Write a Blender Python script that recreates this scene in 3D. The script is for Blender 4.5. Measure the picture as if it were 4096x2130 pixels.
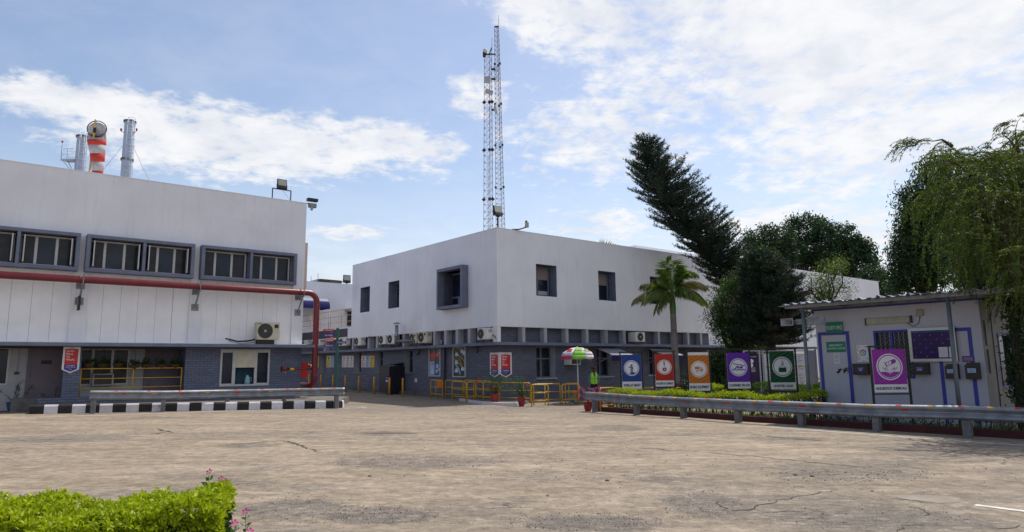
import bpy, math, random
import numpy as np
from mathutils import Vector, Matrix
R = math.radians
random.seed(7); RNG = np.random.default_rng(11)
scn = bpy.context.scene; COL = scn.collection
for o in list(bpy.data.objects): bpy.data.objects.remove(o)

# ------------------------------------------------------------------ camera
CX, CY, F, SY = 2048., 1065., 2732.4, -26.06        # calibrated in photo pixels
PITCH, ROLL, EYE = 0.152458, -0.011121, 1.7
cp, sp = math.cos(PITCH), math.sin(PITCH); cr, sr = math.cos(ROLL), math.sin(ROLL)
FW = Vector((0, cp, sp)); UP0 = Vector((0, -sp, cp)); RT0 = Vector((1, 0, 0))
RT = cr*RT0 + sr*UP0; UP = -sr*RT0 + cr*UP0
cam_d = bpy.data.cameras.new('camera'); cam = bpy.data.objects.new('camera', cam_d); COL.objects.link(cam)
cam.matrix_world = Matrix(((RT.x, UP.x, -FW.x, 0), (RT.y, UP.y, -FW.y, 0), (RT.z, UP.z, -FW.z, EYE), (0, 0, 0, 1)))
cam_d.sensor_width = 36; cam_d.lens = F/4096*36; cam_d.shift_y = SY/4096; cam_d.clip_end = 3000; cam_d.clip_start = .05
scn.camera = cam
# ------------------------------------------------------------------ light
SUN_EL, SUN_AZ = R(60), R(40)       # azimuth clockwise from +Y (view direction)
sd = Vector((math.sin(SUN_AZ)*math.cos(SUN_EL), math.cos(SUN_AZ)*math.cos(SUN_EL), math.sin(SUN_EL)))
sl = bpy.data.lights.new('sun', 'SUN'); sl.energy = 4.5; sl.angle = R(.53); sl.color = (1, .95, .87)
so = bpy.data.objects.new('sun', sl); COL.objects.link(so); so.rotation_euler = sd.to_track_quat('Z', 'Y').to_euler()
so.location = (0, 0, 60)
scn.view_settings.view_transform = 'Standard'; scn.view_settings.look = 'None'; scn.view_settings.exposure = 0.0; scn.view_settings.gamma = 1

class NT:
    """tiny node helper"""
    def __init__(s, tree): s.t = tree; s.n = tree.nodes; s.l = tree.links
    def node(s, ty, **k):
        n = s.n.new(ty)
        for a, b in k.items(): setattr(n, a, b)
        return n
    def set(s, sock, v):
        if hasattr(v, 'is_linked') or isinstance(v, bpy.types.NodeSocket): s.l.new(v, sock)
        else: sock.default_value = v
    def m(s, op, a, b=0., c=None, clamp=False):
        n = s.node('ShaderNodeMath', operation=op, use_clamp=clamp)
        s.set(n.inputs[0], a)
        if len(n.inputs) > 1: s.set(n.inputs[1], b)
        if c is not None: s.set(n.inputs[2], c)
        return n.outputs[0]
    def noise(s, vec, scale, detail=4, rough=.55, dist=0.):
        n = s.node('ShaderNodeTexNoise'); s.l.new(vec, n.inputs['Vector'])
        n.inputs['Scale'].default_value = scale; n.inputs['Detail'].default_value = detail
        n.inputs['Roughness'].default_value = rough; n.inputs['Distortion'].default_value = dist
        return n.outputs[0]
    def ss(s, x, a, b):
        n = s.node('ShaderNodeMapRange', interpolation_type='SMOOTHSTEP'); s.set(n.inputs[0], x)
        s.set(n.inputs[1], a); s.set(n.inputs[2], b); return n.outputs[0]
    def mix(s, f, a, b, bt='MIX'):
        n = s.node('ShaderNodeMix', data_type='RGBA', blend_type=bt); s.set(n.inputs[0], f)
        for i, v in ((6, a), (7, b)):
            if isinstance(v, tuple): v = (*v[:3], 1)
            s.set(n.inputs[i], v)
        return n.outputs[2]
    def sep(s, v): n = s.node('ShaderNodeSeparateXYZ'); s.l.new(v, n.inputs[0]); return n.outputs
    def comb(s, x, y, z=0.):
        n = s.node('ShaderNodeCombineXYZ')
        for i, v in enumerate((x, y, z)): s.set(n.inputs[i], v)
        return n.outputs[0]

w = bpy.data.worlds.new("World"); scn.world = w; w.use_nodes = True
T = NT(w.node_tree); T.n.clear()
sky = T.node('ShaderNodeTexSky', sky_type='NISHITA'); sky.sun_disc = False
sky.sun_elevation = SUN_EL; sky.sun_rotation = SUN_AZ; sky.air_density = 1.0; sky.dust_density = 1.2; sky.ozone_density = 2.2
tc = T.node('ShaderNodeTexCoord'); x, y, z = T.sep(tc.outputs['Generated'])
az = T.m('ARCTAN2', x, y); el = T.m('ARCSINE', z)
inv = T.m('DIVIDE', 1.0, T.m('ADD', T.m('MAXIMUM', z, 0.), .16))
cv = T.comb(T.m('MULTIPLY', x, inv), T.m('MULTIPLY', y, inv), 0.)
n1 = T.noise(cv, 1.6, 9, .60, .25); n2 = T.noise(cv, 5.5, 8, .62, .3)
nz = T.m('ADD', T.m('MULTIPLY', n1, .62), T.m('MULTIPLY', n2, .38))
def blob(a0, e0, wa, we, tilt=0.):
    da = T.m('SUBTRACT', az, a0); de = T.m('SUBTRACT', T.m('SUBTRACT', el, e0), T.m('MULTIPLY', da, tilt))
    q = T.m('ADD', T.m('POWER', T.m('ABSOLUTE', T.m('DIVIDE', da, wa)), 2.), T.m('POWER', T.m('ABSOLUTE', T.m('DIVIDE', de, we)), 2.))
    return T.m('SUBTRACT', 1., q)
def mx(*a):
    r = a[0]
    for b in a[1:]: r = T.m('MAXIMUM', r, b)
    return r
left = mx(blob(-.38, .303, .31, .056), blob(-.60, .325, .15, .034, .06), blob(-.17, .318, .12, .036, -.1))
right = mx(T.m('ADD', blob(.52, .42, .46, .15), .0), T.m('ADD', blob(.62, .27, .36, .13), -.25), T.m('ADD', blob(.55, .56, .55, .16), .3), blob(.10, .50, .16, .08, -.2), T.m('ADD', blob(.16, .32, .22, .10), -.35), T.m('ADD', blob(.13, .20, .12, .05), -.35), T.m('ADD', blob(.42, .17, .3, .06), -.25), T.m('ADD', blob(-.24, .19, .10, .02), -.2), T.m('ADD', blob(-.05, .39, .06, .05), -.3))
backs = blob(2.6, .5, 1.6, .5)
mask = mx(left, right, backs)
n3 = T.noise(cv, 15., 6, .6, .2)
dens = T.m('ADD', T.m('MULTIPLY', T.m('MAXIMUM', mask, -1.3), .44), T.m('MULTIPLY', T.m('SUBTRACT', T.m('ADD', T.m('MULTIPLY', nz, .62), T.m('MULTIPLY', n3, .38)), .5), 2.5))
cov = T.ss(dens, -.04, .40)
low = T.m('MULTIPLY', T.ss(el, .34, .0), .62)                       # thin veil near the horizon
cov = T.m('MAXIMUM', T.m('MULTIPLY', cov, .95), low); cov = T.m('MAXIMUM', cov, T.m('MULTIPLY', T.ss(nz, .3, .7), .16))
shade = T.ss(T.m('ADD', n2, T.m('MULTIPLY', n1, .5)), .55, .95)
ccol = T.mix(shade, (8.3, 8.6, 9.3), (10.4, 10.4, 10.5))
skyc = T.mix(1., sky.outputs[0], (1.85, 1.72, 1.64), 'MULTIPLY')
fin = T.mix(cov, skyc, ccol)
bg = T.node('ShaderNodeBackground'); T.l.new(fin, bg.inputs[0]); bg.inputs[1].default_value = .094
ow = T.node('ShaderNodeOutputWorld'); T.l.new(bg.outputs[0], ow.inputs[0])

# ------------------------------------------------------------------ geometry from photo pixels
VW = dict(A1=(0,400,.5435),A2=(0,1050,.4851),A3=(650,1050,.4851),A4=(1180,980,.4925),A5=(1900,1300,.2985),A6=(2380,1300,.3571),
 A7=(3080,1100,.5075),A8=(2400,500,.6345),B1=(1800,50,.6717),B2=(3400,400,.6345),B3=(0,1600,.5435),B4=(1300,1500,.5435),
 B5=(2700,1500,.5419),B6=(1350,850,.3359),B7=(200,400,.2612),B8=(1980,850,.3358),C1=(1100,1280,.2686),C2=(1400,1280,.2717),
 C3=(0,1320,.2686),C4=(300,1350,.2463),C5=(3100,1380,.2985),C6=(3596,1180,.4476),C7=(3050,1150,.2612),C8=(1200,1080,.2238),S=(0,0,1.),D=(0,0,1.5901))
def P(v, x, y): a, b, s = VW[v]; return a + x*s, b + y*s
def ray(px, py): return FW + RT*((px-CX)/F) - UP*((py-CY-SY)/F)
_ko = []
def gz(x, y):
    z = .30 - .012*min(max(y, -25), 60) - .012*min(max(x, -40), 40)
    if _ko:                     # the yard rises gently towards the long wall
        kx, ky = _ko[0].loc(Vector((x, y))); s1 = min(max((kx+6)/5, 0), 1); s2 = min(max((ky+4)/4, 0), 1)
        z += s1*s1*(3-2*s1)*s2*(.05+.0155*min(max(ky, 0), 22))
    return z
def ground(v, x, y):
    r = ray(*P(v, x, y)); zt = 0.
    for _ in range(12):
        t = (zt-EYE)/r.z; p = r*t; zt = gz(p.x, p.y)
    return Vector((p.x, p.y, zt))
def at(v, x, y, d):
    r = ray(*P(v, x, y)); t = d/r.y; return Vector((r.x*t, r.y*t, EYE + r.z*t))
class Frame:
    def __init__(s, o, ang): s.o = Vector((o.x, o.y)); s.a = ang; s.c, s.s = math.cos(ang), math.sin(ang)
    def w(s, x, y, z=0): return Vector((s.o.x + s.c*x - s.s*y, s.o.y + s.s*x + s.c*y, z))
    def loc(s, p): dx, dy = p.x-s.o.x, p.y-s.o.y; return (s.c*dx + s.s*dy, -s.s*dx + s.c*dy)
    def _l(s, r): return s.c*r.x + s.s*r.y, -s.s*r.x + s.c*r.y
    def hy(s, v, x, y, yl=0.):      # hit plane y=yl -> (x, z)
        r = ray(*P(v, x, y)); rx, ry = s._l(r); ox, oy = s.loc(Vector((0, 0)))
        t = (yl-oy)/ry; return ox + rx*t, EYE + r.z*t
    def hx(s, v, x, y, xl=0.):      # hit plane x=xl -> (y, z)
        r = ray(*P(v, x, y)); rx, ry = s._l(r); ox, oy = s.loc(Vector((0, 0)))
        t = (xl-ox)/rx; return oy + ry*t, EYE + r.z*t
    def ry(s, v, x0, y0, x1, y1, yl=0.):
        a = s.hy(v, x0, y0, yl); b = s.hy(v, x1, y1, yl); return a[0], b[0], b[1], a[1]     # u0,u1,z0,z1
    def rx(s, v, x0, y0, x1, y1, xl=0.):   # returns y1(near right) < y0(left)
        a = s.hx(v, x0, y0, xl); b = s.hx(v, x1, y1, xl); return b[0], a[0], b[1], a[1]
AC_, AR_ = 0.890999, 0.67305
def d2(px, py, d): p = at('D', px, py, d); return p
LF = Frame(d2(763, 760, 31.5), math.pi/2-AC_)
KF = Frame(d2(1250, 700, 32.0), math.pi/2-AC_)
_ko.append(KF)
RF = Frame(d2(2056, 880, 21.0), -(math.pi/2-AR_))

# ------------------------------------------------------------------ mesh builder
_font = {}
def text_geo(s, bold):
    k = (s, bold)
    if k not in _font:
        c = bpy.data.curves.new('t', 'FONT'); c.body = s; c.size = 1; c.offset = bold; c.resolution_u = 2; c.space_character = 1.02
        o = bpy.data.objects.new('t', c); COL.objects.link(o)
        me = bpy.data.meshes.new_from_object(o)
        vs = [(v.co.x, v.co.y) for v in me.vertices]; fs = [tuple(p.vertices) for p in me.polygons]
        bpy.data.objects.remove(o); bpy.data.meshes.remove(me); bpy.data.curves.remove(c)
        _font[k] = (vs, fs)
    return _font[k]
class MB:
    def __init__(s): s.v = []; s.f = []; s.m = []; s.sm = []
    def add(s, vs, fs, m=0, smooth=False):
        b = len(s.v); s.v += [tuple(v) for v in vs]
        for f in fs: s.f.append(tuple(i+b for i in f)); s.m.append(m); s.sm.append(smooth)
        return s
    def box(s, x0, x1, y0, y1, z0, z1, m=0):
        if x0 > x1: x0, x1 = x1, x0
        if y0 > y1: y0, y1 = y1, y0
        if z0 > z1: z0, z1 = z1, z0
        vs = [(x0,y0,z0),(x1,y0,z0),(x1,y1,z0),(x0,y1,z0),(x0,y0,z1),(x1,y0,z1),(x1,y1,z1),(x0,y1,z1)]
        return s.add(vs, [(0,3,2,1),(4,5,6,7),(0,1,5,4),(1,2,6,5),(2,3,7,6),(3,0,4,7)], m)
    def prism(s, pts, y0, y1, m=0):     # outline in xz (counter-clockwise seen from -y), extruded y0 (front) -> y1
        n = len(pts); vs = [(a, y0, b) for a, b in pts] + [(a, y1, b) for a, b in pts]
        fs = [tuple(range(n)), tuple(range(2*n-1, n-1, -1))] + [(i, i+n, (i+1) % n + n, (i+1) % n) for i in range(n)]
        return s.add(vs, fs, m)
    def hprism(s, pts, z0, z1, m=0):    # outline in xy ccw, extruded z; z0/z1 may be lists
        n = len(pts); Z0 = z0 if isinstance(z0, (list, tuple)) else [z0]*n; Z1 = z1 if isinstance(z1, (list, tuple)) else [z1]*n
        vs = [(a, b, Z0[i]) for i, (a, b) in enumerate(pts)] + [(a, b, Z1[i]) for i, (a, b) in enumerate(pts)]
        fs = [tuple(range(n-1, -1, -1)), tuple(range(n, 2*n))] + [(i, (i+1) % n, (i+1) % n + n, i+n) for i in range(n)]
        return s.add(vs, fs, m)
    def tube(s, path, r, n=8, m=0, caps=True, smooth=True):
        path = [Vector(p) for p in path]; k = len(path); rs = r if isinstance(r, (list, tuple)) else [r]*k
        t0 = (path[1]-path[0]).normalized(); a = Vector((0, 0, 1)) if abs(t0.z) < .9 else Vector((1, 0, 0))
        nrm = t0.cross(a).normalized(); vs = []
        for i, p in enumerate(path):
            t = (path[min(i+1, k-1)]-path[max(i-1, 0)])
            t = t.normalized() if t.length > 1e-9 else t0
            nrm = (nrm - t*nrm.dot(t)).normalized(); bn = t.cross(nrm)
            for j in range(n):
                q = 2*math.pi*j/n; vs.append(p + (nrm*math.cos(q) + bn*math.sin(q))*rs[i])
        fs = [(i*n+j, i*n+(j+1) % n, (i+1)*n+(j+1) % n, (i+1)*n+j) for i in range(k-1) for j in range(n)]
        s.add(vs, fs, m, smooth)
        if caps:
            b = len(s.v)-len(vs); s.f.append(tuple(b+j for j in range(n-1, -1, -1))); s.m.append(m); s.sm.append(False)
            s.f.append(tuple(b+(k-1)*n+j for j in range(n))); s.m.append(m); s.sm.append(False)
        return s
    def lathe(s, prof, c=(0, 0, 0), n=16, m=0, smooth=True, M=None):
        vs = []
        for r_, z_ in prof:
            for j in range(n):
                q = 2*math.pi*j/n; v = Vector((r_*math.cos(q), r_*math.sin(q), z_))
                if M is not None: v = M @ v
                vs.append((v.x+c[0], v.y+c[1], v.z+c[2]))
        k = len(prof)
        return s.add(vs, [(i*n+j, i*n+(j+1) % n, (i+1)*n+(j+1) % n, (i+1)*n+j) for i in range(k-1) for j in range(n)], m, smooth)
    def disc(s, cx, cz, r, y0, y1, m=0, n=28, sx=1.):
        return s.prism([(cx+sx*r*math.cos(2*math.pi*i/n), cz+r*math.sin(2*math.pi*i/n)) for i in range(n)], y0, y1, m)
    def ring(s, cx, cz, r0, r1, y0, y1, m=0, n=32, sx=1.):
        vs = []
        for i in range(n):
            a = 2*math.pi*i/n; c, d = math.cos(a)*sx, math.sin(a)
            vs += [(cx+r0*c, y0, cz+r0*d), (cx+r1*c, y0, cz+r1*d), (cx+r1*c, y1, cz+r1*d), (cx+r0*c, y1, cz+r0*d)]
        fs = []
        for i in range(n):
            a, b = 4*i, 4*((i+1) % n)
            for q in range(4): fs.append((a+q, b+q, b+(q+1) % 4, a+(q+1) % 4))
        return s.add(vs, fs, m)
    def text(s, t, cx, cz, y, h, w=None, m=0, bold=.02, align='c'):
        vs, fs = text_geo(t, bold)
        xs = [v[0] for v in vs]; zs = [v[1] for v in vs]; x0, x1, z0, z1 = min(xs), max(xs), min(zs), max(zs)
        kz = h/.73; kx = kz if w is None else w/(x1-x0); W = (x1-x0)*kx
        ox = cx - W/2 if align == 'c' else cx
        return s.add([(ox+(v[0]-x0)*kx, y, cz+(v[1]-.36)*kz) for v in vs], fs, m)
    def wall(s, fn, u0, u1, z0, z1, ops, depth, m=0, mr=0):
        """sheet with real openings; fn(u,z,d) -> point, d = depth behind the face; ops (u0,u1,z0,z1[,depth])"""
        ops = [(min(o[0], o[1]), max(o[0], o[1]), min(o[2], o[3]), max(o[2], o[3]), (o[4] if len(o) > 4 else depth)) for o in ops]
        ops = [(max(a, u0), min(b, u1), max(c, z0), min(d, z1), e) for a, b, c, d, e in ops]
        us = sorted({u0, u1, *[o[0] for o in ops], *[o[1] for o in ops]}); zs = sorted({z0, z1, *[o[2] for o in ops], *[o[3] for o in ops]})
        for i in range(len(us)-1):
            for j in range(len(zs)-1):
                cu, cz = (us[i]+us[i+1])/2, (zs[j]+zs[j+1])/2
                if any(o[0] < cu < o[1] and o[2] < cz < o[3] for o in ops): continue
                s.add([fn(us[i], zs[j], 0), fn(us[i+1], zs[j], 0), fn(us[i+1], zs[j+1], 0), fn(us[i], zs[j+1], 0)], [(0, 1, 2, 3)], m)
        for a, b, c, d, e in ops:
            q0 = [fn(a, c, 0), fn(b, c, 0), fn(b, d, 0), fn(a, d, 0)]; q1 = [fn(a, c, e), fn(b, c, e), fn(b, d, e), fn(a, d, e)]
            s.add(q0+q1, [(0, 4, 5, 1), (1, 5, 6, 2), (2, 6, 7, 3), (3, 7, 4, 0)], mr)
        return s
    def xf(s, M, start=0):
        for i in range(start, len(s.v)): v = M @ Vector(s.v[i]); s.v[i] = (v.x, v.y, v.z)
        return s
    def build(s, name, mats, parent=None, loc=None, rotz=0, bevel=0):
        me = bpy.data.meshes.new(name); me.from_pydata(s.v, [], s.f)
        if not isinstance(mats, (list, tuple)): mats = [mats]
        for q in mats: me.materials.append(q)
        me.polygons.foreach_set('material_index', s.m); me.polygons.foreach_set('use_smooth', s.sm); me.update()
        o = bpy.data.objects.new(name, me); COL.objects.link(o)
        if parent: o.parent = parent
        if loc is not None: o.location = loc
        if rotz: o.rotation_euler = (0, 0, rotz)
        if bevel:
            b = o.modifiers.new('bevel', 'BEVEL'); b.width = bevel; b.segments = 2; b.limit_method = 'ANGLE'
        return o
def thing(name, label, cat, loc=(0, 0, 0), rotz=0, group=None):
    o = bpy.data.objects.new(name, None); COL.objects.link(o); o.location = loc; o.rotation_euler = (0, 0, rotz)
    o.empty_display_size = .2; return tag(o, label, cat, group)
def tag(o, label, cat, group=None, kind=None):
    o['label'] = label; o['category'] = cat
    if group: o['group'] = group
    if kind: o['kind'] = kind
    return o
def struct(o, kind='structure'): o['kind'] = kind; return o
def dup(root, loc, rotz=None, label=None, scale=None):
    r = root.copy(); COL.objects.link(r); r.location = loc
    if rotz is not None: r.rotation_euler = (0, 0, rotz)
    if label: r['label'] = label
    if scale: r.scale = (scale,)*3 if not isinstance(scale, tuple) else scale
    for ch in list(root.children):
        c = ch.copy(); COL.objects.link(c); c.parent = r
        for g in list(ch.children):
            d = g.copy(); COL.objects.link(d); d.parent = c
    return r

# ------------------------------------------------------------------ materials
def mat(name, col, rough=.6, metal=0., var=.08, scale=2., bump=0., bscale=60., spec=.4, streak=0., dirt=0., dcol=(.10, .09, .08)):
    m = bpy.data.materials.new(name); m.use_nodes = True; t = NT(m.node_tree); b = t.n['Principled BSDF']
    tcn = t.node('ShaderNodeTexCoord'); ob = tcn.outputs['Object']
    n = t.noise(ob, scale, 5, .6)
    c = t.mix(t.ss(n, .3, .7), tuple(max(0, q*(1-var)) for q in col), tuple(min(1, q*(1+var)) for q in col))
    if streak:
        mp = t.node('ShaderNodeMapping'); mp.inputs['Scale'].default_value = (3.2, 3.2, .22); t.l.new(ob, mp.inputs[0])
        st = t.noise(mp.outputs[0], 1.6, 5, .65); c = t.mix(t.m('MULTIPLY', t.ss(st, .5, .78), streak), c, tuple(q*.55 for q in col))
    if dirt:
        dn = t.noise(ob, scale*.45, 8, .7, .4); c = t.mix(t.m('MULTIPLY', t.ss(dn, .52, .75), dirt), c, dcol)
    t.l.new(c, b.inputs['Base Color'])
    b.inputs['Roughness'].default_value = rough; b.inputs['Metallic'].default_value = metal; b.inputs['Specular IOR Level'].default_value = spec
    if bump:
        bn = t.node('ShaderNodeBump'); bn.inputs['Strength'].default_value = bump; bn.inputs['Distance'].default_value = .02
        t.l.new(t.noise(ob, bscale, 4, .6), bn.inputs['Height']); t.l.new(bn.outputs[0], b.inputs['Normal'])
    return m
def plain(name, col, rough=.5, metal=0., spec=.16):
    return mat(name, col, rough, metal, var=.05, scale=6, spec=spec)
def brick(name, col, mortar, bw=.30, bh=.098, peel=0., ms=.009):
    m = bpy.data.materials.new(name); m.use_nodes = True; t = NT(m.node_tree); b = t.n['Principled BSDF']
    ob = t.node('ShaderNodeTexCoord').outputs['Object']; x, y, z = t.sep(ob)
    wob = t.m('MULTIPLY', t.m('SUBTRACT', t.noise(ob, 2.2, 3), .5), .012)
    v = t.comb(t.m('ADD', x, y), t.m('ADD', z, wob), 0.)
    bt = t.node('ShaderNodeTexBrick'); t.l.new(v, bt.inputs['Vector']); bt.inputs['Scale'].default_value = 1; bt.inputs['Brick Width'].default_value = bw
    bt.inputs['Row Height'].default_value = bh; bt.inputs['Mortar Size'].default_value = ms; bt.inputs['Mortar Smooth'].default_value = .15
    bt.inputs['Color1'].default_value = (*[q*.88 for q in col], 1); bt.inputs['Color2'].default_value = (*[q*1.12 for q in col], 1); bt.inputs['Mortar'].default_value = (*mortar, 1)
    c = t.mix(t.m('MULTIPLY', t.ss(t.noise(ob, .9, 6, .65), .45, .75), .35), bt.outputs[0], tuple(q*.62 for q in col))
    c = t.mix(t.m('MULTIPLY', t.ss(t.noise(ob, 18, 5, .7), .6, .75), .25), c, (.42, .42, .46))
    t.l.new(c, b.inputs['Base Color']); b.inputs['Roughness'].default_value = .7; b.inputs['Specular IOR Level'].default_value = .3
    bn = t.node('ShaderNodeBump'); bn.inputs['Strength'].default_value = .7; bn.inputs['Distance'].default_value = .012
    h = t.m('ADD', t.m('SUBTRACT', 1., bt.outputs['Fac']), t.m('MULTIPLY', t.noise(ob, 45, 3), .35)); t.l.new(h, bn.inputs['Height']); t.l.new(bn.outputs[0], b.inputs['Normal'])
    return m
def leafm(name, c0, c1, trans=.35, rough=.5, nscale=1.2, c2=None):
    m = bpy.data.materials.new(name); m.use_nodes = True; t = NT(m.node_tree); t.n.clear()
    ob = t.node('ShaderNodeTexCoord').outputs['Object']; g = t.node('ShaderNodeNewGeometry')
    f = t.m('ADD', t.m('MULTIPLY', g.outputs['Random Per Island'], .6), t.m('MULTIPLY', t.ss(t.noise(ob, nscale, 3), .3, .7), .4))
    c = t.mix(f, c0, c1)
    if c2 is not None: c = t.mix(t.m('GREATER_THAN', g.outputs['Random Per Island'], .93), c, c2)
    b = t.node('ShaderNodeBsdfPrincipled'); t.l.new(c, b.inputs['Base Color']); b.inputs['Roughness'].default_value = rough; b.inputs['Specular IOR Level'].default_value = .3
    tr = t.node('ShaderNodeBsdfTranslucent'); t.l.new(t.mix(1., c, (1.25, 1.2, .6), 'MULTIPLY'), tr.inputs[0])
    mxs = t.node('ShaderNodeMixShader'); mxs.inputs[0].default_value = trans; t.l.new(b.outputs[0], mxs.inputs[1]); t.l.new(tr.outputs[0], mxs.inputs[2])
    o = t.node('ShaderNodeOutputMaterial'); t.l.new(mxs.outputs[0], o.inputs[0]); return m

WHITE = mat('white_wall_paint', (.68, .69, .745), .85, var=.05, scale=.5, bump=.25, bscale=14, streak=.26, dirt=.30, dcol=(.42, .40, .42))
WHITE2 = mat('white_panel_paint', (.74, .74, .77), .8, var=.04, scale=1.2, streak=.10, dirt=.10, dcol=(.45, .43, .43))
GREYBLUE = mat('grey_blue_paint', (.135, .155, .225), .7, var=.12, scale=2.5, bump=.2, bscale=25, dirt=.25, dcol=(.10, .11, .15))
BRICK = brick('painted_brick', (.120, .140, .205), (.055, .065, .11))
BRICK2 = brick('painted_brick_far', (.112, .125, .175), (.055, .06, .09))
PALEGREY = mat('pale_grey_paint', (.34, .35, .39), .75, var=.08, scale=3, dirt=.2, dcol=(.25, .25, .27))
ALU = mat('white_aluminium', (.44, .45, .47), .45, var=.08, scale=8, dirt=.2, dcol=(.25, .24, .22))
GLASS = mat('dark_glass', (.012, .018, .034), .10, var=.4, scale=1.5, spec=.28)
GLASS2 = mat('dark_dusty_glass', (.020, .021, .030), .2, var=.4, scale=3., spec=.25)
DARK = mat('dark_interior', (.012, .012, .015), .9)
BLIND = mat('beige_blind', (.30, .28, .27), .8)
CURTAIN = mat('teal_curtain', (.02, .055, .085), .8, var=.3, scale=12)
CREAM = mat('cream_board', (.50, .47, .38), .7, var=.1, scale=3, dirt=.3, dcol=(.36, .34, .28))
REDPIPE = mat('red_pipe_paint', (.150, .013, .020), .38, var=.15, scale=3, dirt=.3, dcol=(.16, .03, .03), spec=.5)
RED = mat('fire_red', (.50, .02, .02), .4, var=.1)
STEEL = mat('steel_bracket', (.20, .21, .22), .5, .3, var=.2, scale=9, dirt=.3, dcol=(.14, .08, .05))
GALV = mat('galvanised_steel', (.235, .25, .275), .50, .6, var=.22, scale=3.5, streak=.2, dirt=.3, dcol=(.12, .12, .13), bump=.08, bscale=30)
GALVP = mat('galvanised_post', (.15, .155, .17), .55, .4, var=.2, scale=6, dirt=.3, dcol=(.10, .09, .09))
YELLOW = mat('yellow_paint', (.52, .30, .015), .45, var=.1, scale=6, dirt=.25, dcol=(.35, .2, .04))
YELLOWD = mat('worn_yellow_paint', (.55, .27, .02), .55, var=.15, scale=8, dirt=.35, dcol=(.25, .12, .03))
BLACKP = mat('black_paint', (.012, .012, .014), .5, var=.2, scale=9)
BLACKK = mat('kerb_black', (.018, .018, .020), .8, var=.3, scale=9, bump=.3, bscale=40, dirt=.2, dcol=(.10, .09, .085))
WHITEK = mat('kerb_white', (.58, .56, .60), .8, var=.1, scale=9, bump=.3, bscale=40, dirt=.45, dcol=(.22, .17, .18))
PAVE = mat('pavement_concrete', (.15, .13, .115), .9, var=.25, scale=3, bump=.4, bscale=50)
PLINTH = mat('plinth_concrete', (.10, .095, .095), .9, var=.3, scale=2.5, bump=.4, bscale=30)
REDKERB = mat('red_kerb_paint', (.060, .012, .015), .75, var=.25, scale=4, bump=.3, bscale=30)
ACW = mat('ac_white_enamel', (.60, .59, .56), .45, var=.05, dirt=.2, dcol=(.35, .33, .28))
ACG = mat('ac_grille', (.085, .085, .08), .6, var=.2, scale=10)
ACB = mat('ac_fan_black', (.03, .03, .03), .6)
TERRA = mat('red_planter', (.26, .028, .030), .6, var=.2, scale=6, dirt=.2, dcol=(.15, .05, .04))
SOIL = mat('soil', (.05, .035, .025), .95)
PWHITE = mat('print_white', (.66, .66, .68), .6, var=.03)
BOOTHW = mat('booth_white_panel', (.44, .435, .50), .55, var=.04, scale=1.2, streak=.08, dirt=.12, dcol=(.36, .34, .36))
BOOTHB = mat('booth_blue_trim', (.035, .045, .30), .5, var=.1)
BOOTHA = mat('booth_aluminium', (.13, .13, .135), .6, .1, var=.2, scale=2, streak=.3)
ROOFM = mat('corrugated_sheet', (.36, .40, .44), .38, .7, var=.2, scale=4, dirt=.3, dcol=(.16, .14, .12))
GALVPIPE = mat('grey_pole_paint', (.135, .165, .175), .5, .3, var=.15, scale=4)
GREENP = mat('green_pole_paint', (.012, .085, .06), .4, var=.15)
PGREEN = mat('sign_green', (.012, .20, .10), .5)
PPURPLE = mat('sign_purple', (.075, .022, .24), .5)
PRED = mat('sign_red', (.50, .025, .03), .5)
PNAVY = mat('sign_navy', (.05, .03, .22), .5)
PBLACK = mat('print_black', (.012, .012, .014), .6)
WOODB = mat('brown_box_paint', (.035, .026, .022), .5, var=.2, scale=6)
TRUNK = mat('dark_bark', (.045, .034, .026), .9, var=.3, scale=7, bump=.8, bscale=18)

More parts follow.
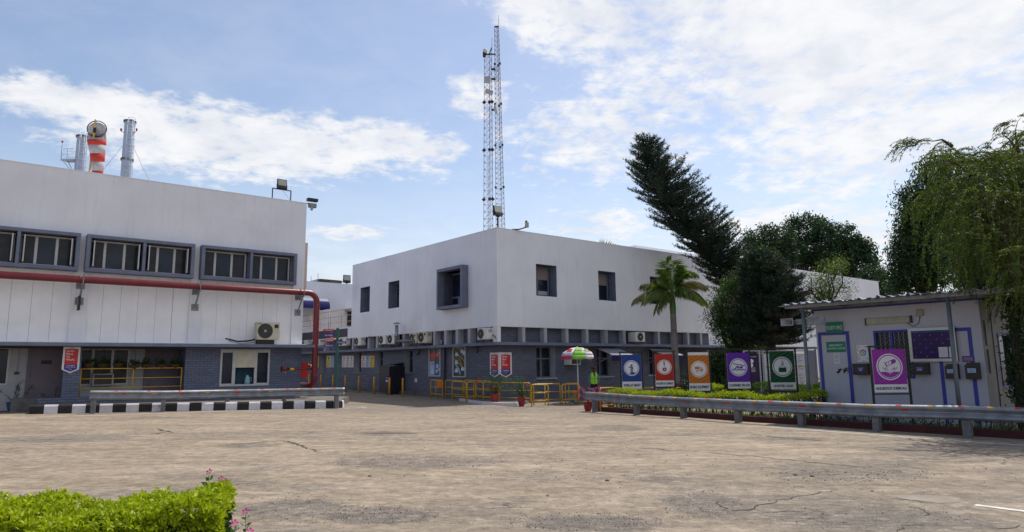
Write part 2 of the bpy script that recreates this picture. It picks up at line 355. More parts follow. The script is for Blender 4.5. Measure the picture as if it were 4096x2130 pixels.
# ------------------------------------------------------------------ ground
def ground_mat():
    m = bpy.data.materials.new('dusty_road'); m.use_nodes = True; t = NT(m.node_tree); b = t.n['Principled BSDF']
    ob = t.node('ShaderNodeTexCoord').outputs['Object']
    def mp(sx, sy, rz, lx=0):
        n = t.node('ShaderNodeMapping'); n.inputs['Scale'].default_value = (sx, sy, 1); n.inputs['Rotation'].default_value = (0, 0, rz); n.inputs['Location'].default_value = (lx, 0, 0)
        t.l.new(ob, n.inputs[0]); return n.outputs[0]
    # broad dust / bare-asphalt patches
    big = t.noise(mp(.55, 1.0, R(12)), .42, 8, .62, .6)
    trk = t.noise(mp(.30, 1.2, R(10)), 1.3, 8, .66, .8)
    fine = t.noise(mp(.35, 1., R(-6), 3), 7., 6, .7, .3)
    gr = t.noise(ob, 42., 3, .7); gr2 = t.noise(ob, 120., 2, .6)
    bare = t.ss(t.m('ADD', t.m('MULTIPLY', big, .62), t.m('ADD', t.m('MULTIPLY', trk, .30), t.m('MULTIPLY', fine, .18))), .545, .66)
    x, y, z = t.sep(ob); x0_, y0_ = x, y
    edge = t.m('SUBTRACT', 1., t.ss(t.m('ADD', y, t.m('MULTIPLY', fine, 2.)), 1.5, 10.))
    near = t.ss(t.m('ADD', t.m('MULTIPLY', x, .22), t.m('MULTIPLY', t.m('SUBTRACT', 10.5, y), .22)), .1, 1.3)   # bare broken asphalt at the near right
    near = t.m('MULTIPLY', near, t.ss(big, .36, .56)); bare = t.m('MAXIMUM', bare, near)
    far = t.ss(y, 22.5, 27.); bare = t.m('MAXIMUM', bare, t.m('MULTIPLY', far, .75))
    pm = None
    for v_, px_, py_, hx_, hy_, k_ in (('B4', 400, 1035, 500, 75, 1.), ('B4', 700, 640, 800, 55, .7), ('B4', 1950, 1100, 650, 80, 1.), ('B4', 2500, 770, 260, 35, .8), ('B4', 2150, 390, 260, 28, .8), ('B4', 450, 432, 260, 22, .8), ('B5', 250, 960, 380, 130, .9), ('B5', 1500, 1060, 1100, 110, .95), ('B5', 1050, 745, 420, 50, .7), ('B3', 450, 285, 650, 45, .7), ('B3', 1850, 335, 260, 22, .8), ('B3', 2150, 800, 460, 90, .9), ('B5', 800, 470, 350, 18, .8), ('B3', 2250, 245, 160, 14, .6)):
        c_ = ground(v_, px_, py_); a_ = abs(ground(v_, px_+hx_, py_).x-c_.x); b_ = abs(ground(v_, px_, py_-hy_).y-ground(v_, px_, py_+hy_).y)/2
        dx_ = t.m('DIVIDE', t.m('SUBTRACT', x0_, c_.x), a_); dy_ = t.m('DIVIDE', t.m('SUBTRACT', y0_, c_.y), b_); e_ = t.m('SUBTRACT', 1., t.m('ADD', t.m('MULTIPLY', dx_, dx_), t.m('MULTIPLY', dy_, dy_)))
        e_ = t.m('MULTIPLY', t.ss(t.m('ADD', e_, t.m('MULTIPLY', t.m('SUBTRACT', fine, .5), 1.6)), -.1, .7), k_); pm = e_ if pm is None else t.m('MAXIMUM', pm, e_)
    mid = t.noise(mp(.7, 1., 0), 11., 5, .75, .2); bare = t.m('MAXIMUM', t.m('MULTIPLY', bare, .6), t.m('MULTIPLY', pm, .88)); bare = t.m('MULTIPLY', bare, t.m('ADD', t.m('MULTIPLY', t.ss(mid, .30, .54), .75), .25))
    dust = t.mix(t.ss(trk, .33, .66), (.225, .180, .131), (.350, .288, .215)); dust = t.mix(t.m('MULTIPLY', t.ss(fine, .4, .72), .45), dust, (.165, .13, .095))
    asp = t.mix(t.ss(gr, .38, .62), (.055, .052, .050), (.205, .192, .180)); asp = t.mix(t.m('MULTIPLY', t.ss(fine, .35, .7), .4), asp, (.22, .20, .185))
    c = t.mix(t.m('MULTIPLY', bare, .88), dust, asp); c = t.mix(t.m('MULTIPLY', t.ss(mid, .53, .68), t.m('ADD', t.m('MULTIPLY', bare, .5), .30)), c, (.12, .105, .09)); c = t.mix(t.m('MULTIPLY', t.ss(mid, .46, .34), .25), c, (.42, .36, .29))
    sp_ = t.noise(ob, 4.2, 14, .88); c = t.mix(1., c, t.mix(t.ss(sp_, .36, .64), (.60, .585, .57), (1.28, 1.27, 1.25)), 'MULTIPLY')
    # loose grit everywhere
    c = t.mix(t.m('MULTIPLY', t.ss(t.m('ADD', gr, t.m('MULTIPLY', bare, .10)), .60, .70), .65), c, (.10, .09, .085))
    c = t.mix(t.m('MULTIPLY', t.ss(gr2, .64, .72), .4), c, (.46, .42, .36))
    # cracks in the bare asphalt
    vd = t.node('ShaderNodeTexVoronoi', feature='DISTANCE_TO_EDGE'); vd.inputs['Scale'].default_value = .85
    dv = t.node('ShaderNodeVectorMath', operation='ADD'); t.l.new(ob, dv.inputs[0])
    nn = t.node('ShaderNodeTexNoise'); t.l.new(ob, nn.inputs['Vector']); nn.inputs['Scale'].default_value = 1.9; nn.inputs['Detail'].default_value = 6
    sc = t.node('ShaderNodeVectorMath', operation='SCALE'); t.l.new(nn.outputs['Color'], sc.inputs[0]); sc.inputs['Scale'].default_value = 1.5
    t.l.new(sc.outputs[0], dv.inputs[1]); t.l.new(dv.outputs[0], vd.inputs['Vector'])
    ck = t.m('SUBTRACT', 1., t.ss(vd.outputs[0], .0, .016)); ck = t.m('MULTIPLY', ck, t.m('MULTIPLY', t.ss(big, .45, .6), t.ss(bare, .2, .8)))
    ck = t.m('MULTIPLY', ck, t.ss(t.noise(ob, .8, 2), .5, .62))
    c = t.mix(t.m('MULTIPLY', ck, .85), c, (.045, .04, .038))
    t.l.new(c, b.inputs['Base Color']); b.inputs['Roughness'].default_value = .92; b.inputs['Specular IOR Level'].default_value = .25
    bn = t.node('ShaderNodeBump'); bn.inputs['Strength'].default_value = .9; bn.inputs['Distance'].default_value = .03
    h = t.m('ADD', t.m('MULTIPLY', gr, t.m('ADD', t.m('MULTIPLY', bare, .7), .25)), t.m('MULTIPLY', trk, .8)); h = t.m('SUBTRACT', h, ck)
    h = t.m('ADD', h, t.m('MULTIPLY', t.m('SUBTRACT', 1., bare), .5))
    t.l.new(h, bn.inputs['Height']); t.l.new(bn.outputs[0], b.inputs['Normal']); return m
GROUND = ground_mat()
xs = [-400, -150, -60] + [-40 + i for i in range(81)] + [60, 150, 400]; ys = [-120, -25] + [-24 + i for i in range(85)] + [61, 100, 200, 600]
mb = MB(); mb.add([(x, y, gz(x, y)) for y in ys for x in xs], [(j*len(xs)+i, j*len(xs)+i+1, (j+1)*len(xs)+i+1, (j+1)*len(xs)+i) for j in range(len(ys)-1) for i in range(len(xs)-1)])
struct(mb.build('ground', GROUND))
PAINTW = mat('road_paint_white', (.55, .54, .52), .8, var=.2, scale=6, dirt=.45, dcol=(.27, .23, .19))
def strip(pts, wd, lift=.004):
    mb = MB(); L = []
    pts = [Vector((p.x, p.y)) for p in pts]; full = []
    for a, b in zip(pts[:-1], pts[1:]):
        n = max(1, int((b-a).length/1.0)); full += [a.lerp(b, i/n) for i in range(n)]
    full.append(pts[-1])
    for i, p in enumerate(full):
        t = (full[min(i+1, len(full)-1)]-full[max(i-1, 0)]).normalized(); n = Vector((-t.y, t.x))
        for q in (p+n*wd/2, p-n*wd/2): L.append((q.x, q.y, gz(q.x, q.y)+lift))
    mb.add(L, [(2*i, 2*i+1, 2*i+3, 2*i+2) for i in range(len(full)-1)]); return mb

# ================================================================== LEFT BUILDING
ZT = 9.32
LB = thing('office_building', 'white office block with blue grey window surrounds and a red fire pipe', 'building', LF.w(0, 0, 0), LF.a)
fnL = lambda u, z, d: (u, d, z)
def L(v, x, y, yl=0.): return LF.hy(v, x, y, yl)
SO = -.35                                    # surround face
sz1 = L('A1', 645, 985, SO)[1]; sz0 = L('A1', 622, 1262, SO)[1]
G = [(-27., L('A1', 590, 1100, SO)[0], [L('A1', 128, 1100, SO)[0], -21.2+0, ]),
     (L('A1', 636, 1100, SO)[0], L('A3', 262, 60, SO)[0], [L('A1', 1063, 1150, SO)[0]]),
     (L('A1', 1483, 1200, SO)[0], L('A3', 1108, 100, SO)[0], [L('A1', 1853, 1200, SO)[0]])]
wdt = G[1][1]-G[1][0]; G[0] = (G[0][0], G[0][1], [L('A1', 131, 1100, SO)[0]])
zpan = sz0 - .02
ops = [(a+.14, b-.14, sz0+.14, sz1-.14) for a, b, _ in G]
mb = MB(); mb.wall(fnL, -30, 0, zpan, ZT, ops, .35, 0, 0)
mb.add([(-30, 0, ZT), (0, 0, ZT), (0, 14, ZT), (-30, 14, ZT)], [(0, 1, 2, 3)]); mb.add([(0, 0, 2.69), (0, 14, 2.69), (0, 14, ZT), (0, 0, ZT)], [(0, 1, 2, 3)])
mb.add([(-30, 14, 0), (0, 14, 0), (0, 14, ZT), (-30, 14, ZT)], [(3, 2, 1, 0)]); mb.add([(-30, 0, zpan), (0, 0, zpan), (0, .3, zpan), (-30, .3, zpan)], [(0, 1, 2, 3)])
mb.add([(-30, 0, 0), (-30, 14, 0), (-30, 14, ZT), (-30, 0, ZT)], [(3, 2, 1, 0)])
mb.build('upper_wall', WHITE, LB)
mb = MB(); mb.box(-30, .012, -.012, .16, ZT, ZT+.035); mb.box(-.15, .012, .16, 14, ZT, ZT+.035); mb.build('parapet_coping', WHITE, LB)
pil = [(L('A2', 560, 600)[0], L('A2', 700, 600)[0]), (L('A3', 208, 600)[0], L('A3', 305, 600)[0]), (L('A3', 1060, 600)[0], 0.)]
grv = [L('A2', q, 600, .1)[0] for q in (55, 232, 402, 825, 975, 1118, 1266, 1405)] + [L('A3', q, 600, .1)[0] for q in (68, 435, 556, 690, 818, 935)]
q = grv[0]
while q > -29: q -= .98; grv.append(q)
grv = sorted(grv + [-30., 0.])
mb = MB()
for a, b in zip(grv[:-1], grv[1:]): mb.box(a+.004, b-.004, .10, .22, 2.66, zpan+.01)
mb.build('cladding_panels', WHITE2, LB)
mb = MB(); mb.box(-30, -.05, .20, .30, 2.6, zpan); mb.build('panel_backing', GREYBLUE, LB)
pil.append((pil[0][0]-6.1, pil[0][1]-6.1))
for a, b in pil: MB().box(a, b, -.005, .2, 2.67, zpan+.03).build('pilaster', WHITE, LB)
mb = MB(); mb.box(-30, .95, -.70, .25, 2.55, 2.68); mb.box(.02, .95, .25, 2.5, 2.55, 2.68); mb.build('canopy_slab', GREYBLUE, LB, bevel=.012)
mb = MB(); mb.box(-30, .06, -.40, .1, 2.68, 2.715); mb.build('slab_top_fillet', WHITE2, LB)

def light3(parent, u0, u1, z0, z1, y, fr=.06, mull=(.30, .68), opensash=(), glass=GLASS, name='window', frm=ALU):
    """three-light aluminium window; panes are the child of the frame"""
    mb = MB(); mb.box(u0, u1, y, y+.08, z0, z0+fr); mb.box(u0, u1, y, y+.08, z1-fr, z1)
    mb.box(u0, u0+fr, y, y+.08, z0+fr, z1-fr); mb.box(u1-fr, u1, y, y+.08, z0+fr, z1-fr)
    for q in mull: c = u0+(u1-u0)*q; mb.box(c-.045, c+.045, y-.012, y+.07, z0+fr, z1-fr)
    f = mb.build(name, frm, parent)
    pm = MB(); cs = [u0+fr*.5]+[u0+(u1-u0)*q for q in mull]+[u1-fr*.5]
    for k, (a_, b_) in enumerate(zip(cs[:-1], cs[1:])): pm.box(a_+.0005, b_-.0005, y+.035, y+.045, z0+fr*.5, z1-fr*.5, 0 if k == 1 else 1)
    pm.build('pane', [glass, GLASS2], f)
    for s_, uu, a in opensash:
        mb = MB(); wd = .40
        mb.box(0, wd, -.02, .02, z0+.07, z0+.12); mb.box(0, wd, -.02, .02, z1-.12, z1-.07); mb.box(0, .045, -.02, .02, z0+.12, z1-.12); mb.box(wd-.045, wd, -.02, .02, z0+.12, z1-.12)
        mb.box(.045, wd-.045, -.004, .004, z0+.12, z1-.12, 1)
        mb.xf(Matrix.Translation((uu, y, 0)) @ Matrix.Rotation(a, 4, 'Z')); mb.build('open_sash', [ALU, GLASS2], f)
    return f
for gi, (a, b, dv) in enumerate(G):
    mb = MB(); cells = [a+.14]
    for q in dv: cells += [q-.055, q+.055]
    cells.append(b-.14)
    mb.box(a, b, SO, .30, sz1-.14, sz1); mb.box(a, b, SO, .30, sz0, sz0+.14); mb.box(a, a+.14, SO, .30, sz0+.14, sz1-.14); mb.box(b-.14, b, SO, .30, sz0+.14, sz1-.14)
    for q in dv: mb.box(q-.055, q+.055, SO+.006, .30, sz0+.14, sz1-.14)
    sur = mb.build('window_surround', GREYBLUE, LB, bevel=.015)
    for i in range(0, len(cells), 2):
        u0, u1 = cells[i], cells[i+1]
        if gi == 2: light3(LB, u0, u1-.05, sz0+.15, sz1-.16, .10, mull=(.28, .66))
        else: light3(LB, u0+.03, u1-.03, sz0+.15, sz1-.16, .10, mull=(.29, .68), opensash=[(0, u0+.07, R(-82)), (1, u1-.08, R(-97))])
    MB().box(a, b, .36, .40, sz0, sz1).build('room_behind', DARK, LB)

# ground floor
zpl = gz(LF.w(-4, 0).x, LF.w(-4, 0).y) + .18
bu0 = L('A3', 183, 900)[0]
wu0, wu1 = L('A3', 472, 900)[0], L('A3', 880, 900)[0]; wz0, wz1 = L('A3', 670, 1020)[1], L('A3', 670, 718)[1]
mb = MB(); mb.wall(fnL, bu0, 0, -.6, 2.56, [(wu0, wu1, wz0, wz1)], .2)
mb.add([(0, 0, -.6), (0, 14, -.6), (0, 14, 2.7), (0, 0, 2.7)], [(0, 1, 2, 3)]); mb.add([(bu0, 0, -.6), (bu0, 1.3, -.6), (bu0, 1.3, 2.56), (bu0, 0, 2.56)], [(3, 2, 1, 0)])
pu0, pu1 = L('C3', 925, 800)[0], L('C3', 1185, 800)[0]
mb.build('brick_wall', BRICK, LB)
MB().box(pu0, pu1, 0, .35, -.4, 2.56).build('brick_pier', BRICK, LB)
pz = L('C3', 1000, 1010)[1]
l0 = L('C3', 540, 1060)[0]
MB().box(l0, bu0-.01, -.06, .34, -.4, pz).build('brick_plinth', BRICK, LB)
MB().box(l0-.75, l0-.01, -.05, .34, -.4, pz+.02).build('step', PLINTH, LB)
# brick wall window with serving hatch
wm = MB(); fr = .075; y = -.025; c1, c2 = wu0+(wu1-wu0)*.285, wu0+(wu1-wu0)*.70
wm.box(wu0, wu1, y, y+.1, wz0, wz0+fr); wm.box(wu0, wu1, y, y+.1, wz1-.05, wz1); wm.box(wu0, wu0+fr, y, y+.1, wz0+fr, wz1-.05); wm.box(wu1-fr, wu1, y, y+.1, wz0+fr, wz1-.05)
wm.box(c1-.10, c1+.03, y-.01, y+.09, wz0+fr, wz1-.05); wm.box(c2-.03, c2+.08, y-.01, y+.09, wz0+fr, wz1-.05)
for a, b in ((wu0+fr, c1-.10), (c2+.08, wu1-fr)):
    wm.box(a, b, y+.01, y+.06, wz0+fr, wz0+fr+.04); wm.box(a, b, y+.01, y+.06, wz1-.14, wz1-.05)
f = wm.build('window', ALU, LB)
MB().box(wu0+.05, c1-.05, y+.05, y+.06, wz0+.05, wz1-.05).build('pane', GLASS, f); MB().box(c2+.02, wu1-.05, y+.05, y+.06, wz0+.05, wz1-.05).build('pane', GLASS, f)
MB().box(c1+.03, c2-.03, y-.02, y+.03, wz0+(wz1-wz0)*.50, wz1-.05).build('cream_board', CREAM, f, bevel=.01)
MB().box(c1+.03, c2-.03, y+.09, y+.35, wz0+.05, wz0+.08).build('hatch_shelf', PALEGREY, f)
n = 26; cm = MB(); us = [c1-.1+(c2-c1+.2)*i/n for i in range(n+1)]
cm.add([(u, .30+.03*math.sin(i*2.1), z) for z in (wz0, wz1) for i, u in enumerate(us)], [(i, i+1, i+n+2, i+n+1) for i in range(n)], smooth=True); cm.build('curtain', CURTAIN, f)
MB().box(bu0+.1, -.1, .5, .54, .2, 2.5).build('room_behind', DARK, LB)
# back wall of the veranda
YB = 1.25
bw0, bw1 = L('C4', 100, 480, YB)[0], L('C4', 872, 480, YB)[0]; bz1, bz0 = L('C4', 500, 185, YB)[1], L('C4', 500, 775, YB)[1]
fd0, fd1 = L('C3', 445, 600, YB)[0], L('C3', 915, 600, YB)[0]; dz1 = L('C3', 700, 268, YB)[1]
sd0, sd1 = L('C4', 1165, 500, YB)[0], L('C4', 1640, 500, YB)[0]
lw1 = L('C3', 128, 600, YB)[0]; lz1, lz0 = L('C3', 60, 262, YB)[1], L('C3', 30, 825, YB)[1]
mb = MB(); mb.wall(lambda u, z, d: (u, YB+d, z), -30, bu0, -.5, 2.56, [(bw0-.35, bw1, bz0, bz1), (lw1-1.9, lw1, lz0, lz1)], .15); mb.build('veranda_wall', PALEGREY, LB)
light3(LB, bw0-.35, bw1, bz0, bz1, YB-.02, mull=(.36, .70), glass=GLASS2); light3(LB, lw1-1.9, lw1, lz0, lz1, YB-.02, mull=(.5,), glass=GLASS)
DOORM = mat('mauve_door_paint', (.135, .115, .15), .6, var=.08)
for a, b, nm in ((fd0, fd1, 0), (sd0, sd1, 1)):
    dm = MB(); dm.box(a, b, YB-.05, YB-.01, .05, dz1)
    d_ = dm.build('door', DOORM, LB)
    fm = MB(); fm.box(a-.10, a, YB-.08, YB-.002, .02, dz1+.08); fm.box(b, b+.10, YB-.08, YB-.002, .02, dz1+.08); fm.box(a, b, YB-.08, YB-.002, dz1, dz1+.08); fm.build('door_frame', DOORM, d_)
    MB().tube([(a+.10, YB-.055, 1.05), (a+.10, YB-.12, 1.05), (a+.24, YB-.12, 1.04)], .012).build('handle', STEEL, d_)
    if nm == 0: MB().box(a+(b-a)*.32, a+(b-a)*.66, YB-.062, YB-.052, dz1-.62, dz1-.48).build('name_plate', BLACKP, d_)
fz = .18
MB().box(-30, bu0, .34, YB+.1, -.5, .14).build('veranda_floor', PLINTH, LB)
MB().box(-30, bu0, .02, .10, 2.47, 2.549).build('shutter_box', BLACKP, LB)
tag(MB().box(L('C4', 1355, 250, YB)[0], L('C4', 1482, 250, YB)[0], YB-.02, YB-.004, L('C4', 1400, 272, YB)[1], L('C4', 1400, 226, YB)[1]).xf(Matrix.Identity(4)).build('door_sign', PGREEN, None, LF.w(0, 0), LF.a), 'small green plate above the inner veranda door', 'sign')
# switch box with conduit
su, szz = L('C3', 248, 645, YB); t_ = thing('switch_box', 'small dark socket box with conduit beside the mauve door', 'switch box', LF.w(su, YB, szz), LF.a)
MB().box(-.07, .07, -.06, 0, -.05, .05).build('cover', WOODB, t_, bevel=.006); MB().tube([(0, -.02, .05), (.02, -.02, 1.1)], .012, 6).build('conduit', PALEGREY, t_)
# window AC in veranda
u0, u1, z0, z1 = LF.ry('C4', 285, 592, 612, 782, YB-.25)
t_ = thing('window_ac', 'window air conditioner half hidden behind the veranda railing', 'air conditioner', LF.w((u0+u1)/2, YB-.05, z0), LF.a)
W, Hh = u1-u0, z1-z0; mb = MB(); mb.box(-W/2, W/2, -.30, 0, 0, Hh); mb.build('casing', PALEGREY, t_, bevel=.015)
mb = MB(); mb.box(-W/2+.06, W/2-.06, -.306, -.30, .05, Hh-.05)
for i in range(9): mb.box(-W/2+.06, W/2-.06, -.318, -.306, .07+i*(Hh-.14)/9, .085+i*(Hh-.14)/9, 1)
mb.build('grille', [ACB, ACG], t_)
# yellow railing
def rail_frame(name, label, pts, hts, posts, r=.022, m=YELLOW, group=None, cat='railing', mids=True, base=None):
    """pts: list of world ground points (polyline); hts rail heights"""
    o = pts[0]; t = thing(name, label, cat, (o.x, o.y, o.z), 0, group)
    L0 = [Vector((p.x-o.x, p.y-o.y, p.z-o.z)) for p in pts]
    for i, h in enumerate(hts): MB().tube([p+Vector((0, 0, h)) for p in L0], r if i == 0 else r*.8).build('rail', m, t)
    for s_ in posts:
        k = int(s_); f_ = s_-k; p = L0[k].lerp(L0[min(k+1, len(L0)-1)], f_)
        MB().tube([p, p+Vector((0, 0, hts[0]))], r).build('post', m, t)
    return t
u0, zr = L('C4', 105, 505, .12); u1 = L('C4', 1735, 505, .12)[0]; um = L('C4', 945, 600, .12)[0]
za, zb, zc = L('C4', 950, 505, .12)[1], L('C4', 950, 662, .12)[1], L('C4', 950, 812, .12)[1]
a_, b_ = LF.w(u0, .12, pz), LF.w(u1, .12, pz)
rail_frame('veranda_railing', 'yellow three bar railing of the veranda with hanging baskets above', [a_, b_], [za-pz, zb-pz, zc-pz], [0, (um-u0)/(u1-u0), 1])

# beige fin and far flank of the block
bx0 = L('C8', 65, 100, 3.)[0]; bx1 = L('C8', 108, 100, 3.)[0]; bz = L('C8', 80, 335, 3.)[1]
MB().box(max(bx0, .02), bx1, 2.9, 3.5, bz, bz+2.35).build('beige_fin', mat('beige_paint', (.46, .36, .31), .8), LB)

# kerb, pavement
kp = [ground('C3', 430, 1258), ground('C3', 860, 1257), ground('C4', 500, 1236), ground('C4', 1425, 1212), ground('A3', 530, 1219), ground('A3', 1000, 1212), ground('C1', 700, 1316), ground('C1', 875, 1318)]
a0, b0 = kp[0], kp[-1]; dr = (b0-a0); dr.z = 0; LEN = dr.length; dr.normalize(); nr = Vector((-dr.y, dr.x, 0))
ang = math.atan2(dr.y, dr.x)
def kz(p): return gz(p.x, p.y)
mb = MB(); KW, KH = .2, .30; s = 0; i = 0
path = []
while s < LEN: path.append(a0+dr*s); s += .41
for k in range(7):       # rounded nose
    q = k/6*R(150); path.append(b0 + dr*(.5*math.sin(q)) + nr*(.5*(1-math.cos(q))))
prof = [(0, 0), (.012, KH-.05), (.05, KH), (KW, KH), (KW, 0)]
for i in range(len(path)-1):
    p, q = path[i], path[i+1]; t1 = (q-p).normalized(); n_ = Vector((-t1.y, t1.x, 0)); pp = p+t1*.006; qq = q-t1*.006
    vs = [(b.x+n_.x*a, b.y+n_.y*a, kz(b)+h) for b in (pp, qq) for a, h in prof]; m_ = len(prof)
    mb.add(vs, [(j, j+m_, (j+1) % m_+m_, (j+1) % m_) for j in range(m_)] + [tuple(range(m_-1, -1, -1))[::-1], tuple(range(2*m_-1, m_-1, -1))], i % 2)
struct(mb.build('kerb', [BLACKK, WHITEK]))
poly = [a0+nr*.1] + [p+nr*.08 for p in path[1:-6]] + [path[-4]-dr*.1, path[-1]-dr*.05, LF.w(2.3, -.2), LF.w(1.8, 4.), LF.w(-.5, 4.), LF.w(-.5, .1), LF.w(LF.loc(a0)[0]+.4, .1)]
mb = MB(); mb.hprism([(p.x, p.y) for p in poly], [kz(p)-.2 for p in poly], [kz(p)+KH-.03 for p in poly]); struct(mb.build('pavement', PAVE))
# edge line on the road
e = [ground('B3', 0, 135), ground('B3', 700, 117), ground('B3', 1250, 96), ground('B3', 2000, 76), ground('B3', 2400, 68)]
el_ = e + [b0+dr*.9-nr*.15, b0+dr*1.35+nr*.25, b0+dr*1.25+nr*.8, b0+dr*.7+nr*1.1]
mb = strip(el_, .09); struct(mb.build('road_edge_line', PAINTW))

# ------------------------------------------------------------------ guard rails
WP = [(0, .31), (-.022, .308), (-.075, .272), (-.082, .25), (-.075, .226), (-.012, .178), (-.004, .155), (-.012, .132), (-.075, .084), (-.082, .06), (-.075, .038), (-.022, .002), (0, 0)]
REFR = plain('reflector_red', (.62, .03, .02), .35); REFY = plain('reflector_yellow', (.75, .38, .02), .35)
def guardrail(name, label, bases, tops, out, refl, ext=(0, 0)):
    """bases: ground points of posts; tops: heights of beam top; out: unit vector towards traffic"""
    o = bases[0]; t = thing(name, label, 'guard rail', (o.x, o.y, o.z))
    B = [b-o for b in bases]; d0 = (B[1]-B[0]).normalized(); d1 = (B[-1]-B[-2]).normalized()
    pts = [B[0]-d0*ext[0]+Vector((0, 0, tops[0]))] + [b+Vector((0, 0, h)) for b, h in zip(B, tops)] + [B[-1]+d1*ext[1]+Vector((0, 0, tops[-1]))]
    pl = []
    for a, b in zip(pts[:-1], pts[1:]):
        for k in range(4): pl.append(a.lerp(b, k/4))
    pl.append(pts[-1]); k = len(WP)
    vs = [p+out*(.10-a)+Vector((0, 0, b-.31)) for p in pl for a, b in WP]
    mb = MB(); mb.add(vs, [(i*k+j, (i+1)*k+j, (i+1)*k+j+1, i*k+j+1) for i in range(len(pl)-1) for j in range(k-1)], 0, True)
    bo = mb.build('beam', GALV, t); so_ = bo.modifiers.new('s', 'SOLIDIFY'); so_.thickness = .006; so_.offset = 0
    for b, h in zip(B, tops):
        mb = MB(); a = math.atan2(d0.y, d0.x); mb.box(-.075, .075, -.012, .012, -.15, h-.04); mb.box(-.075, -.062, -.075, .075, -.15, h-.04); mb.box(.062, .075, -.075, .075, -.15, h-.04)
        mb.box(-.075, .075, -.09, -.078, -.15, h-.06)
        mb.xf(Matrix.Translation(b) @ Matrix.Rotation(math.atan2(out.y, out.x)+math.pi/2, 4, 'Z')); mb.build('post', GALVP, t)
    # bolts at the laps, reflectors
    mb = MB()
    for b, h in zip(B, tops):
        for dz in (-.06, -.25):
            p = b+out*.185+Vector((0, 0, h+dz)); mb.lathe([(.016, 0), (.016, .012), (.0, .016)], (0, 0, 0), 8, M=Matrix.Translation(p) @ out.to_track_quat('Z', 'Y').to_matrix().to_4x4())
    mb.build('bolt', GALVP, t)
    total = [(a, b) for a, b in zip(pts[:-1], pts[1:])]
    for s_, wd, hgt, kind, row in refl:
        L_ = 0
        for a, b in total:
            l = (b-a).length
            if s_ <= L_+l or (a, b) == total[-1]: p = a+(b-a).normalized()*(s_-L_); dd = (b-a).normalized(); break
            L_ += l
        zz = -.012 if row == 0 else -.085; oo = .13 if row == 0 else .19
        q0 = p+out*oo+Vector((0, 0, zz))
        mb = MB()
        if row == 0:   # on the sloping top lip
            u = (out*.046+Vector((0, 0, -.032))).normalized(); nn = u.cross(dd).normalized(); nn = nn if nn.z > 0 else -nn
            c = p+out*.148+Vector((0, 0, -.018))+nn*.006
            v = [c-dd*wd/2-u*.022, c+dd*wd/2-u*.022, c+dd*wd/2+u*.022, c-dd*wd/2+u*.022]
            v2 = [q-nn*.004 for q in v]; mb.add(v+v2, [(0, 1, 2, 3), (7, 6, 5, 4), (0, 4, 5, 1), (1, 5, 6, 2), (2, 6, 7, 3), (3, 7, 4, 0)])
        else:
            c = p+out*.152+Vector((0, 0, -.110)); n_ = (out*.5+Vector((0, 0, -.5))).normalized()
            u = (out*.6+Vector((0, 0, .48))).normalized()
            c = p+out*.158+Vector((0, 0, -.10))
            v = [c-dd*wd/2-u*.03, c+dd*wd/2-u*.03, c+dd*wd/2+u*.03, c-dd*wd/2+u*.03]; v2 = [q-Vector((0, 0, .006)) for q in v]
            mb.add(v+v2, [(0, 1, 2, 3), (7, 6, 5, 4), (0, 4, 5, 1), (1, 5, 6, 2), (2, 6, 7, 3), (3, 7, 4, 0)])
        mb.build('reflector', REFR if kind == 'r' else REFY, t)
    return t
# left rail
lb = [ground('C4', 285, 1240), ground('C4', 1425, 1210), ground('A3', 530, 1216), ground('A3', 998, 1208), ground('C1', 910, 1318)]
a, b = lb[0], lb[-1]; dd = (b-a).normalized(); outL = Vector((dd.y, -dd.x, 0)).normalized()
def topz(v, x, y, base): return at(v, x, y, base.y-.1).z - base.z
hl = [topz('C4', 285, 865, lb[0]), topz('C4', 1425, 868, lb[1]), topz('A3', 530, 1050, lb[2]), topz('A3', 998, 1042, lb[3]), topz('C1', 910, 1012, lb[4])]
tot = (lb[-1]-lb[0]).length
def ls(px): # distance along the left rail of a photo column
    r = ray(px, 1590); m_ = (lb[0].x*dd.y-lb[0].y*dd.x); t = (lb[0].x*dd.y-lb[0].y*dd.x)/(r.x*dd.y-r.y*dd.x); p = Vector((r.x*t, r.y*t, 0)); return (Vector((p.x-lb[0].x, p.y-lb[0].y, 0))).dot(dd)+.25
rf = [(ls(P('C4', q, 0)[0]), .11, 0, 'r', 0) for q in (600, 1133, 1652)] + [(ls(P('A3', q, 0)[0]), .11, 0, k, 0) for q, k in ((468, 'y'), (600, 'r'), (818, 'r'), (1028, 'r'), (1120, 'y'), (1220, 'r'), (1320, 'y'), (1410, 'r'))]
rf += [(ls(P('C4', q, 0)[0]), w_, 0, k, 1) for q, k, w_ in ((728, 'r', .11), (1228, 'y', .15), (1686, 'r', .14))] + [(ls(P('A3', q, 0)[0]), .14, 0, k, 1) for q, k in ((357, 'y'), (618, 'r'), (890, 'y'), (1128, 'r'))]
guardrail('guard_rail', 'galvanised guard rail in front of the black and white kerb', lb, hl, outL, rf, (.12, .28))
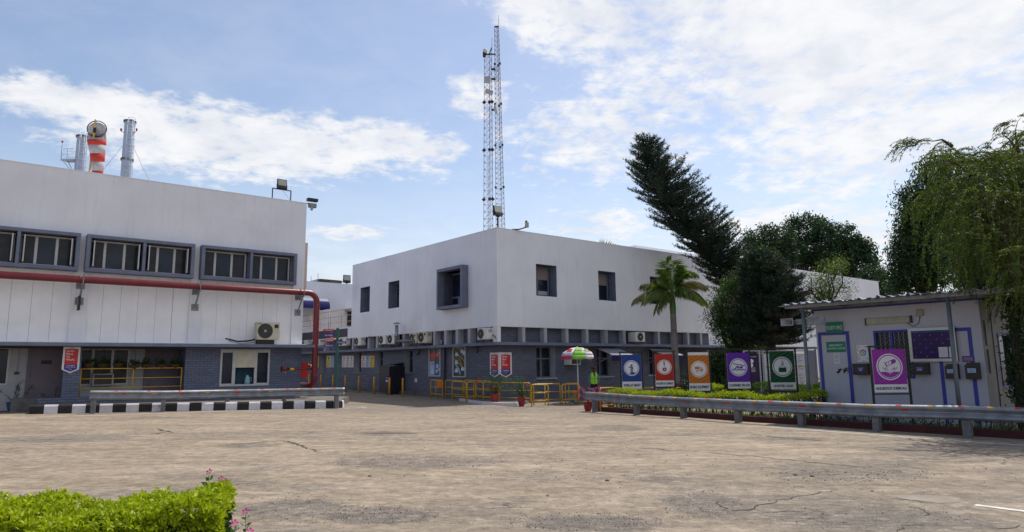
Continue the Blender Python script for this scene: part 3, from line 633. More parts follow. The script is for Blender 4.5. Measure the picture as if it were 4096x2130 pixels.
# right rail
rb = [ground('A5', 1612, 1172), ground('A6', 470, 1012), ground('A6', 997, 1046), ground('C5', 367, 1098) if 0 else ground('A6', 1610, 1094), ground('A6', 2322, 1138), ground('C5', 1377, 1163), ground('C6', 622, 1275)]
ht = [topz('A5', 1612, 902, rb[0]), topz('A6', 470, 786, rb[1]), topz('A6', 997, 812, rb[2]), topz('A6', 1610, 838, rb[3]), topz('A6', 2322, 862, rb[4]), topz('C5', 1377, 800, rb[5]), topz('C6', 622, 992, rb[6])]
print('left rail', [tuple(round(q, 2) for q in p) for p in lb], [round(h, 2) for h in hl]); print('right rail', [tuple(round(q, 2) for q in p) for p in rb], [round(h, 2) for h in ht])
rd = (rb[-1]-rb[-2]).normalized(); rb.append(rb[-1]+rd*(rb[-1]-rb[-2]).length); ht.append(ht[-1])
ddr = (rb[-1]-rb[0]); ddr.z = 0; ddr.normalize(); outR = Vector((ddr.y, -ddr.x, 0)).normalized()
if outR.dot(Vector((0, 0, 0))-rb[3]) < 0: outR = -outR
def rs(v, x):
    px = P(v, x, 0)[0]; best = 0; acc = .35
    for a, b in zip(rb[:-1], rb[1:]):
        r = ray(px, 1600); e_ = b-a; den = r.x*e_.y-r.y*e_.x; t = (a.x*e_.y-a.y*e_.x)/den; p = Vector((r.x*t, r.y*t)); s_ = ((p.x-a.x)*e_.x+(p.y-a.y)*e_.y)/e_.length_squared
        if s_ <= 1 or b == rb[-1]: return acc+s_*e_.length
        acc += e_.length
rf = [(rs('A6', q), .13, 0, k, 0) for q, k in ((50, 'r'), (170, 'y'), (300, 'r'), (427, 'y'), (702, 'y'), (800, 'r'), (928, 'y'), (1165, 'y'), (1290, 'r'), (1430, 'y'), (1820, 'y'), (1995, 'r'), (2167, 'y'), (2540, 'y'))]
rf += [(rs('C5', q), .12, 0, k, 0) for q, k in ((893, 'r'), (1293, 'y'))] + [(rs('C6', q), .12, 0, k, 0) for q, k in ((18, 'r'), (297, 'y'), (570, 'r'), (836, 'y'), (1080, 'r'))]
rf += [(rs('A6', q), w_, 0, 'r', 1) for q, w_ in ((50, .11), (280, .11), (620, .12), (1027, .12), (1512, .18), (2347, .22))] + [(rs('C6', 75), .14, 0, 'r', 1)]
guardrail('guard_rail', 'long galvanised guard rail in front of the safety boards and white booth', rb, ht, outR, rf, (.35, 0))

# ================================================================== things on the left building
def fillet(pts, r, n=8):
    out = [Vector(pts[0])]
    for i in range(1, len(pts)-1):
        a, b, c = Vector(pts[i-1]), Vector(pts[i]), Vector(pts[i+1]); u = (a-b).normalized(); v = (c-b).normalized()
        p0, p1 = b+u*r, b+v*r
        for k in range(n+1):
            t = k/n; out.append(p0*(1-t)**2*1 + b*2*t*(1-t) + p1*t*t) if False else out.append(b + (u*r)*(1-math.sin(t*math.pi/2)) + (v*r)*(1-math.cos(t*math.pi/2)))
    out.append(Vector(pts[-1])); return out
PY = -.58; pzc = 5.17-.135; pr = .135
ux, zx = L('C1', 597, 500, PY); zb_ = L('C1', 560, 985, PY)[1]
t_ = thing('fire_pipe', 'dark red fire water pipe running along the wall and bending down at the corner', 'pipe', LF.w(0, 0, 0), LF.a)
path = fillet([(-30, PY, pzc), (ux, PY, pzc), (ux, PY, zb_), (ux, 2.8, zb_)], .42)
MB().tube(path, pr, 18).build('pipe_run', REDPIPE, t_)
mb = MB()
for u in (L('A1', 590, 1300, PY)[0], L('A3', 292, 190, PY)[0], L('A3', 1135, 240, PY)[0]):
    mb.tube([(u-.02, PY, pzc), (u+.02, PY, pzc)], pr+.018, 18)
for z_ in (pzc-.55, zb_+.45): mb.tube([(ux, PY, z_-.012), (ux, PY, z_+.012)], pr+.01, 18)
mb.build('flange', REDPIPE, t_)
for v, xa, ya, xb, yb in (('A2', 665, 180, 640, 320), ('A3', 275, 245, 268, 372), ('A3', 1118, 300, 1105, 415)):
    ua = L(v, xa, ya, -.02)[0]; zlow = L(v, xb, yb, -.02)[1]
    mb = MB(); mb.box(ua-.14, ua+.14, -.03, -.006, pzc-.30, pzc-.04); mb.box(ua-.14, ua+.14, -.03, -.006, zlow-.14, zlow+.14)
    mb.box(ua-.03, ua+.03, PY-.12, -.03, pzc-.20, pzc-.145)
    mb.tube([(ua, -.03, zlow), (ua, PY+.02, pzc-.19)], .035, 4, smooth=False); mb.box(ua-.02, ua+.02, PY-.14, PY-.13, pzc-.2, pzc+.2)
    mb.build('pipe_bracket', STEEL, t_)
uv, zv = L('C1', 145, 735, PY); mb = MB()
mb.tube([(ux, PY, zv), (uv+.1, PY, zv)], .045, 10); mb.tube([(uv+.1, PY-.02, zv), (uv-.14, PY-.02, zv)], .085, 10)
mb.build('branch_pipe', REDPIPE, t_)
mb = MB(); mb.tube([(uv-.16, PY-.02, zv), (uv-.145, PY-.02, zv)], .13, 16); mb.tube([(uv-.2, PY-.02, zv), (uv-.16, PY-.02, zv)], .02, 8); mb.build('valve_wheel', REDPIPE, t_)
mb = MB(); mb.tube([(uv, PY-.02, zv-.06), (uv+.01, PY-.06, zv-.2)], .035, 8); mb.tube([(uv-.03, PY-.03, zv-.17), (uv+.09, PY-.03, zv-.16)], .012, 6); mb.build('nozzle', GALV, t_)
MB().tube([(uv+.23, PY, zv), (uv+.42, PY, zv)], .05, 10).build('yellow_tag', REFY, t_)
# rotated box lamp at the pilaster under the pipe
ua, za_ = L('A2', 645, 340, -.12); t_ = thing('projecting_sign', 'thin dark box sign with pale ring sticking out from the pilaster', 'sign', LF.w(ua, -.30, za_), LF.a)
MB().box(-.035, .035, -.17, .17, -.27, .27).build('box', BLACKP, t_, bevel=.008)
mb = MB(); mb.ring(0, 0, .09, .12, -.002, .002, n=20); mb.xf(Matrix.Translation((-.038, 0, .05)) @ Matrix.Rotation(R(90), 4, 'Z')); mb.build('ring_mark', PALEGREY, t_)

def make_ac(name, label, w, h, d, loc, rotz, casing=ACW, fan='l', slats=False, stand=True, grp='outdoor units on the wall'):
    t = thing(name, label, 'air conditioner', loc, rotz, grp)
    mb = MB(); mb.box(-w/2, w/2, -d, 0, 0, h); cs = mb.build('casing', casing, t, bevel=.012)
    r = h*.41; cx = (-w/2+r+.05) if fan == 'l' else (w/2-r-.05) if fan == 'r' else 0
    mb = MB(); mb.disc(cx, h/2, r, -d-.006, -d-.001, 0); mb.build('fan_well', ACB, t)
    mb = MB()
    for k in range(5): mb.ring(cx, h/2, r*(.2+.18*k), r*(.2+.18*k)+.007, -d-.016, -d-.010, 0)
    for k in range(12):
        a = k*math.pi/6; mb.tube([(cx+r*.15*math.cos(a), -d-.013, h/2+r*.15*math.sin(a)), (cx+r*math.cos(a), -d-.013, h/2+r*math.sin(a))], .004, 4, smooth=False)
    mb.disc(cx, h/2, r*.17, -d-.018, -d-.008, 1)
    if slats:
        for k in range(15): q = cx-r+2*r*(k+.5)/15; hh = math.sqrt(max(0, r*r-(q-cx)**2)); mb.box(q-.006, q+.006, -d-.02, -d-.012, h/2-hh, h/2+hh)
    mb.ring(cx, h/2, r, r+.014, -d-.018, -d-.001)
    mb.build('fan_grille', [ACG, ACW], t)
    sx = w/2
    mb = MB(); mb.box(sx+.001, sx+.05, -d*.75, -d*.15, h*.12, h*.55); mb.build('valve_cover', casing, t, bevel=.01)
    mb = MB()
    for k in range(6): mb.box(sx-.001, sx+.004, -d*.8, -d*.2, h*(.62+.05*k), h*(.64+.05*k)); mb.build('side_louvres', ACG, t)
    if stand:
        mb = MB()
        for q in (-w*.36, w*.36): mb.box(q-.02, q+.02, -d-.04, .12, -.05, -.012); mb.tube([(q, -d, -.04), (q, .1, -.22)], .014, 4, smooth=False)
        mb.build('bracket', STEEL, t)
    return t
# large unit on the left building
u0, u1, z0, z1 = LF.ry('A3', 782, 492, 962, 640, -.68)
t_ = make_ac('ac_unit', 'big cream outdoor air conditioner with black badge standing on the grey canopy', u1-u0, z1-z0, .36, LF.w((u0+u1)/2, -.32, z0), LF.a, CREAM, 'l', slats=True, stand=False)
w_, h_ = u1-u0, z1-z0
mb = MB(); mb.box(w_*.27, w_*.44, -.366, -.361, h_*.68, h_*.88); mb.build('badge', BLACKP, t_)
mb = MB(); mb.box(w_*.27, w_*.44, -.366, -.361, h_*.63, h_*.67); mb.build('yellow_label', REFY, t_)
mb = MB(); mb.box(-w_/2+.02, -w_/2+.2, -.366, -.361, h_*.88, h_*.94); mb.build('maker_plate', STEEL, t_)
mb = MB(); mb.box(-w_*.45, w_*.3, -.33, -.08, -(z0-2.68)+.002, -.002); mb.build('base_frame', BLACKP, t_)
hz = z0-2.68
t_ = thing('pipe_bundle', 'black insulated refrigerant hose trailing from the cream unit along the canopy', 'hose', LF.w(u0, -.45, 2.68), LF.a)
MB().tube([(.05, 0, .22), (-.3, .05, .14), (-.7, .1, .12), (-1.0, .15, .2), (-1.12, .3, .24)], .035, 8).build('hose', BLACKP, t_)
MB().tube([(.05, -.05, .10), (-.5, 0, .03), (-.9, .1, .08), (-1.1, .2, .22)], .022, 8).build('cable', PALEGREY, t_)

# certificate pennants
def pennant(label, w, h, loc, rotz, full=True, group='certificate pennants', kx=1.):
    t = thing('certificate_sign', label, 'sign', loc, rotz, group)
    def pent(w, top, sh, tip): return [(-w/2, sh), (0, tip), (w/2, sh), (w/2, top), (-w/2, top)]
    MB().prism(pent(w, 0, -h*.86, -h), -.02, 0).build('board', PWHITE, t, bevel=.003)
    wi = w*.76; top = -h*.085
    MB().box(-wi/2, wi/2, -.024, -.0201, -h*.66, top).build('red_field', PRED, t)
    MB().prism(pent(wi, -h*.6601, -h*.845, -h*.945), -.024, -.0201).build('navy_field', PNAVY, t)
    mb = MB(); lh = h*.068
    for i, s_ in enumerate(('Great', 'Place', 'To', 'Work.')):
        mb.text(s_, -wi*.40, top-h*.075-i*h*.108, -.0262, lh*1.12, None if kx == 1 else None, bold=.022, align='l')
    mb.text('Certified', 0, -h*.715, -.0262, h*.048, wi*.62, bold=.02)
    mb.text('MAR 2024 - MAR 2025', 0, -h*.785, -.0262, h*.026, wi*.78, bold=.0)
    mb.text('INDIA', 0, -h*.85, -.0262, h*.03, wi*.24, bold=.0)
    mb.build('lettering', PWHITE, t)
    mb = MB(); mb.text('BUNGE', 0, -h*.052, -.0226, h*.034, w*.36, bold=.0)
    for s_ in (-1, 0, 1): mb.prism([(-.012+s_*.012, -h*.03+.0), (.0+s_*.012, -h*.03-.008), (.012+s_*.012, -h*.03), (s_*.016, -h*.012)], -.0226-.0004*(s_+1), -.0221)
    mb.build('wordmark', PNAVY, t)
    mb = MB()
    for a, b in ((-.44, -.02), (.44, -.02), (-.44, -.5), (.44, -.5)): mb.disc(a*w, b*h-.02, .008, -.026, -.02, n=8)
    mb.build('screw', STEEL, t); return t
u0, zt = L('C3', 967, 238, -.36); u1 = L('C3', 1227, 238, -.36)[0]; zt2 = L('C3', 1065, 652, -.36)[1]; uc = L('C3', 1080, 400, -.36)[0]
pennant('red and navy certificate pennant hanging on the brick pier beside the mauve door', (u1-u0), 2.53-zt2, LF.w(uc, -.03, 2.54), LF.a)

# serving hatch jug
uj, zj = L('A3', 697, 1000, .12)
t_ = thing('water_jug', 'pale teal plastic jug standing in the open serving hatch', 'jug', LF.w(uj, .12, wz0+.08), LF.a)
JUG = plain('teal_plastic', (.25, .42, .48), .35)
MB().lathe([(0, 0), (.10, 0), (.115, .06), (.10, .26), (.055, .33), (.055, .37), (.0, .38)], n=14).build('body', JUG, t_)
MB().tube([(.095, 0, .28), (.17, 0, .27), (.17, 0, .1), (.105, 0, .08)], .014, 6).build('handle', JUG, t_)

# leaf clouds ------------------------------------------------------
def leaves_mesh(name, C, L_, W_, mats, parent=None, dirs=None, flat=.0, fold=True, seed=1, midx=None, loc=None):
    """leaf-shaped two-triangle-pair faces at points C (n,3); L_/W_ length/width arrays or scalars"""
    rg = np.random.default_rng(seed); n = len(C); C = np.asarray(C, float)
    if dirs is None: dirs = rg.normal(size=(n, 3)); dirs[:, 2] += flat
    D = dirs/np.linalg.norm(dirs, axis=1, keepdims=True)
    rnd = rg.normal(size=(n, 3)); S = np.cross(D, rnd); S /= np.linalg.norm(S, axis=1, keepdims=True)+1e-9; N = np.cross(S, D)
    Ls = (np.ones(n)*L_)[:, None]; Ws = (np.ones(n)*W_)[:, None]
    v = np.stack([C, C+D*Ls*.45+S*Ws*.5+N*Ws*.18, C+D*Ls, C+D*Ls*.45-S*Ws*.5+N*Ws*.18], 1).reshape(-1, 3)
    me = bpy.data.meshes.new(name); nf = 2*n
    idx = np.arange(n)[:, None]*4; f = np.concatenate([idx+[0, 1, 2], idx+[0, 2, 3]], 1).reshape(-1)
    me.vertices.add(4*n); me.vertices.foreach_set('co', v.reshape(-1)); me.loops.add(6*n); me.loops.foreach_set('vertex_index', f)
    me.polygons.add(nf); me.polygons.foreach_set('loop_start', np.arange(nf)*3); me.polygons.foreach_set('loop_total', np.full(nf, 3))
    if not isinstance(mats, (list, tuple)): mats = [mats]
    for q in mats: me.materials.append(q)
    if midx is not None: me.polygons.foreach_set('material_index', np.repeat(midx, 2).astype(np.int32))
    me.update(calc_edges=True); me.validate()
    o = bpy.data.objects.new(name, me); COL.objects.link(o)
    if parent: o.parent = parent
    if loc is not None: o.location = loc
    return o
def clumps(n, per, fn, sp, rg):
    c = np.array([fn(rg) for _ in range(n)]); p = np.repeat(c, per, 0) + rg.normal(size=(n*per, 3))*sp; return p
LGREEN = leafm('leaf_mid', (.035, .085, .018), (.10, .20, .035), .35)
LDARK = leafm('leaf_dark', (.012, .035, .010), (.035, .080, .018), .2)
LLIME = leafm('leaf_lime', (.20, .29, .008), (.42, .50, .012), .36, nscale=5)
LLIMED = leafm('leaf_lime_shaded', (.014, .042, .007), (.06, .12, .012), .12, nscale=5)  # greener side leaf, darkened so its colour carries the hedge's shaded faces
LPOT = leafm('leaf_pot', (.02, .055, .015), (.075, .15, .03), .3)
PINK = leafm('petal_pink', (.50, .02, .20), (.72, .06, .38), .3); REDF = leafm('petal_red', (.50, .012, .02), (.62, .04, .05), .3); MAG = leafm('petal_magenta', (.42, .05, .42), (.62, .12, .55), .3)
def bush(parent, name, c, r, n, ll, lw, m, seed, per=12, shell=.5):
    rg = np.random.default_rng(seed)
    def fn(g):
        v = g.normal(size=3); v /= np.linalg.norm(v); return np.array(c) + v*np.array(r)*(shell+(1-shell)*g.random())
    P_ = clumps(n//per, per, fn, min(r)*.13, rg); return leaves_mesh(name, P_, ll*(.6+.7*rg.random(len(P_))), lw, m, parent, seed=seed, flat=.3)
# hanging baskets
BASK = plain('coir_basket', (.07, .04, .025), .9)
lbl = ['hanging fern basket right beside the red pennant', 'second hanging basket from the red pennant', 'hanging basket before the right pane of the inner window', 'hanging basket with long wires over the middle railing post', 'hanging basket just left of the inner mauve door', 'hanging basket under the small green door plate', 'last hanging basket nearest the brick wall']
for i, (xx, yy) in enumerate(((235, 430), (455, 425), (700, 425), (955, 450), (1155, 440), (1400, 440), (1625, 440))):
    u, z = L('C4', xx, yy, .22); t_ = thing('hanging_basket', lbl[i], 'hanging plant', LF.w(u, .22, z), LF.a, 'hanging baskets over the railing')
    MB().lathe([(0, -.20), (.10, -.18), (.17, -.08), (.19, 0), (.16, 0), (.0, -.03)], n=14).build('bowl', BASK, t_)
    mb = MB()
    for k in range(3): a = k*2.1+i; mb.tube([(.17*math.cos(a), .17*math.sin(a), 0), (0, 0, .62)], .004, 4)
    mb.tube([(0, 0, .62), (0, 0, 2.5-z)], .004, 4); mb.build('hanger', BLACKP, t_)
    bush(t_, 'foliage', (0, 0, .05), (.26, .24, .16+.03*(i % 3)), 420, .075, .03, LDARK, 50+i, shell=.2)
def potted(label, base, pr_, ph, mpot, fol, h, seed, flowers=None, m=LPOT, name='potted_plant', group=None, r=None, n=700):
    t = thing(name, label, 'potted plant', base, 0, group)
    MB().lathe([(pr_*.62, 0), (pr_*.85, ph*.3), (pr_, ph*.75), (pr_*.98, ph*.9), (pr_*1.08, ph*.92), (pr_*1.08, ph), (pr_*.93, ph), (pr_*.9, ph*.9), (0, ph*.88)], n=20).build('pot', mpot, t)
    rg = np.random.default_rng(seed); mb = MB(); tips = []
    for k in range(fol):
        a = rg.random()*6.28; q = Vector((0, 0, ph*.85)); pts = [q.copy()]; dr_ = Vector((math.cos(a)*.35, math.sin(a)*.35, 1)).normalized()
        for s_ in range(5): dr_ = (dr_+Vector(rg.normal(size=3)*.25)).normalized(); dr_.z = abs(dr_.z); q = q+dr_*h*(.15+.1*rg.random()); pts.append(q.copy()); tips.append(q.copy())
        mb.tube(pts, [.012, .010, .008, .006, .005, .003], 5)
    mb.build('stems', TRUNK, t)
    c = np.array([list(tips[rg.integers(len(tips))]) for _ in range(n//7)]); p = np.repeat(c, 7, 0)+rg.normal(size=(len(c)*7, 3))*h*.045*(1 if r is None else r)
    leaves_mesh('foliage', p, h*.055, h*.028, m, t, seed=seed, flat=.2)
    if flowers:
        for k, (fx, fz, rr, fm) in enumerate(flowers):
            q = Vector((fx, rg.normal()*.08-.05, fz-(.07 if fx > -.05 and h < .6 else 0))); pp = np.array(q)+rg.normal(size=(26, 3))*rr*.42; leaves_mesh('blossom', pp, rr*.42, rr*.36, fm, t, seed=seed+k)
    return t
BLUEPOT = plain('blue_pot', (.025, .10, .20), .4)
p = LF.w(L('C3', 248, 1100, .3)[0], .3); p.z = .14
potted('small plant in a blue pot beside the mauve door', p, .30, .42, BLUEPOT, 5, .75, 91, m=LDARK, n=500)
p = LF.w(L('C3', 880, 960, .1)[0]-.0, .6); p.z = .14
potted('small dark plant tucked between the mauve door and the brick pier', p, .12, .25, BLUEPOT, 4, .9, 92, m=LDARK, n=260)

# flood lights
def floodlight(label, loc, rotz, tilt, s=.42, stand=.45, frame=True, group='roof flood lights', z0=0):
    t = thing('flood_light', label, 'flood light', loc, rotz, group)
    mb = MB()
    if frame:
        mb.box(-.45, -.41, -.02, .02, z0, stand); mb.box(.41, .45, -.02, .02, z0-.12, stand); mb.box(-.45, .45, -.02, .02, stand, stand+.04)
        mb.tube([(0, 0, stand+.04), (.42, 0, .05)], .006, 4)
    else: mb.tube([(0, 0, z0), (0, 0, stand)], .04, 8); mb.box(-.10, .10, -.03, .03, stand, stand+.05)
    mb.build('stand', BLACKP, t)
    mb = MB(); z = stand+.04; mb.box(-s*.52, -s*.49, -.03, .03, z, z+s*.5); mb.box(s*.49, s*.52, -.03, .03, z, z+s*.5); mb.box(-s*.52, s*.52, -.03, .03, z, z+.03); mb.build('yoke', BLACKP, t)
    M = Matrix.Translation((0, 0, z+s*.52)) @ Matrix.Rotation(tilt, 4, 'X')
    mb = MB(); mb.box(-s*.48, s*.48, -.05, .05, -s*.25, s*.5, 0); mb.box(-s*.46, s*.46, -.10, .04, -s*.48, -s*.26, 0)
    for k in range(7): q = -s*.4+k*s*.8/6; mb.box(q-.008, q+.008, .051, .09, -s*.2, s*.45, 0)
    mb.xf(M).build('lamp_body', BLACKP, t, bevel=.006)
    MB().box(-s*.42, s*.42, -.056, -.051, -s*.18, s*.44).xf(M).build('lens', mat('lamp_lens', (.35, .36, .32), .25, var=.1), t)
    return t
u, z = L('A1', 2060, 735, .3); floodlight('flood light on a black frame on the left roof edge', LF.w(u, .1, ZT), LF.a, R(-8), .46, .50)
# corner camera cluster
u, z = L('A1', 2280, 775, .2); t_ = thing('security_light', 'twin black camera and lamp cluster on the left roof corner', 'security light', LF.w(.05, .1, z), LF.a)
MB().tube([(-.25, 0, .02), (.12, 0, .05)], .025, 6).build('arm', BLACKP, t_); MB().box(.0, .5, -.14, .10, .16, .30).build('lamp_body', BLACKP, t_, bevel=.01)
MB().box(.08, .44, -.12, .1, -.14, .06).build('camera_housing', STEEL, t_, bevel=.02); MB().lathe([(0, -.30), (.05, -.28), (.07, -.2), (.07, -.14)], (.22, -.05, 0), 10).build('dome', PALEGREY, t_)

# fire hose cabinet with hydrant head
YF = .5; u0, u1, z0, z1 = LF.ry('C1', 384, 640, 460, 862, YF)
t_ = thing('hose_cabinet', 'bright red fire hose cabinet mounted on the flank of the left block', 'fire cabinet', LF.w(.0, YF, z0), LF.a)
MB().box(.01, u1, -.25, .3, 0, z1-z0).build('box', RED, t_, bevel=.01); MB().tube([(u1, .0, (z1-z0)*.8), (u1+.16, 0, (z1-z0)*.8)], .09, 10).build('hydrant_head', REDPIPE, t_)
MB().tube([(u1+.16, 0, (z1-z0)*.8), (u1+.26, 0, (z1-z0)*.77)], .05, 10).build('outlet_cap', mat('brass', (.5, .35, .15), .4, .6), t_)
MB().tube([(.1, .1, 0), (.1, .1, -(z0-.2))], .04, 8).build('riser', REDPIPE, t_)

# direction signpost
g0 = ground('C1', 915, 1040); dpt = 30.5
def sp(x, y): return at('C1', x, y, dpt)
b_ = sp(910, 1000); base = Vector((b_.x, b_.y, gz(b_.x, b_.y))); top = sp(892, 122)
t_ = thing('direction_post', 'dark green signpost with small red and purple arrow boards', 'signpost', base, 0)
MB().box(-.05, .05, -.05, .05, 0, top.z-base.z).build('pole', GREENP, t_, bevel=.006)
for s_, x0, x1, y0, y1, m_, dirn in (('VP PACKING', 718, 876, 137, 172, PRED, -1), ('OIL SHED', 718, 878, 213, 250, PPURPLE, -1), ('REFINERIES', 724, 880, 290, 328, PRED, -1), ('SPECIALITY', 724, 880, 368, 404, PPURPLE, -1), ('ADMIN BLOCK', 915, 1078, 320, 356, PPURPLE, 1)):
    a = sp(x0, y1); b = sp(x1, y0); zc = (a.z+b.z)/2-base.z; hh = (b.z-a.z)/2; xa, xb = a.x-base.x, b.x-base.x
    if dirn < 0: o_ = [(xa, zc), (xa+hh, zc-hh), (xb, zc-hh), (xb, zc+hh), (xa+hh, zc+hh)]
    else: o_ = [(xa, zc-hh), (xb-hh, zc-hh), (xb, zc), (xb-hh, zc+hh), (xa, zc+hh)]
    ab = MB().prism(o_, -.07, -.052).build('arrow_board', m_, t_)
    MB().text(s_, (xa+xb)/2+(hh*.5 if dirn < 0 else -hh*.3), zc, -.0725, hh*1.05, (xb-xa)*.72, bold=.01).build('lettering', PWHITE, ab)
for x0, x1, y0, y1, m_, tx in ((828, 874, 176, 204, PPURPLE, '9'), (826, 876, 252, 284, PRED, 'SU'), (848, 880, 404, 428, PPURPLE, 'A')):
    a = sp(x0, y1); b = sp(x1, y0); zc = (a.z+b.z)/2-base.z
    ab = MB().box(a.x-base.x, b.x-base.x, -.066, -.052, a.z-base.z, b.z-base.z).build('number_plate', m_, t_)
    MB().text(tx, (a.x+b.x)/2-base.x, zc, -.0685, (b.z-a.z)*.5).build('lettering', PWHITE, ab)

# ================================================================== CENTRE BUILDING
KT, KB_, KLB, KLT = 8.154, 3.472, 2.603, 2.745
LY = KF.hx('B6', 175, 900, 0)[0]; LX = KF.hy('A8', 710, 1200, 0)[0]
print('K sizes', LX, LY)
K = thing('corner_building', 'white upper storey over grey blue painted brick, corner building behind the yellow barriers', 'building', KF.w(0, 0, 0), KF.a)
fnC = lambda u, z, d: (u, d, z); fnB = lambda u, z, d: (d, u, z)
def kc(v, a, b, c, d, yl=0.): return KF.ry(v, a, b, c, d, yl)
cw = []
for (x0, y0, x1, y1) in ((487, 616, 739, 1013), (1227, 694, 1444, 1060), (1842, 759, 2043, 1103)):
    a = KF.hy('B8', x0, y0); b = KF.hy('B8', x1, y1); cw.append((a[0], b[0], b[1], a[1]))
bw = []
for (x0, y0, x1, y1) in ((276, 903, 381, 1180), (608, 833, 733, 1133)):
    a = KF.hx('B6', x0, y0); b = KF.hx('B6', x1, y1); bw.append((b[0], a[0], b[1], a[1]))
zz1 = (cw[0][3]+cw[1][3]+cw[2][3])/3; zz0 = (cw[0][2]+cw[1][2]+cw[2][2])/3; cw = [(a, b, zz0, zz1) for a, b, _, _ in cw]
zz1 = (bw[0][3]+bw[1][3])/2; zz0 = (bw[0][2]+bw[1][2])/2; bw = [(a, b, zz0, zz1) for a, b, _, _ in bw]
pa = KF.hx('B6', 1178, 684, -.4); pb = KF.hx('B6', 1480, 1127, -.4); pw = (pb[0], pa[0], pb[1], pa[1]); pin = (pw[0]+.16, pw[1]-.12, pw[2]+.16, pw[3]-.16)
print('windows', cw, bw, pw)
mb = MB(); mb.wall(fnC, 0, LX, KB_, KT, cw, .55, 0, 1); mb.wall(fnB, 0, LY, KB_, KT, bw+[pin], .55, 0, 1)
mb.add([(0, 0, KT), (LX, 0, KT), (LX, LY, KT), (0, LY, KT)], [(0, 1, 2, 3)])
mb.add([(0, 0, KB_), (LX, 0, KB_), (LX, .5, KB_), (0, .5, KB_)], [(0, 1, 2, 3)]); mb.add([(0, .5, KB_), (.5, .5, KB_), (.5, LY, KB_), (0, LY, KB_)], [(0, 1, 2, 3)])
mb.add([(LX, 0, KB_), (LX, LY, KB_), (LX, LY, KT), (LX, 0, KT)], [(0, 1, 2, 3)]); mb.add([(0, LY, KB_), (LX, LY, KB_), (LX, LY, KT), (0, LY, KT)], [(3, 2, 1, 0)])
mb.build('upper_wall', [WHITE, GREYBLUE], K)
mb = MB(); mb.box(-.012, LX, -.012, .14, KT, KT+.03); mb.box(-.012, .14, .14, LY, KT, KT+.03); mb.build('parapet_coping', WHITE, K)
BROWN = mat('blind_brown', (.20, .17, .16), .8)
for a, b, c, d in cw:      # deep set windows on the right face
    fm = MB(); y = .50; fm.box(a+.05, b-.05, y, y+.05, d-.10, d-.03); fm.box(a+.05, b-.05, y, y+.05, c+.03, c+.10); fm.box(a+.05, a+.11, y, y+.05, c+.10, d-.10); fm.box(b-.16, b-.09, y, y+.05, c+.10, d-.10); fm.box(a+(b-a)*.36, a+(b-a)*.36+.06, y, y+.05, c+.10, d-.10)
    f = fm.build('window', GREYBLUE, K); MB().box(a, b, .548, .556, c, d).build('pane', GLASS, f)
    MB().box(a+.11, b-.16, .530, .535, c+(d-c)*(.56 if a < 8 else .5), d-.10).build('blind', BROWN, f)
    if a < 5: MB().box(a+(b-a)*.38, b-.18, .528, .536, c+.12, c+(d-c)*.20).build('paper_screen', PALEGREY, f)
for a, b, c, d in bw:
    fm = MB(); x = .50; fm.box(x, x+.05, a+.04, b-.04, d-.10, d-.03); fm.box(x, x+.05, a+.04, b-.04, c+.03, c+.10); fm.box(x, x+.05, a+.04, a+.1, c+.1, d-.1); fm.box(x, x+.05, b-.1, b-.04, c+.1, d-.1)
    f = fm.build('window', GREYBLUE, K); MB().box(.548, .556, a, b, c, d).build('pane', GLASS, f)
a, b, c, d = pw; mb = MB(); X = -.40
mb.box(X, .56, a, b, d-.16, d); mb.box(X, .56, a, b, c, c+.16); mb.box(X, .56, a, a+.16, c+.16, d-.16); mb.box(X, .56, b-.12, b, c+.16, d-.16)
mb.box(.35, .56, a+.16, a+(b-a)*.62, c+.16, c+.62); mb.build('window_surround', GREYBLUE, K, bevel=.015)
f = MB().box(.52, .56, a+.16, b-.12, c+.62, c+.70).box(.50, .55, a+(b-a)*.50, a+(b-a)*.50+.07, c+.7, d-.18).box(.50, .55, a+.2, b-.14, d-.26, d-.18).build('window', GREYBLUE, K)
MB().box(.56, .57, a+.1, b-.1, c+.1, d-.1).build('pane', GLASS, f); MB().box(.535, .545, a+.22, a+(b-a)*.50, c+1.0, d-.26).build('blind', BROWN, f)

# lower storey brick, band, ledge, pilasters
LL = LY+16.
def kb(v, a, b, xl): return KF.hx(v, a, b, xl)
BX = .45
rec = []      # tall recessed windows on the long face: (y0,y1,z0,z1)
for v, xa, ya, xb, yb in (('C2', 797, 432, 920, 792), ('C2', 372, 452, 480, 782), ('C2', 66, 462, 162, 772), ('C1', 672, 482, 745, 765), ('C1', 515, 492, 560, 760)):
    p0 = kb(v, xa, ya, BX); p1 = kb(v, xb, yb, BX); rec.append((p1[0], p0[0], p1[1], p0[1]))
rz0 = sum(r_[2] for r_ in rec[:3])/3; rz1 = min(2.58, sum(r_[3] for r_ in rec[:3])/3); rec = [(a, b, rz0, rz1) for a, b, _, _ in rec]
crec = []
for v, xa, ya, xb, yb in (('A5', 820, 302, 1080, 708), ('A5', 1628, 372, 1850, 690), ('A6', 590, 340, 735, 570)):
    p0 = KF.hy(v, xa, ya, BX); p1 = KF.hy(v, xb, yb, BX); crec.append((p0[0], p1[0], p1[1], min(p0[1], 2.58)))
crec = [(a, b, crec[0][2], 2.56) for a, b, _, _ in crec]
LX2 = LX+14
mb = MB(); mb.wall(fnB, BX, LL, -1.6, KLB+.02, rec, .42, 0, 1)
mb.v = [((x+BX) if True else x, y, z) for x, y, z in mb.v]
LP = KF.hy('A6', 790, 500, BX)[0]; mb.wall(lambda u, z, d: (u, BX+d, z), BX, LP, -1.6, KLB+.02, crec, .42, 0, 1)
mb.add([(LP, BX, -1.6), (LP, 6, -1.6), (LP, 6, KLB), (LP, BX, KLB)], [(0, 1, 2, 3)]); mb.add([(LP, 6, -1.6), (LX2, 6, -1.6), (LX2, 6, KLB), (LP, 6, KLB)], [(0, 1, 2, 3)])
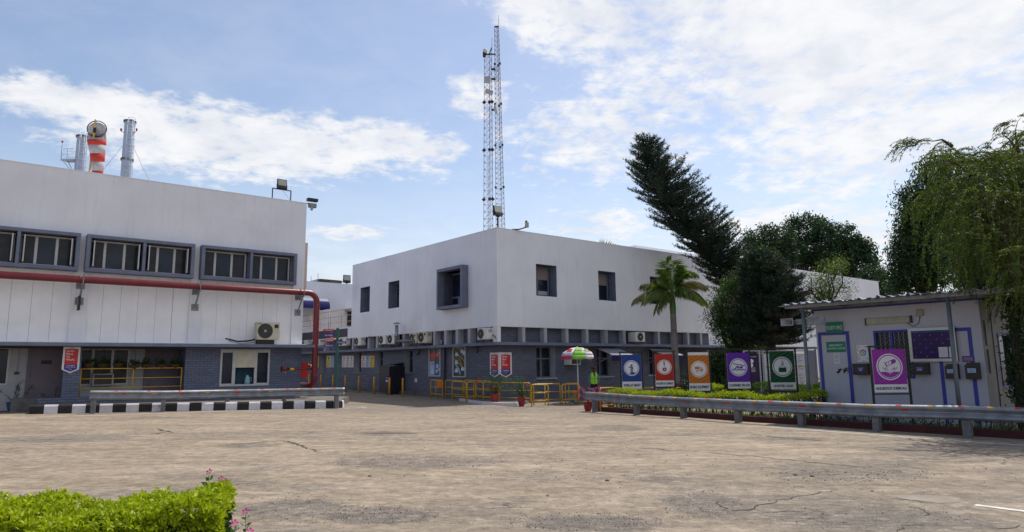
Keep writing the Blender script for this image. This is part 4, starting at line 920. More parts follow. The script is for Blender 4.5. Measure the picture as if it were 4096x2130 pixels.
mb.build('brick_wall', [BRICK2, PALEGREY], K)
mb = MB(); mb.wall(fnB, .38, LL, KLT-.02, KB_+.02, [], .1); mb.v = [(x+.38, y, z) for x, y, z in mb.v]
mb.wall(lambda u, z, d: (u, .38+d, z), .38, LX, KLT-.02, KB_+.02, [], .1); mb.build('brick_band', BRICK2, K)
for a, b, c, d in rec:
    f = MB().box(.80, .86, a, b, c, c+.06).box(.80, .86, a, b, d-.06, d).box(.80, .86, a, a+.06, c+.06, d-.06).box(.80, .86, b-.06, b, c+.06, d-.06).box(.81, .85, a+.06, b-.06, c+.8, c+.85).build('window', GREYBLUE, K)
    MB().box(.866, .872, a-.05, b+.05, c-.05, d+.05).build('pane', GLASS2, f); MB().box(.40, .86, a-.10, b+.06, c-.06, c-.002).build('sill', GREYBLUE, f)
for a, b, c, d in crec:
    m_ = (a+b)/2; f = MB().box(a, b, .80, .86, c, c+.06).box(a, b, .80, .86, d-.06, d).box(a, a+.06, .80, .86, c+.06, d-.06).box(b-.06, b, .80, .86, c+.06, d-.06).box(m_-.08, m_+.02, .81, .85, c+.06, d-.06).box(a+.06, b-.06, .812, .852, d-.62, d-.55).build('window', GREYBLUE, K)
    MB().box(a-.05, b+.05, .866, .872, c-.05, d+.05).build('pane', GLASS2, f); MB().box(a-.06, b+.06, .38, .86, c-.06, c-.002).build('sill', PALEGREY, f)
mb = MB(); mb.hprism([(-.05, -.05), (LX+1.6, -.05), (LX+1.6, .6), (.6, .6), (.6, LL), (-.05, LL)], KLB, KLT); mb.build('ledge', GREYBLUE, K, bevel=.01)
MB().box(LP, LX2, .61, 6.1, KLB, KLT-.03).build('porch_ceiling', PLINTH, K)
mb_l = []
for v, xs_, n_ in (('A5', (655, 948, 1236, 1505, 1762, 2005), 'c'), ('A6', (128, 332, 717, 903, 1047, 1190), 'c')):
    for q in xs_: u = KF.hy(v, q, 150, .02)[0]; MB().box(u-.09, u+.09, .02, .37, KLT+.002, KB_-.002).build('pilaster', PALEGREY, K)
MB().box(.02, .22, .02, .37, KLT+.002, KB_-.002).build('pilaster', WHITE, K)
for v, xs_ in (('C2', (1752, 1572, 1402, 1238, 785, 395, 272, 40)), ('C1', (740,))):
    for q in xs_: y = KF.hx(v, q, 300, .02)[0]; MB().box(.02, .37, y-.11, y+.11, KLT+.002, KB_-.002).build('pilaster', PALEGREY, K)
# plinth along the foot
mb = MB(); mb.box(.12, .449, 1.2, LL, -1.2, kb('C2', 900, 1055, .12)[1]); mb.build('plinth', PLINTH, K)
# low wing with roof terrace beyond the upper storey
zpar = KF.hx('C8', 890, 1020, .0)[1]; zpar0 = KB_
mb = MB(); mb.box(.0, .3, LY+.01, LL, KB_, zpar); mb.build('terrace_parapet', WHITE, K)
MB().box(-.02, -.002, LY+.5, LL, zpar-.62, zpar-.08).build('parapet_gutter', mat('dark_gutter', (.05, .05, .055), .6), K)
MB().box(.3, LX, LY+.01, LL, KB_, KB_+.25).build('terrace_floor', PLINTH, K)
# wall behind the terrace
YW = LY+9.; wz = KF.hy('C8', 500, 228, YW)[1]
mb = MB(); mb.wall(lambda u, z, d: (u, YW+d, z), -6, LX, 3, wz, [], .2); mb.add([(-6, YW, wz), (LX, YW, wz), (LX, YW+8, wz), (-6, YW+8, wz)], [(0, 1, 2, 3)]); mb.build('rear_wall', WHITE, K)
u0, u1, z0, z1 = kc('C8', 850, 755, 905, 1000, YW-.05); mb = MB(); mb.box(u0, u1+.6, YW-.08, YW-.02, z0, z1); d_ = mb.build('door', BLACKP, K); MB().box(u0-.2, u1+.8, YW-.7, YW-.02, z1+.05, z1+.18).build('door_canopy', PALEGREY, d_)
# awning over the terrace
yA = YW-1.6; u0, z0 = KF.hy('C8', 40, 600, yA); u1 = KF.hy('C8', 515, 600, yA)[0]; zt_ = KF.hy('C8', 350, 545, yA)[1]; zb_2 = KF.hy('C8', 360, 695, yA)[1]
AWN = plain('blue_awning', (.018, .018, .10), .8)
t_ = thing('terrace_awning', 'curved white and blue awning over the roof terrace', 'awning', KF.w(0, 0), KF.a)
prof = [(yA-.25, zb_2), (yA-.22, zb_2+.3), (yA-.05, zb_2+.55), (yA+.3, zb_2+.78), (yA+.9, zt_), (YW-.02, zt_+.1)]
mb = MB(); mb.add([(u, a, b) for u in (u0-2, u1) for a, b in prof], [(i, i+1, i+7, i+6) for i in range(5)], smooth=True)
mb.m = [0, 0, 1, 1, 1]; mb.add([(u1, a, b) for a, b in prof]+[(u1, YW-.02, zb_2)], [(0, 6, 5, 4, 3, 2, 1)], 0); mb.build('canvas', [AWN, plain('awning_top', (.24, .26, .32), .7)], t_)
MB().tube([(u1-.05, yA-.2, zb_2), (u1-.05, yA-.2, KB_)], .03, 8).build('leg', PALEGREY, t_)
# terrace railing along parapet
xr = .15; y0 = LY+.15; zt_r = KF.hx('C8', 750, 716, xr)[1]
pp = [KF.w(xr, LY+.1, zpar), KF.w(xr, LL-.5, zpar)]; hh = zt_r-zpar
rail_frame('terrace_railing', 'thin yellow three bar railing around the roof terrace', pp, [hh, hh*.66, hh*.33], [i/9 for i in range(10)], r=.025, m=YELLOWD)
# cabinet on the terrace
p0 = KF.hx('C8', 130, 1000, 1.2); t_ = thing('electrical_cabinet', 'pale electrical cabinet standing on the roof terrace', 'cabinet', KF.w(1.2, p0[0], KB_+.25), KF.a)
hz_ = KF.hx('C8', 130, 800, 1.2)[1]-KB_-.25
MB().box(-.4, .4, -.45, .45, 0, hz_).build('box', ACW, t_, bevel=.01); MB().box(-.41, -.401, -.35, .35, hz_*.1, hz_*.5).build('lower_grille', ACG, t_); MB().box(-.41, -.401, -.3, .1, hz_*.78, hz_*.93).build('meter_window', GLASS, t_)
# tank and lamp on the rear roof
u0, u1, z0, z1 = kc('C8', 265, 120, 700, 215, YW+1.0)
t_ = thing('roof_tank', 'rusty dark trough tank lying on the rear roof', 'tank', KF.w((u0+u1)/2, YW+1., wz), KF.a); W = (u1-u0)/2; h_ = (z1-z0)*1.1
MB().prism([(-W*1.05, 0), (W*.9, 0), (W, h_*.55), (W*1.02, h_*.85), (W*.7, h_*.95), (-W*.8, h_), (-W, h_*.85)], -.6, .6).build('shell', mat('rusty_tank', (.055, .045, .03), .9, var=.5, scale=2, dirt=.5, dcol=(.14, .12, .07)), t_, bevel=.04)
MB().prism([(-W*1.22, 0), (-W*1.05, 0), (-W, h_*.85), (-W*1.08, h_*.8)], -.55, .55).build('end_plate', PALEGREY, t_)
for i, q in enumerate((198, 322)):
    u = KF.hy('C8', q, 150, YW+.3)[0]; zq = KF.hy('C8', q, 115 if i == 0 else 55, YW+.3)[1]
    tag(MB().tube([(0, 0, 0), (0, 0, zq-wz)], .02, 6).build('roof_rod', STEEL, None, KF.w(u, YW+.3, wz), KF.a), 'thin steel rod on the rear roof, %s the rusty tank' % ('left of' if i == 0 else 'standing in front of'), 'rod')
u, z = KF.hy('C8', 845, 255, YW+.1); floodlight('square flood light on the rear roof next to the rusty tank', KF.w(u, YW+.2, wz), KF.a, R(0), .62, .05, frame=False)

# flank building to the right (recessed white wall) and far blocks
a = KF.hy('A8', 1388, 1040, 2.5); b = KF.hy('A8', 1576, 960, 6.); e = KF.hy('S', 3513, 1122, 6.)
ANX = thing('annex_building', 'plain white annex wall stepping back behind the leaning conifer', 'building', KF.w(0, 0), KF.a)
MB().box(LX+.02, a[0], .62, 6.0, KLT, a[1]).build('low_wall', WHITE, ANX)
MB().box(LX+.02, e[0], 6.01, 16, KLT-2, KF.hy('S', 3300, 1095, 6.)[1]).build('high_wall', WHITE, ANX)

# ================================================================== things on the corner building
RB = KF.a - math.pi/2      # rotation of things mounted on the long face (outward = -x)
acs = [('C1', 405, 480, 308, 372, 'outdoor unit farthest left on the long wall, beside the red pipe'), ('C1', 612, 662, 298, 388, 'outdoor unit half hidden behind the red pipe'),
 ('C1', 912, 944, 282, 392, 'outdoor unit partly behind the green signpost'), ('C1', 958, 1050, 276, 390, 'outdoor unit behind the purple arrow board pointing right'),
 ('C1', 1184, 1275, 264, 385, 'lone outdoor unit between the green signpost and the flue'), ('C2', 425, 522, 233, 364, 'left unit of the pair beside the flue'),
 ('C2', 552, 648, 218, 360, 'unit touching the flue on its left'), ('C2', 872, 975, 204, 348, 'small outdoor unit left of the big beige one'),
 ('C2', 1003, 1128, 180, 345, 'big beige outdoor unit with black badge'), ('C2', 1877, 2024, 128, 294, 'outdoor unit nearest the corner under the white wall, with barred fan')]
for v, x0, x1, y0, y1, lab in acs:
    a = KF.hx(v, x0, y1, -.30); b = KF.hx(v, x1, y1, -.30); w_ = a[0]-b[0]; h_ = a[1]; top = KF.hx(v, x0, y0, -.30)[1]
    h_ = top-a[1]; cy = (a[0]+b[0])/2
    t_ = make_ac('ac_unit', lab, w_, h_, .34, KF.w(.04, cy, max(a[1], KLT+.07)), RB, ACW if 'beige' not in lab else CREAM, slats='barred' in lab, grp='outdoor units above the ledge')
    if 'beige' in lab: MB().box(w_*.18, w_*.36, -.346, -.341, h_*.66, h_*.85).build('badge', BLACKP, t_); MB().box(w_*.18, w_*.36, -.346, -.341, h_*.6, h_*.65).build('yellow_label', REFY, t_)
    if lab.startswith('lone') or 'nearest' in lab:
        q = KF.w(-.1, cy-w_/2-.1, a[1]+.1); c_ = thing('ac_hose', 'black hose running from the %s' % ('lone outdoor unit to the wall' if lab.startswith('lone') else 'corner outdoor unit down to the ledge'), 'hose', q, RB)
        MB().tube([(0, 0, .1), (.2, 0, .25), (.5, .1, .42), (.8, .25, .45)] if lab.startswith('lone') else [(0, 0, .1), (.12, .1, .0), (.2, .2, -.3)], .02, 6).build('hose', BLACKP, c_)
u0, u1, z0, z1 = KF.ry('A6', 452, 82, 562, 190, -.30)
make_ac('ac_unit', 'outdoor unit alone on the right wall above the blue awnings', u1-u0, z1-z0, .55, KF.w((u0+u1)/2, .25, max(z0, KLT+.07)), KF.a, slats=False, fan='c', grp='outdoor units above the ledge')
# window air conditioner and wall fan
u0, u1, z0, z1 = KF.ry('A5', 1283, 428, 1417, 535, -.05)
W, Hh = u1-u0, z1-z0; t_ = thing('window_ac', 'box air conditioner in the brick wall behind the parasol', 'air conditioner', KF.w((u0+u1)/2, .40, z0), KF.a)
MB().box(-W/2, W/2, -.45, .1, 0, Hh).build('casing', ACW, t_, bevel=.012)
mb = MB(); mb.box(-W/2+.05, W/2-.05, -.456, -.45, .04, Hh-.04)
for i in range(8): q = -W/2+.08+i*(W-.16)/7; mb.box(q-.008, q+.008, -.47, -.456, .05, Hh-.05, 1)
for i in range(5): q = .08+i*(Hh-.16)/4; mb.box(-W/2+.05, W/2-.05, -.475, -.468, q-.006, q+.006, 1)
mb.build('grille', [ACB, ACG], t_)
u, z = KF.hy('A5', 1540, 488, .1); t_ = thing('wall_fan', 'grey wall fan on a bracket above the guard', 'fan', KF.w(u, .1, z), KF.a)
mb = MB(); r = .17
for k in range(5): mb.ring(0, 0, r*(.3+.18*k), r*(.3+.18*k)+.006, -.07, -.064)
for k in range(16): a = k*math.pi/8; mb.tube([(0, -.07, 0), (r*math.cos(a), -.06, r*math.sin(a))], .003, 4)
mb.ring(0, 0, r, r+.012, -.08, .0); mb.build('cage', STEEL, t_)
mb = MB()
for k in range(3):
    a = k*2.09; pts = [(0.02*math.cos(a+1), .02*math.sin(a+1)), (r*.8*math.cos(a-.35), r*.8*math.sin(a-.35)), (r*.88*math.cos(a+.1), r*.88*math.sin(a+.1)), (r*.7*math.cos(a+.5), r*.7*math.sin(a+.5))]; mb.prism(pts, -.04, -.034)
mb.build('blade', GALVP, t_)
MB().lathe([(0, 0), (.06, .01), (.07, .1), (0, .14)], n=12, M=Matrix.Rotation(R(-90), 4, 'X')).build('motor', PALEGREY, t_); MB().tube([(0, .1, 0), (-.1, .2, -.12), (-.1, .34, -.15)], .02, 6).build('bracket', STEEL, t_)
# flue
yf = KF.hx('C2', 686, 200, -.45)[0]; zt_ = KF.hx('C2', 686, 38, -.45)[1]; zb_3 = KF.hx('C2', 686, 385, -.45)[1]
t_ = thing('flue_pipe', 'thin metal flue with a conical rain cap rising over the outdoor units', 'flue', KF.w(-.45, yf, zb_3), KF.a); hh = zt_-zb_3
MB().tube([(0, 0, 0), (0, 0, hh-.16)], .10, 14).build('pipe', GALV, t_)
MB().lathe([(.0, hh+.01), (.23, hh-.06), (.22, hh-.07), (0, hh-.03)], n=18).build('cap', GALVP, t_)
mb = MB()
for k in range(3): a = k*2.1; mb.tube([(.09*math.cos(a), .09*math.sin(a), hh-.2), (.11*math.cos(a), .11*math.sin(a), hh-.04)], .008, 4)
mb.build('cap_strut', GALVP, t_)
MB().tube([(0, 0, .28), (0, -.5, .24), (0, -1.7, .22), (.6, -1.75, .22)], .08, 12).build('duct', GALVP, t_); MB().tube([(0, 0, .5), (0, 0, .54)], .13, 14).build('collar', GALVP, t_)
# drain pipe
yd, zd0 = KF.hx('C2', 1384, 1180, .36)
t_ = tag(MB().box(-.06, .06, -.06, .06, gz(*KF.w(.3, yd)[:2])-.05, KLB).build('drain_pipe', mat('dark_drain', (.045, .05, .065), .5), None, KF.w(.37, yd), KF.a), 'dark square drain pipe between the two framed display windows', 'pipe')
# vertical vent stack in the band
y_, z_ = KF.hx('C2', 1245, 270, .1); tag(MB().tube([(0, 0, KLT), (0, 0, KB_)], .09, 10).build('vent_stack', PALEGREY, None, KF.w(.1, y_), KF.a), 'pale vertical vent pipe in the brick band right of the big beige unit', 'pipe')
y_, z_ = KF.hx('C2', 1330, 240, .33); t_ = thing('cable_loop', 'black cable looping down the brick band beside the vent pipe', 'cable', KF.w(.33, y_, z_), RB)
MB().tube([(.3, 0, .2), (0, -.02, .3), (-.25, -.03, .1), (-.3, -.05, -.3), (-.35, 0, -.38)], .015, 6).build('cable', BLACKP, t_); MB().box(.05, .2, -.06, .0, -.42, -.22).build('junction_box', PALEGREY, t_)
for v, xx, yy, dz in (('C2', 1022, 470, 0), ('C2', 1880, 450, 0)):
    y_, z_ = KF.hx(v, xx, yy, .42); t_ = thing('cable_tail', 'short black cable tail hanging below the ledge %s' % ('near the first display window' if xx < 1500 else 'right of the second display window'), 'cable', KF.w(.42, y_, z_), RB)
    MB().tube([(0, -.02, .25), (.05, -.04, 0), (-.05, -.03, -.12)] + ([(-.3, -.02, -.16)] if xx < 1500 else []), .03, 6).build('cable', BLACKP, t_)

def onB(v, x0, x1, y0, y1, xl=BX-.012):
    a = KF.hx(v, x0, y0, xl); b = KF.hx(v, x1, y1, xl); return a[0], b[0], b[1], a[1]     # yL(far), yR(near), z0, z1
# safety posters
P_Y, P_B, P_W, P_PK, P_G = plain('poster_yellow', (.60, .42, .08), .5), plain('poster_blue', (.28, .42, .62), .5), plain('poster_white', (.58, .56, .60), .5), plain('poster_rose', (.56, .48, .50), .5), plain('poster_lime', (.50, .56, .42), .5)
YG = plain('poster_yellowgreen', (.45, .50, .08), .5)
for v, x0, x1, m_, ic, lab in (('C1', 626, 649, YG, PBLACK, 'yellow green poster just right of the red pipe'), ('C1', 770, 824, P_Y, WOODB, 'yellow poster of the pair left of the green signpost'), ('C1', 825, 874, P_B, PNAVY, 'light blue poster of the pair left of the green signpost'),
  ('C1', 1000, 1056, P_W, PPURPLE, 'white poster with violet emblem, first right of the signpost'), ('C1', 1057, 1112, P_PK, PRED, 'pale rose poster in the middle of the white trio'), ('C1', 1113, 1168, P_W, PGREEN, 'white poster with lime emblem ending the white trio'),
  ('C1', 1286, 1350, P_PK, PRED, 'cream poster with red flame emblem starting the coloured trio'), ('C1', 1351, 1411, P_B, PNAVY, 'light blue poster in the middle of the coloured trio'), ('C1', 1412, 1477, P_Y, WOODB, 'yellow poster ending the coloured trio')):
    a, b, z0, z1 = onB(v, x0, x1, 537, 708); w_ = a-b; h_ = z1-z0; t_ = thing('safety_poster', lab, 'poster', KF.w(BX-.002, (a+b)/2, z0), RB, 'posters on the long wall')
    MB().box(-w_/2+.006, w_/2-.006, -.012, 0, 0, h_).build('sheet', m_, t_)
    mb = MB(); mb.disc(0, h_*.80, w_*.13, -.0145, -.0125, 0, 12); mb.prism([(-w_*.1, h_*.68), (0, h_*.62), (w_*.1, h_*.68), (0, h_*.9)], -.0155, -.0148, 0)
    for k in range(7): mb.box(-w_*.34, w_*(.1+.22*((k*37) % 5)/4), -.0142, -.0125, h_*(.08+.065*k), h_*(.08+.065*k)+h_*.018, 1)
    mb.box(-w_*.28, w_*.28, -.0142, -.0125, h_*.56, h_*.585, 1); mb.build('emblem_and_lines', [ic, PBLACK], t_)
# pennants wrapped round the corner
a, b, z0, z1 = onB('C2', 2058, 2197, 485, 855, BX-.05); zt = z1
pennant('certificate pennant left of the pair at the brick corner, on the long wall', a-b, z1-z0, KF.w(BX-.03, (a+b)/2+.0, z1), RB)
u0, u1 = KF.hy('A5', 329, 400, BX-.05)[0], KF.hy('A5', 492, 400, BX-.05)[0]
pennant('certificate pennant right of the pair at the brick corner, facing the yard', u1-u0, z1-z0, KF.w((u0+u1)/2, BX-.03, z1), KF.a)
# two framed display windows
HELM = plain('helmet_white', (.50, .54, .58), .35)
for k, (x0, x1, y0, y1) in enumerate(((1160, 1327, 414, 836), (1511, 1697, 404, 848))):
    a, b, z0, z1 = onB('C2', x0, x1, y0, y1, BX-.06); w_, h_ = a-b, z1-z0
    t_ = thing('display_window', ('framed display of protective gear with red and blue print, left of the drain pipe', 'framed display of white helmets and yellow straps, right of the drain pipe')[k], 'display', KF.w(BX, (a+b)/2, z0), RB)
    mb = MB(); f_ = .055; mb.box(-w_/2, w_/2, -.07, 0, 0, f_); mb.box(-w_/2, w_/2, -.07, 0, h_-f_, h_); mb.box(-w_/2, -w_/2+f_, -.07, 0, f_, h_-f_); mb.box(w_/2-f_, w_/2, -.07, 0, f_, h_-f_); mb.build('frame', ALU, t_)
    MB().box(-w_/2+f_, w_/2-f_, -.02, -.004, f_, h_-f_).build('backing', mat('display_backing', (.045, .05, .06), .3, var=.4, scale=4), t_)
    mb = MB(); g = np.random.default_rng(5+k); iw, ih = w_-2*f_, h_-2*f_
    if k == 0:
        mb.box(-iw*.48, iw*.48, -.03, -.021, h_*.66, h_*.80, 0); mb.prism([(-iw*.48, h_*.58), (-iw*.1, h_*.66), (iw*.1, h_*.66), (-iw*.3, h_*.55)], -.035, -.021, 0)
        mb.box(-iw*.48, -iw*.02, -.03, -.021, f_+.03, h_*.52, 1); mb.box(iw*.02, iw*.48, -.032, -.021, f_+.05, h_*.46, 2)
        mb.prism([(-iw*.4, h_*.10), (-iw*.1, h_*.10), (-iw*.2, h_*.32)], -.036, -.031, 3); mb.ring(-iw*.25, h_*.43, .05, .08, -.036, -.031, 0, 14); mb.box(-iw*.03, iw*.03, -.05, -.02, f_, h_-f_, 4)
        mb.disc(iw*.25, h_*.36, .10, -.04, -.033, 5, 14); mb.disc(iw*.18, h_*.18, .11, -.04, -.033, 1, 14); mb.disc(iw*.38, h_*.24, .08, -.044, -.034, 6, 14)
        for q in range(6): mb.disc(float(g.uniform(-.4, .4))*iw, float(g.uniform(.12, .9))*h_, .045, -.041, -.037, int(g.integers(0, 7)), 8)
    mb.build('printed_gear', [PRED, P_B, plain('print_blue', (.03, .12, .40), .5), P_PK, STEEL, HELM, P_Y], t_) if k == 0 else None
    if k == 1:
        for hx_, hz_2 in ((.25, .80), (-.22, .70), (.42, .74), (-.25, .44), (-.25, .16), (.3, .22)):
            mb = MB(); mb.lathe([(.17, 0), (.13, .03), (.125, .08), (.09, .14), (.0, .165)], n=14, M=Matrix.Translation((hx_*iw, -.03, hz_2*h_)) @ Matrix.Diagonal((iw*.95/1.0*1.15, .25, 1.25, 1))); mb.build('helmet', HELM, t_)
        mb = MB()
        for p0, p1 in (((-.45, .95), (.48, .52)), ((-.45, .62), (.45, .30)), ((.1, .98), (.48, .86)), ((.05, .62), (.35, .28))): mb.tube([(p0[0]*iw, -.055, p0[1]*h_), (p1[0]*iw, -.055, p1[1]*h_)], .018, 5)
        mb.build('yellow_straps', P_Y, t_); MB().tube([(-.3*iw, -.05, .45*h_), (0, -.05, .25*h_), (.15*iw, -.05, .08*h_)], .05, 6).build('teal_strap', JUG, t_)
# steel lock-up beside the wall
a, b, z0, z1 = onB('C2', 430, 577, 655, 1025, -.55); gzv = gz(*KF.w(-.5, (a+b)/2)[:2]); z0 = gzv+.12; h_ = z1-z0
DST = mat('dark_blue_steel', (.022, .022, .035), .45, .2, var=.2, scale=5)
t_ = thing('steel_lockup', 'dark steel lock-up with sloping lid against the long wall', 'lock-up', KF.w(-.55, (a+b)/2, gzv), RB); w_ = a-b
MB().box(-w_/2, w_/2, 0, .98, .12, h_).build('body', DST, t_, bevel=.01)
mb = MB(); mb.prism([(-.62, 0), (.62, 0), (.62, h_-.15), (-.62, h_-.15)], -.02, .0)
mb = MB(); mb.hprism([(-w_/2-.06, -.06), (w_/2+.06, -.06), (w_/2+.06, .99), (-w_/2-.06, .99)], [h_, h_+.05, h_+.16, h_+.1], [h_+.04, h_+.09, h_+.20, h_+.14]); mb.build('lid', DST, t_)
mb = MB()
for k in range(4): mb.box(w_/2+.003, w_/2+.02, .06+.23*k, .09+.23*k, .15, h_-.05)
mb.box(w_/2+.003, w_/2+.016, .05, .93, h_*.5, h_*.53); mb.build('side_frame', BLACKP, t_)
MB().box(-w_/2+.04, w_/2-.04, -.014, -.002, .2, h_-.08).build('door', DST, t_)
mb = MB(); mb.box(w_*.16, w_*.42, -.022, -.0145, h_*.42, h_*.62, 0); mb.text('UPI', w_*.29, h_*.57, -.0228, .05, None, 1); mb.box(w_*.2, w_*.38, -.0235, -.0222, h_*.45, h_*.50, 1); mb.build('purple_notice', [PPURPLE, PWHITE], t_)
a, b, z0, z1 = onB('C2', 952, 985, 864, 918); t_ = thing('wall_notice', 'small pale notice sheet low on the brick below the display window', 'notice', KF.w(BX-.003, (a+b)/2, z0), RB); w_, h_ = a-b, z1-z0
mb = MB(); mb.box(-w_/2, w_/2, -.01, 0, 0, h_, 0)
for k in range(4): mb.box(-w_*.35, w_*.3, -.012, -.0105, h_*(.2+.17*k), h_*(.25+.17*k), 1)
mb.build('sheet', [PWHITE, PNAVY], t_)
# awnings on the right face
AWT = plain('awning_grey', (.26, .25, .30), .6)
for k, (v, x0, x1, y0, y1, yv) in enumerate((('A6', 190, 430, 340, 400, 0), ('A6', 770, 985, 345, 400, 0))):
    yo = -.85; ua, zf = KF.hy(v, x0, 340, yo); ub = KF.hy(v, x1, 340, yo)[0]; zv = KF.hy(v, x0+40, 400, yo)[1]
    t_ = thing('window_awning', ('folding grey and blue awning over the window behind the guard', 'folding grey and blue awning behind the palm trunk')[k], 'awning', KF.w((ua+ub)/2, yo, zf), KF.a); W = (ub-ua)/2
    zr = 2.56-zf; mb = MB(); mb.hprism([(-W, 0), (W, 0), (W, 1.28), (-W, 1.28)], [0, 0, zr, zr], [.02, .02, zr+.02, zr+.02]); mb.build('canvas', AWT, t_)
    n = 16; pts = [(-W, 0)] ; low = []
    for i in range(n*4+1): q = -W+2*W*i/(n*4); low.append((q, (zv-zf)-.045*abs(math.sin(i*math.pi/4))))
    mb = MB(); mb.add([(q, 0, 0) for q, _ in low]+[(q, 0, z) for q, z in low], [(i, i+len(low), i+len(low)+1, i+1) for i in range(len(low)-1)]); vo = mb.build('valance', AWN, t_); sm = vo.modifiers.new('s', 'SOLIDIFY'); sm.thickness = .006
    mb = MB(); mb.tube([(-W, .02, 0), (W, .02, 0)], .03, 8); mb.tube([(-W+.1, .02, 0), (-W+.1, 1.26, -.45)], .018, 6); mb.tube([(W-.1, .02, 0), (W-.1, 1.26, -.45)], .018, 6); mb.build('frame', PALEGREY, t_)
# roof items
u, z = KF.hy('B1', 300, 1215, .2); t_ = floodlight('flood light on a black post at the top of the building corner', KF.w(.35, .35, KT+.02), KF.a, R(-14), .50, .62, frame=False)
t_ = thing('roof_camera', 'small camera on a bent arm over the right roof edge', 'camera', KF.w(KF.hy('B1', 385, 1300, 0)[0], 0, KT), KF.a)
MB().tube([(-.1, .1, .05), (.2, -.1, .06), (.5, -.3, .18)], .035, 6).build('arm', BLACKP, t_); MB().box(.46, .60, -.38, -.22, .16, .42).build('housing', mat('cam_beige', (.35, .31, .25), .5), t_, bevel=.02); MB().lathe([(0, .52), (.05, .5), (.06, .42)], (.5, -.3, 0), 8).build('dome', BLACKP, t_)

# lattice masts on the roof
MASTM = mat('mast_steel', (.13, .075, .08), .7, .1, var=.3, scale=4)
MASTW = mat('mast_pale', (.30, .28, .30), .6, .3, var=.5, scale=1.5)
def mast(label, base_v, top_v, wb, wt, dep, nb, zb, name='lattice_mast', m=MASTM):
    b = at(*base_v, dep); t_p = at(*top_v, dep); H = t_p.z-zb; t = thing(name, label, 'antenna mast', (b.x, b.y, zb), 0)
    off = Vector((t_p.x-b.x, 0, H))
    def corner(k, s): a = [R(200), R(320), R(80)][k]; wd = (wb+(wt-wb)*s)/math.sqrt(3); return off*s + Vector((wd*math.cos(a), wd*math.sin(a), 0))
    for k in range(3): MB().tube([corner(k, s/8) for s in range(9)], .017, 6).build('leg', m, t)
    mb = MB()
    for i in range(nb):
        s0, s1 = i/nb, (i+1)/nb
        for k in range(3):
            j = (k+1) % 3; mb.tube([corner(k, s0), corner(j, s1)], .007, 4, caps=False, smooth=False); mb.tube([corner(j, s0), corner(k, s1)], .007, 4, caps=False, smooth=False); mb.tube([corner(k, s1), corner(j, s1)], .009, 4, caps=False, smooth=False)
    mb.build('lattice', m, t)
    return t, corner, H
t1, c1_, H1 = mast('shorter lattice mast with dishes and boxes, left of the two on the roof', ('B1', 231, 1296), ('B1', 229, 252), .62, .50, 43., 30, KT)
def mz(y, dep=43.): return at('B1', 231, y, dep).z-KT
mb = MB()
for yq in (540, 825, 1118, 525, 810, 1105):
    s = mz(yq)/H1
    for k in (0, 1) if yq in (540, 825, 1118) else (2,): c = c1_(k, s); MB().prism([(c.x-.13, c.z), (c.x, c.z-.13), (c.x+.13, c.z), (c.x, c.z+.13)], c.y-.06, c.y+.06).build('joint_plate', BLACKP, t1)
mb = MB(); c = c1_(0, .985); mb.box(c.x-.1, c.x+.75, c.y-.05, c.y+.05, H1-.06, H1); mb.box(c.x-.1, c.x+.1, c.y-.1, c.y+.1, H1-.2, H1+.1); mb.tube([c1_(0, 1)+Vector((.3, 0, -.1)), c1_(1, 1)+Vector((0, 0, .4))], .04, 6); mb.tube([c1_(1, .99), c1_(1, .99)+Vector((.03, 0, 1.25))], .015, 5); mb.build('top_frame', BLACKP, t1)
MB().lathe([(0, .34), (.10, .3), (.14, .18), (.12, 0), (0, 0)], (c1_(0, 1).x+.05, c1_(0, 1).y, H1+.05), 12).build('beacon', CREAM, t1)
c = c1_(0, mz(410)/H1); MB().box(c.x, c.x+.42, c.y-.2, c.y-.05, c.z-.22, c.z+.22).build('radio_box', PALEGREY, t1, bevel=.02)
c = c1_(0, mz(472)/H1); MB().box(c.x+.1, c.x+.62, c.y-.3, c.y-.05, c.z-.16, c.z+.10).xf(Matrix.Translation(c) @ Matrix.Rotation(R(20), 4, 'Y') @ Matrix.Translation(-c)).build('angled_box', PALEGREY, t1, bevel=.03)
for yq, s_ in ((348, 1), (406, 1)):
    c = c1_(1, mz(yq)/H1); mb = MB()
    for k in range(-2, 3): mb.tube([(c.x+.05, c.y, c.z+k*.09), (c.x+.42, c.y-.1, c.z+k*.10)], .008, 4); mb.tube([(c.x+.15+.07*(k+2), c.y-.05, c.z-.22), (c.x+.15+.07*(k+2), c.y-.05, c.z+.22)], .008, 4)
    mb.box(c.x-.05, c.x+.22, c.y-.06, c.y, c.z-.06, c.z+.06); mb.build('grid_antenna', BLACKP, t1)
c = c1_(1, mz(592)/H1); MB().lathe([(0, -.10), (.22, -.06), (.34, .06), (.33, .075), (.2, -.02), (0, -.06)], n=20, M=Matrix.Translation((c.x+.22, c.y-.1, c.z)) @ Matrix.Rotation(R(78), 4, 'Y')).build('dish', PALEGREY, t1, )
MB().box(c.x-.05, c.x+.2, c.y-.05, c.y+.02, c.z-.02, c.z+.1).build('dish_mount', BLACKP, t1)
MB().tube([(-.05, .1, .02), (-.02, .1, H1*.5)], .014, 4).build('feeder_cable', BLACKP, t1)
t2, c2_, H2 = mast('taller tapering lattice mast, right of the two on the roof', ('B1', 306, 1290), ('B1', 279, 85), .66, .30, 45., 48, KT)
mb = MB()
for yq in (310, 550, 795, 1045):
    s = (at('B1', 300, yq, 45.).z-KT)/H2
    for k in range(3): c = c2_(k, s); MB().box(c.x-.07, c.x+.07, c.y-.07, c.y+.07, c.z-.06, c.z+.06).build('joint_plate', BLACKP, t2)
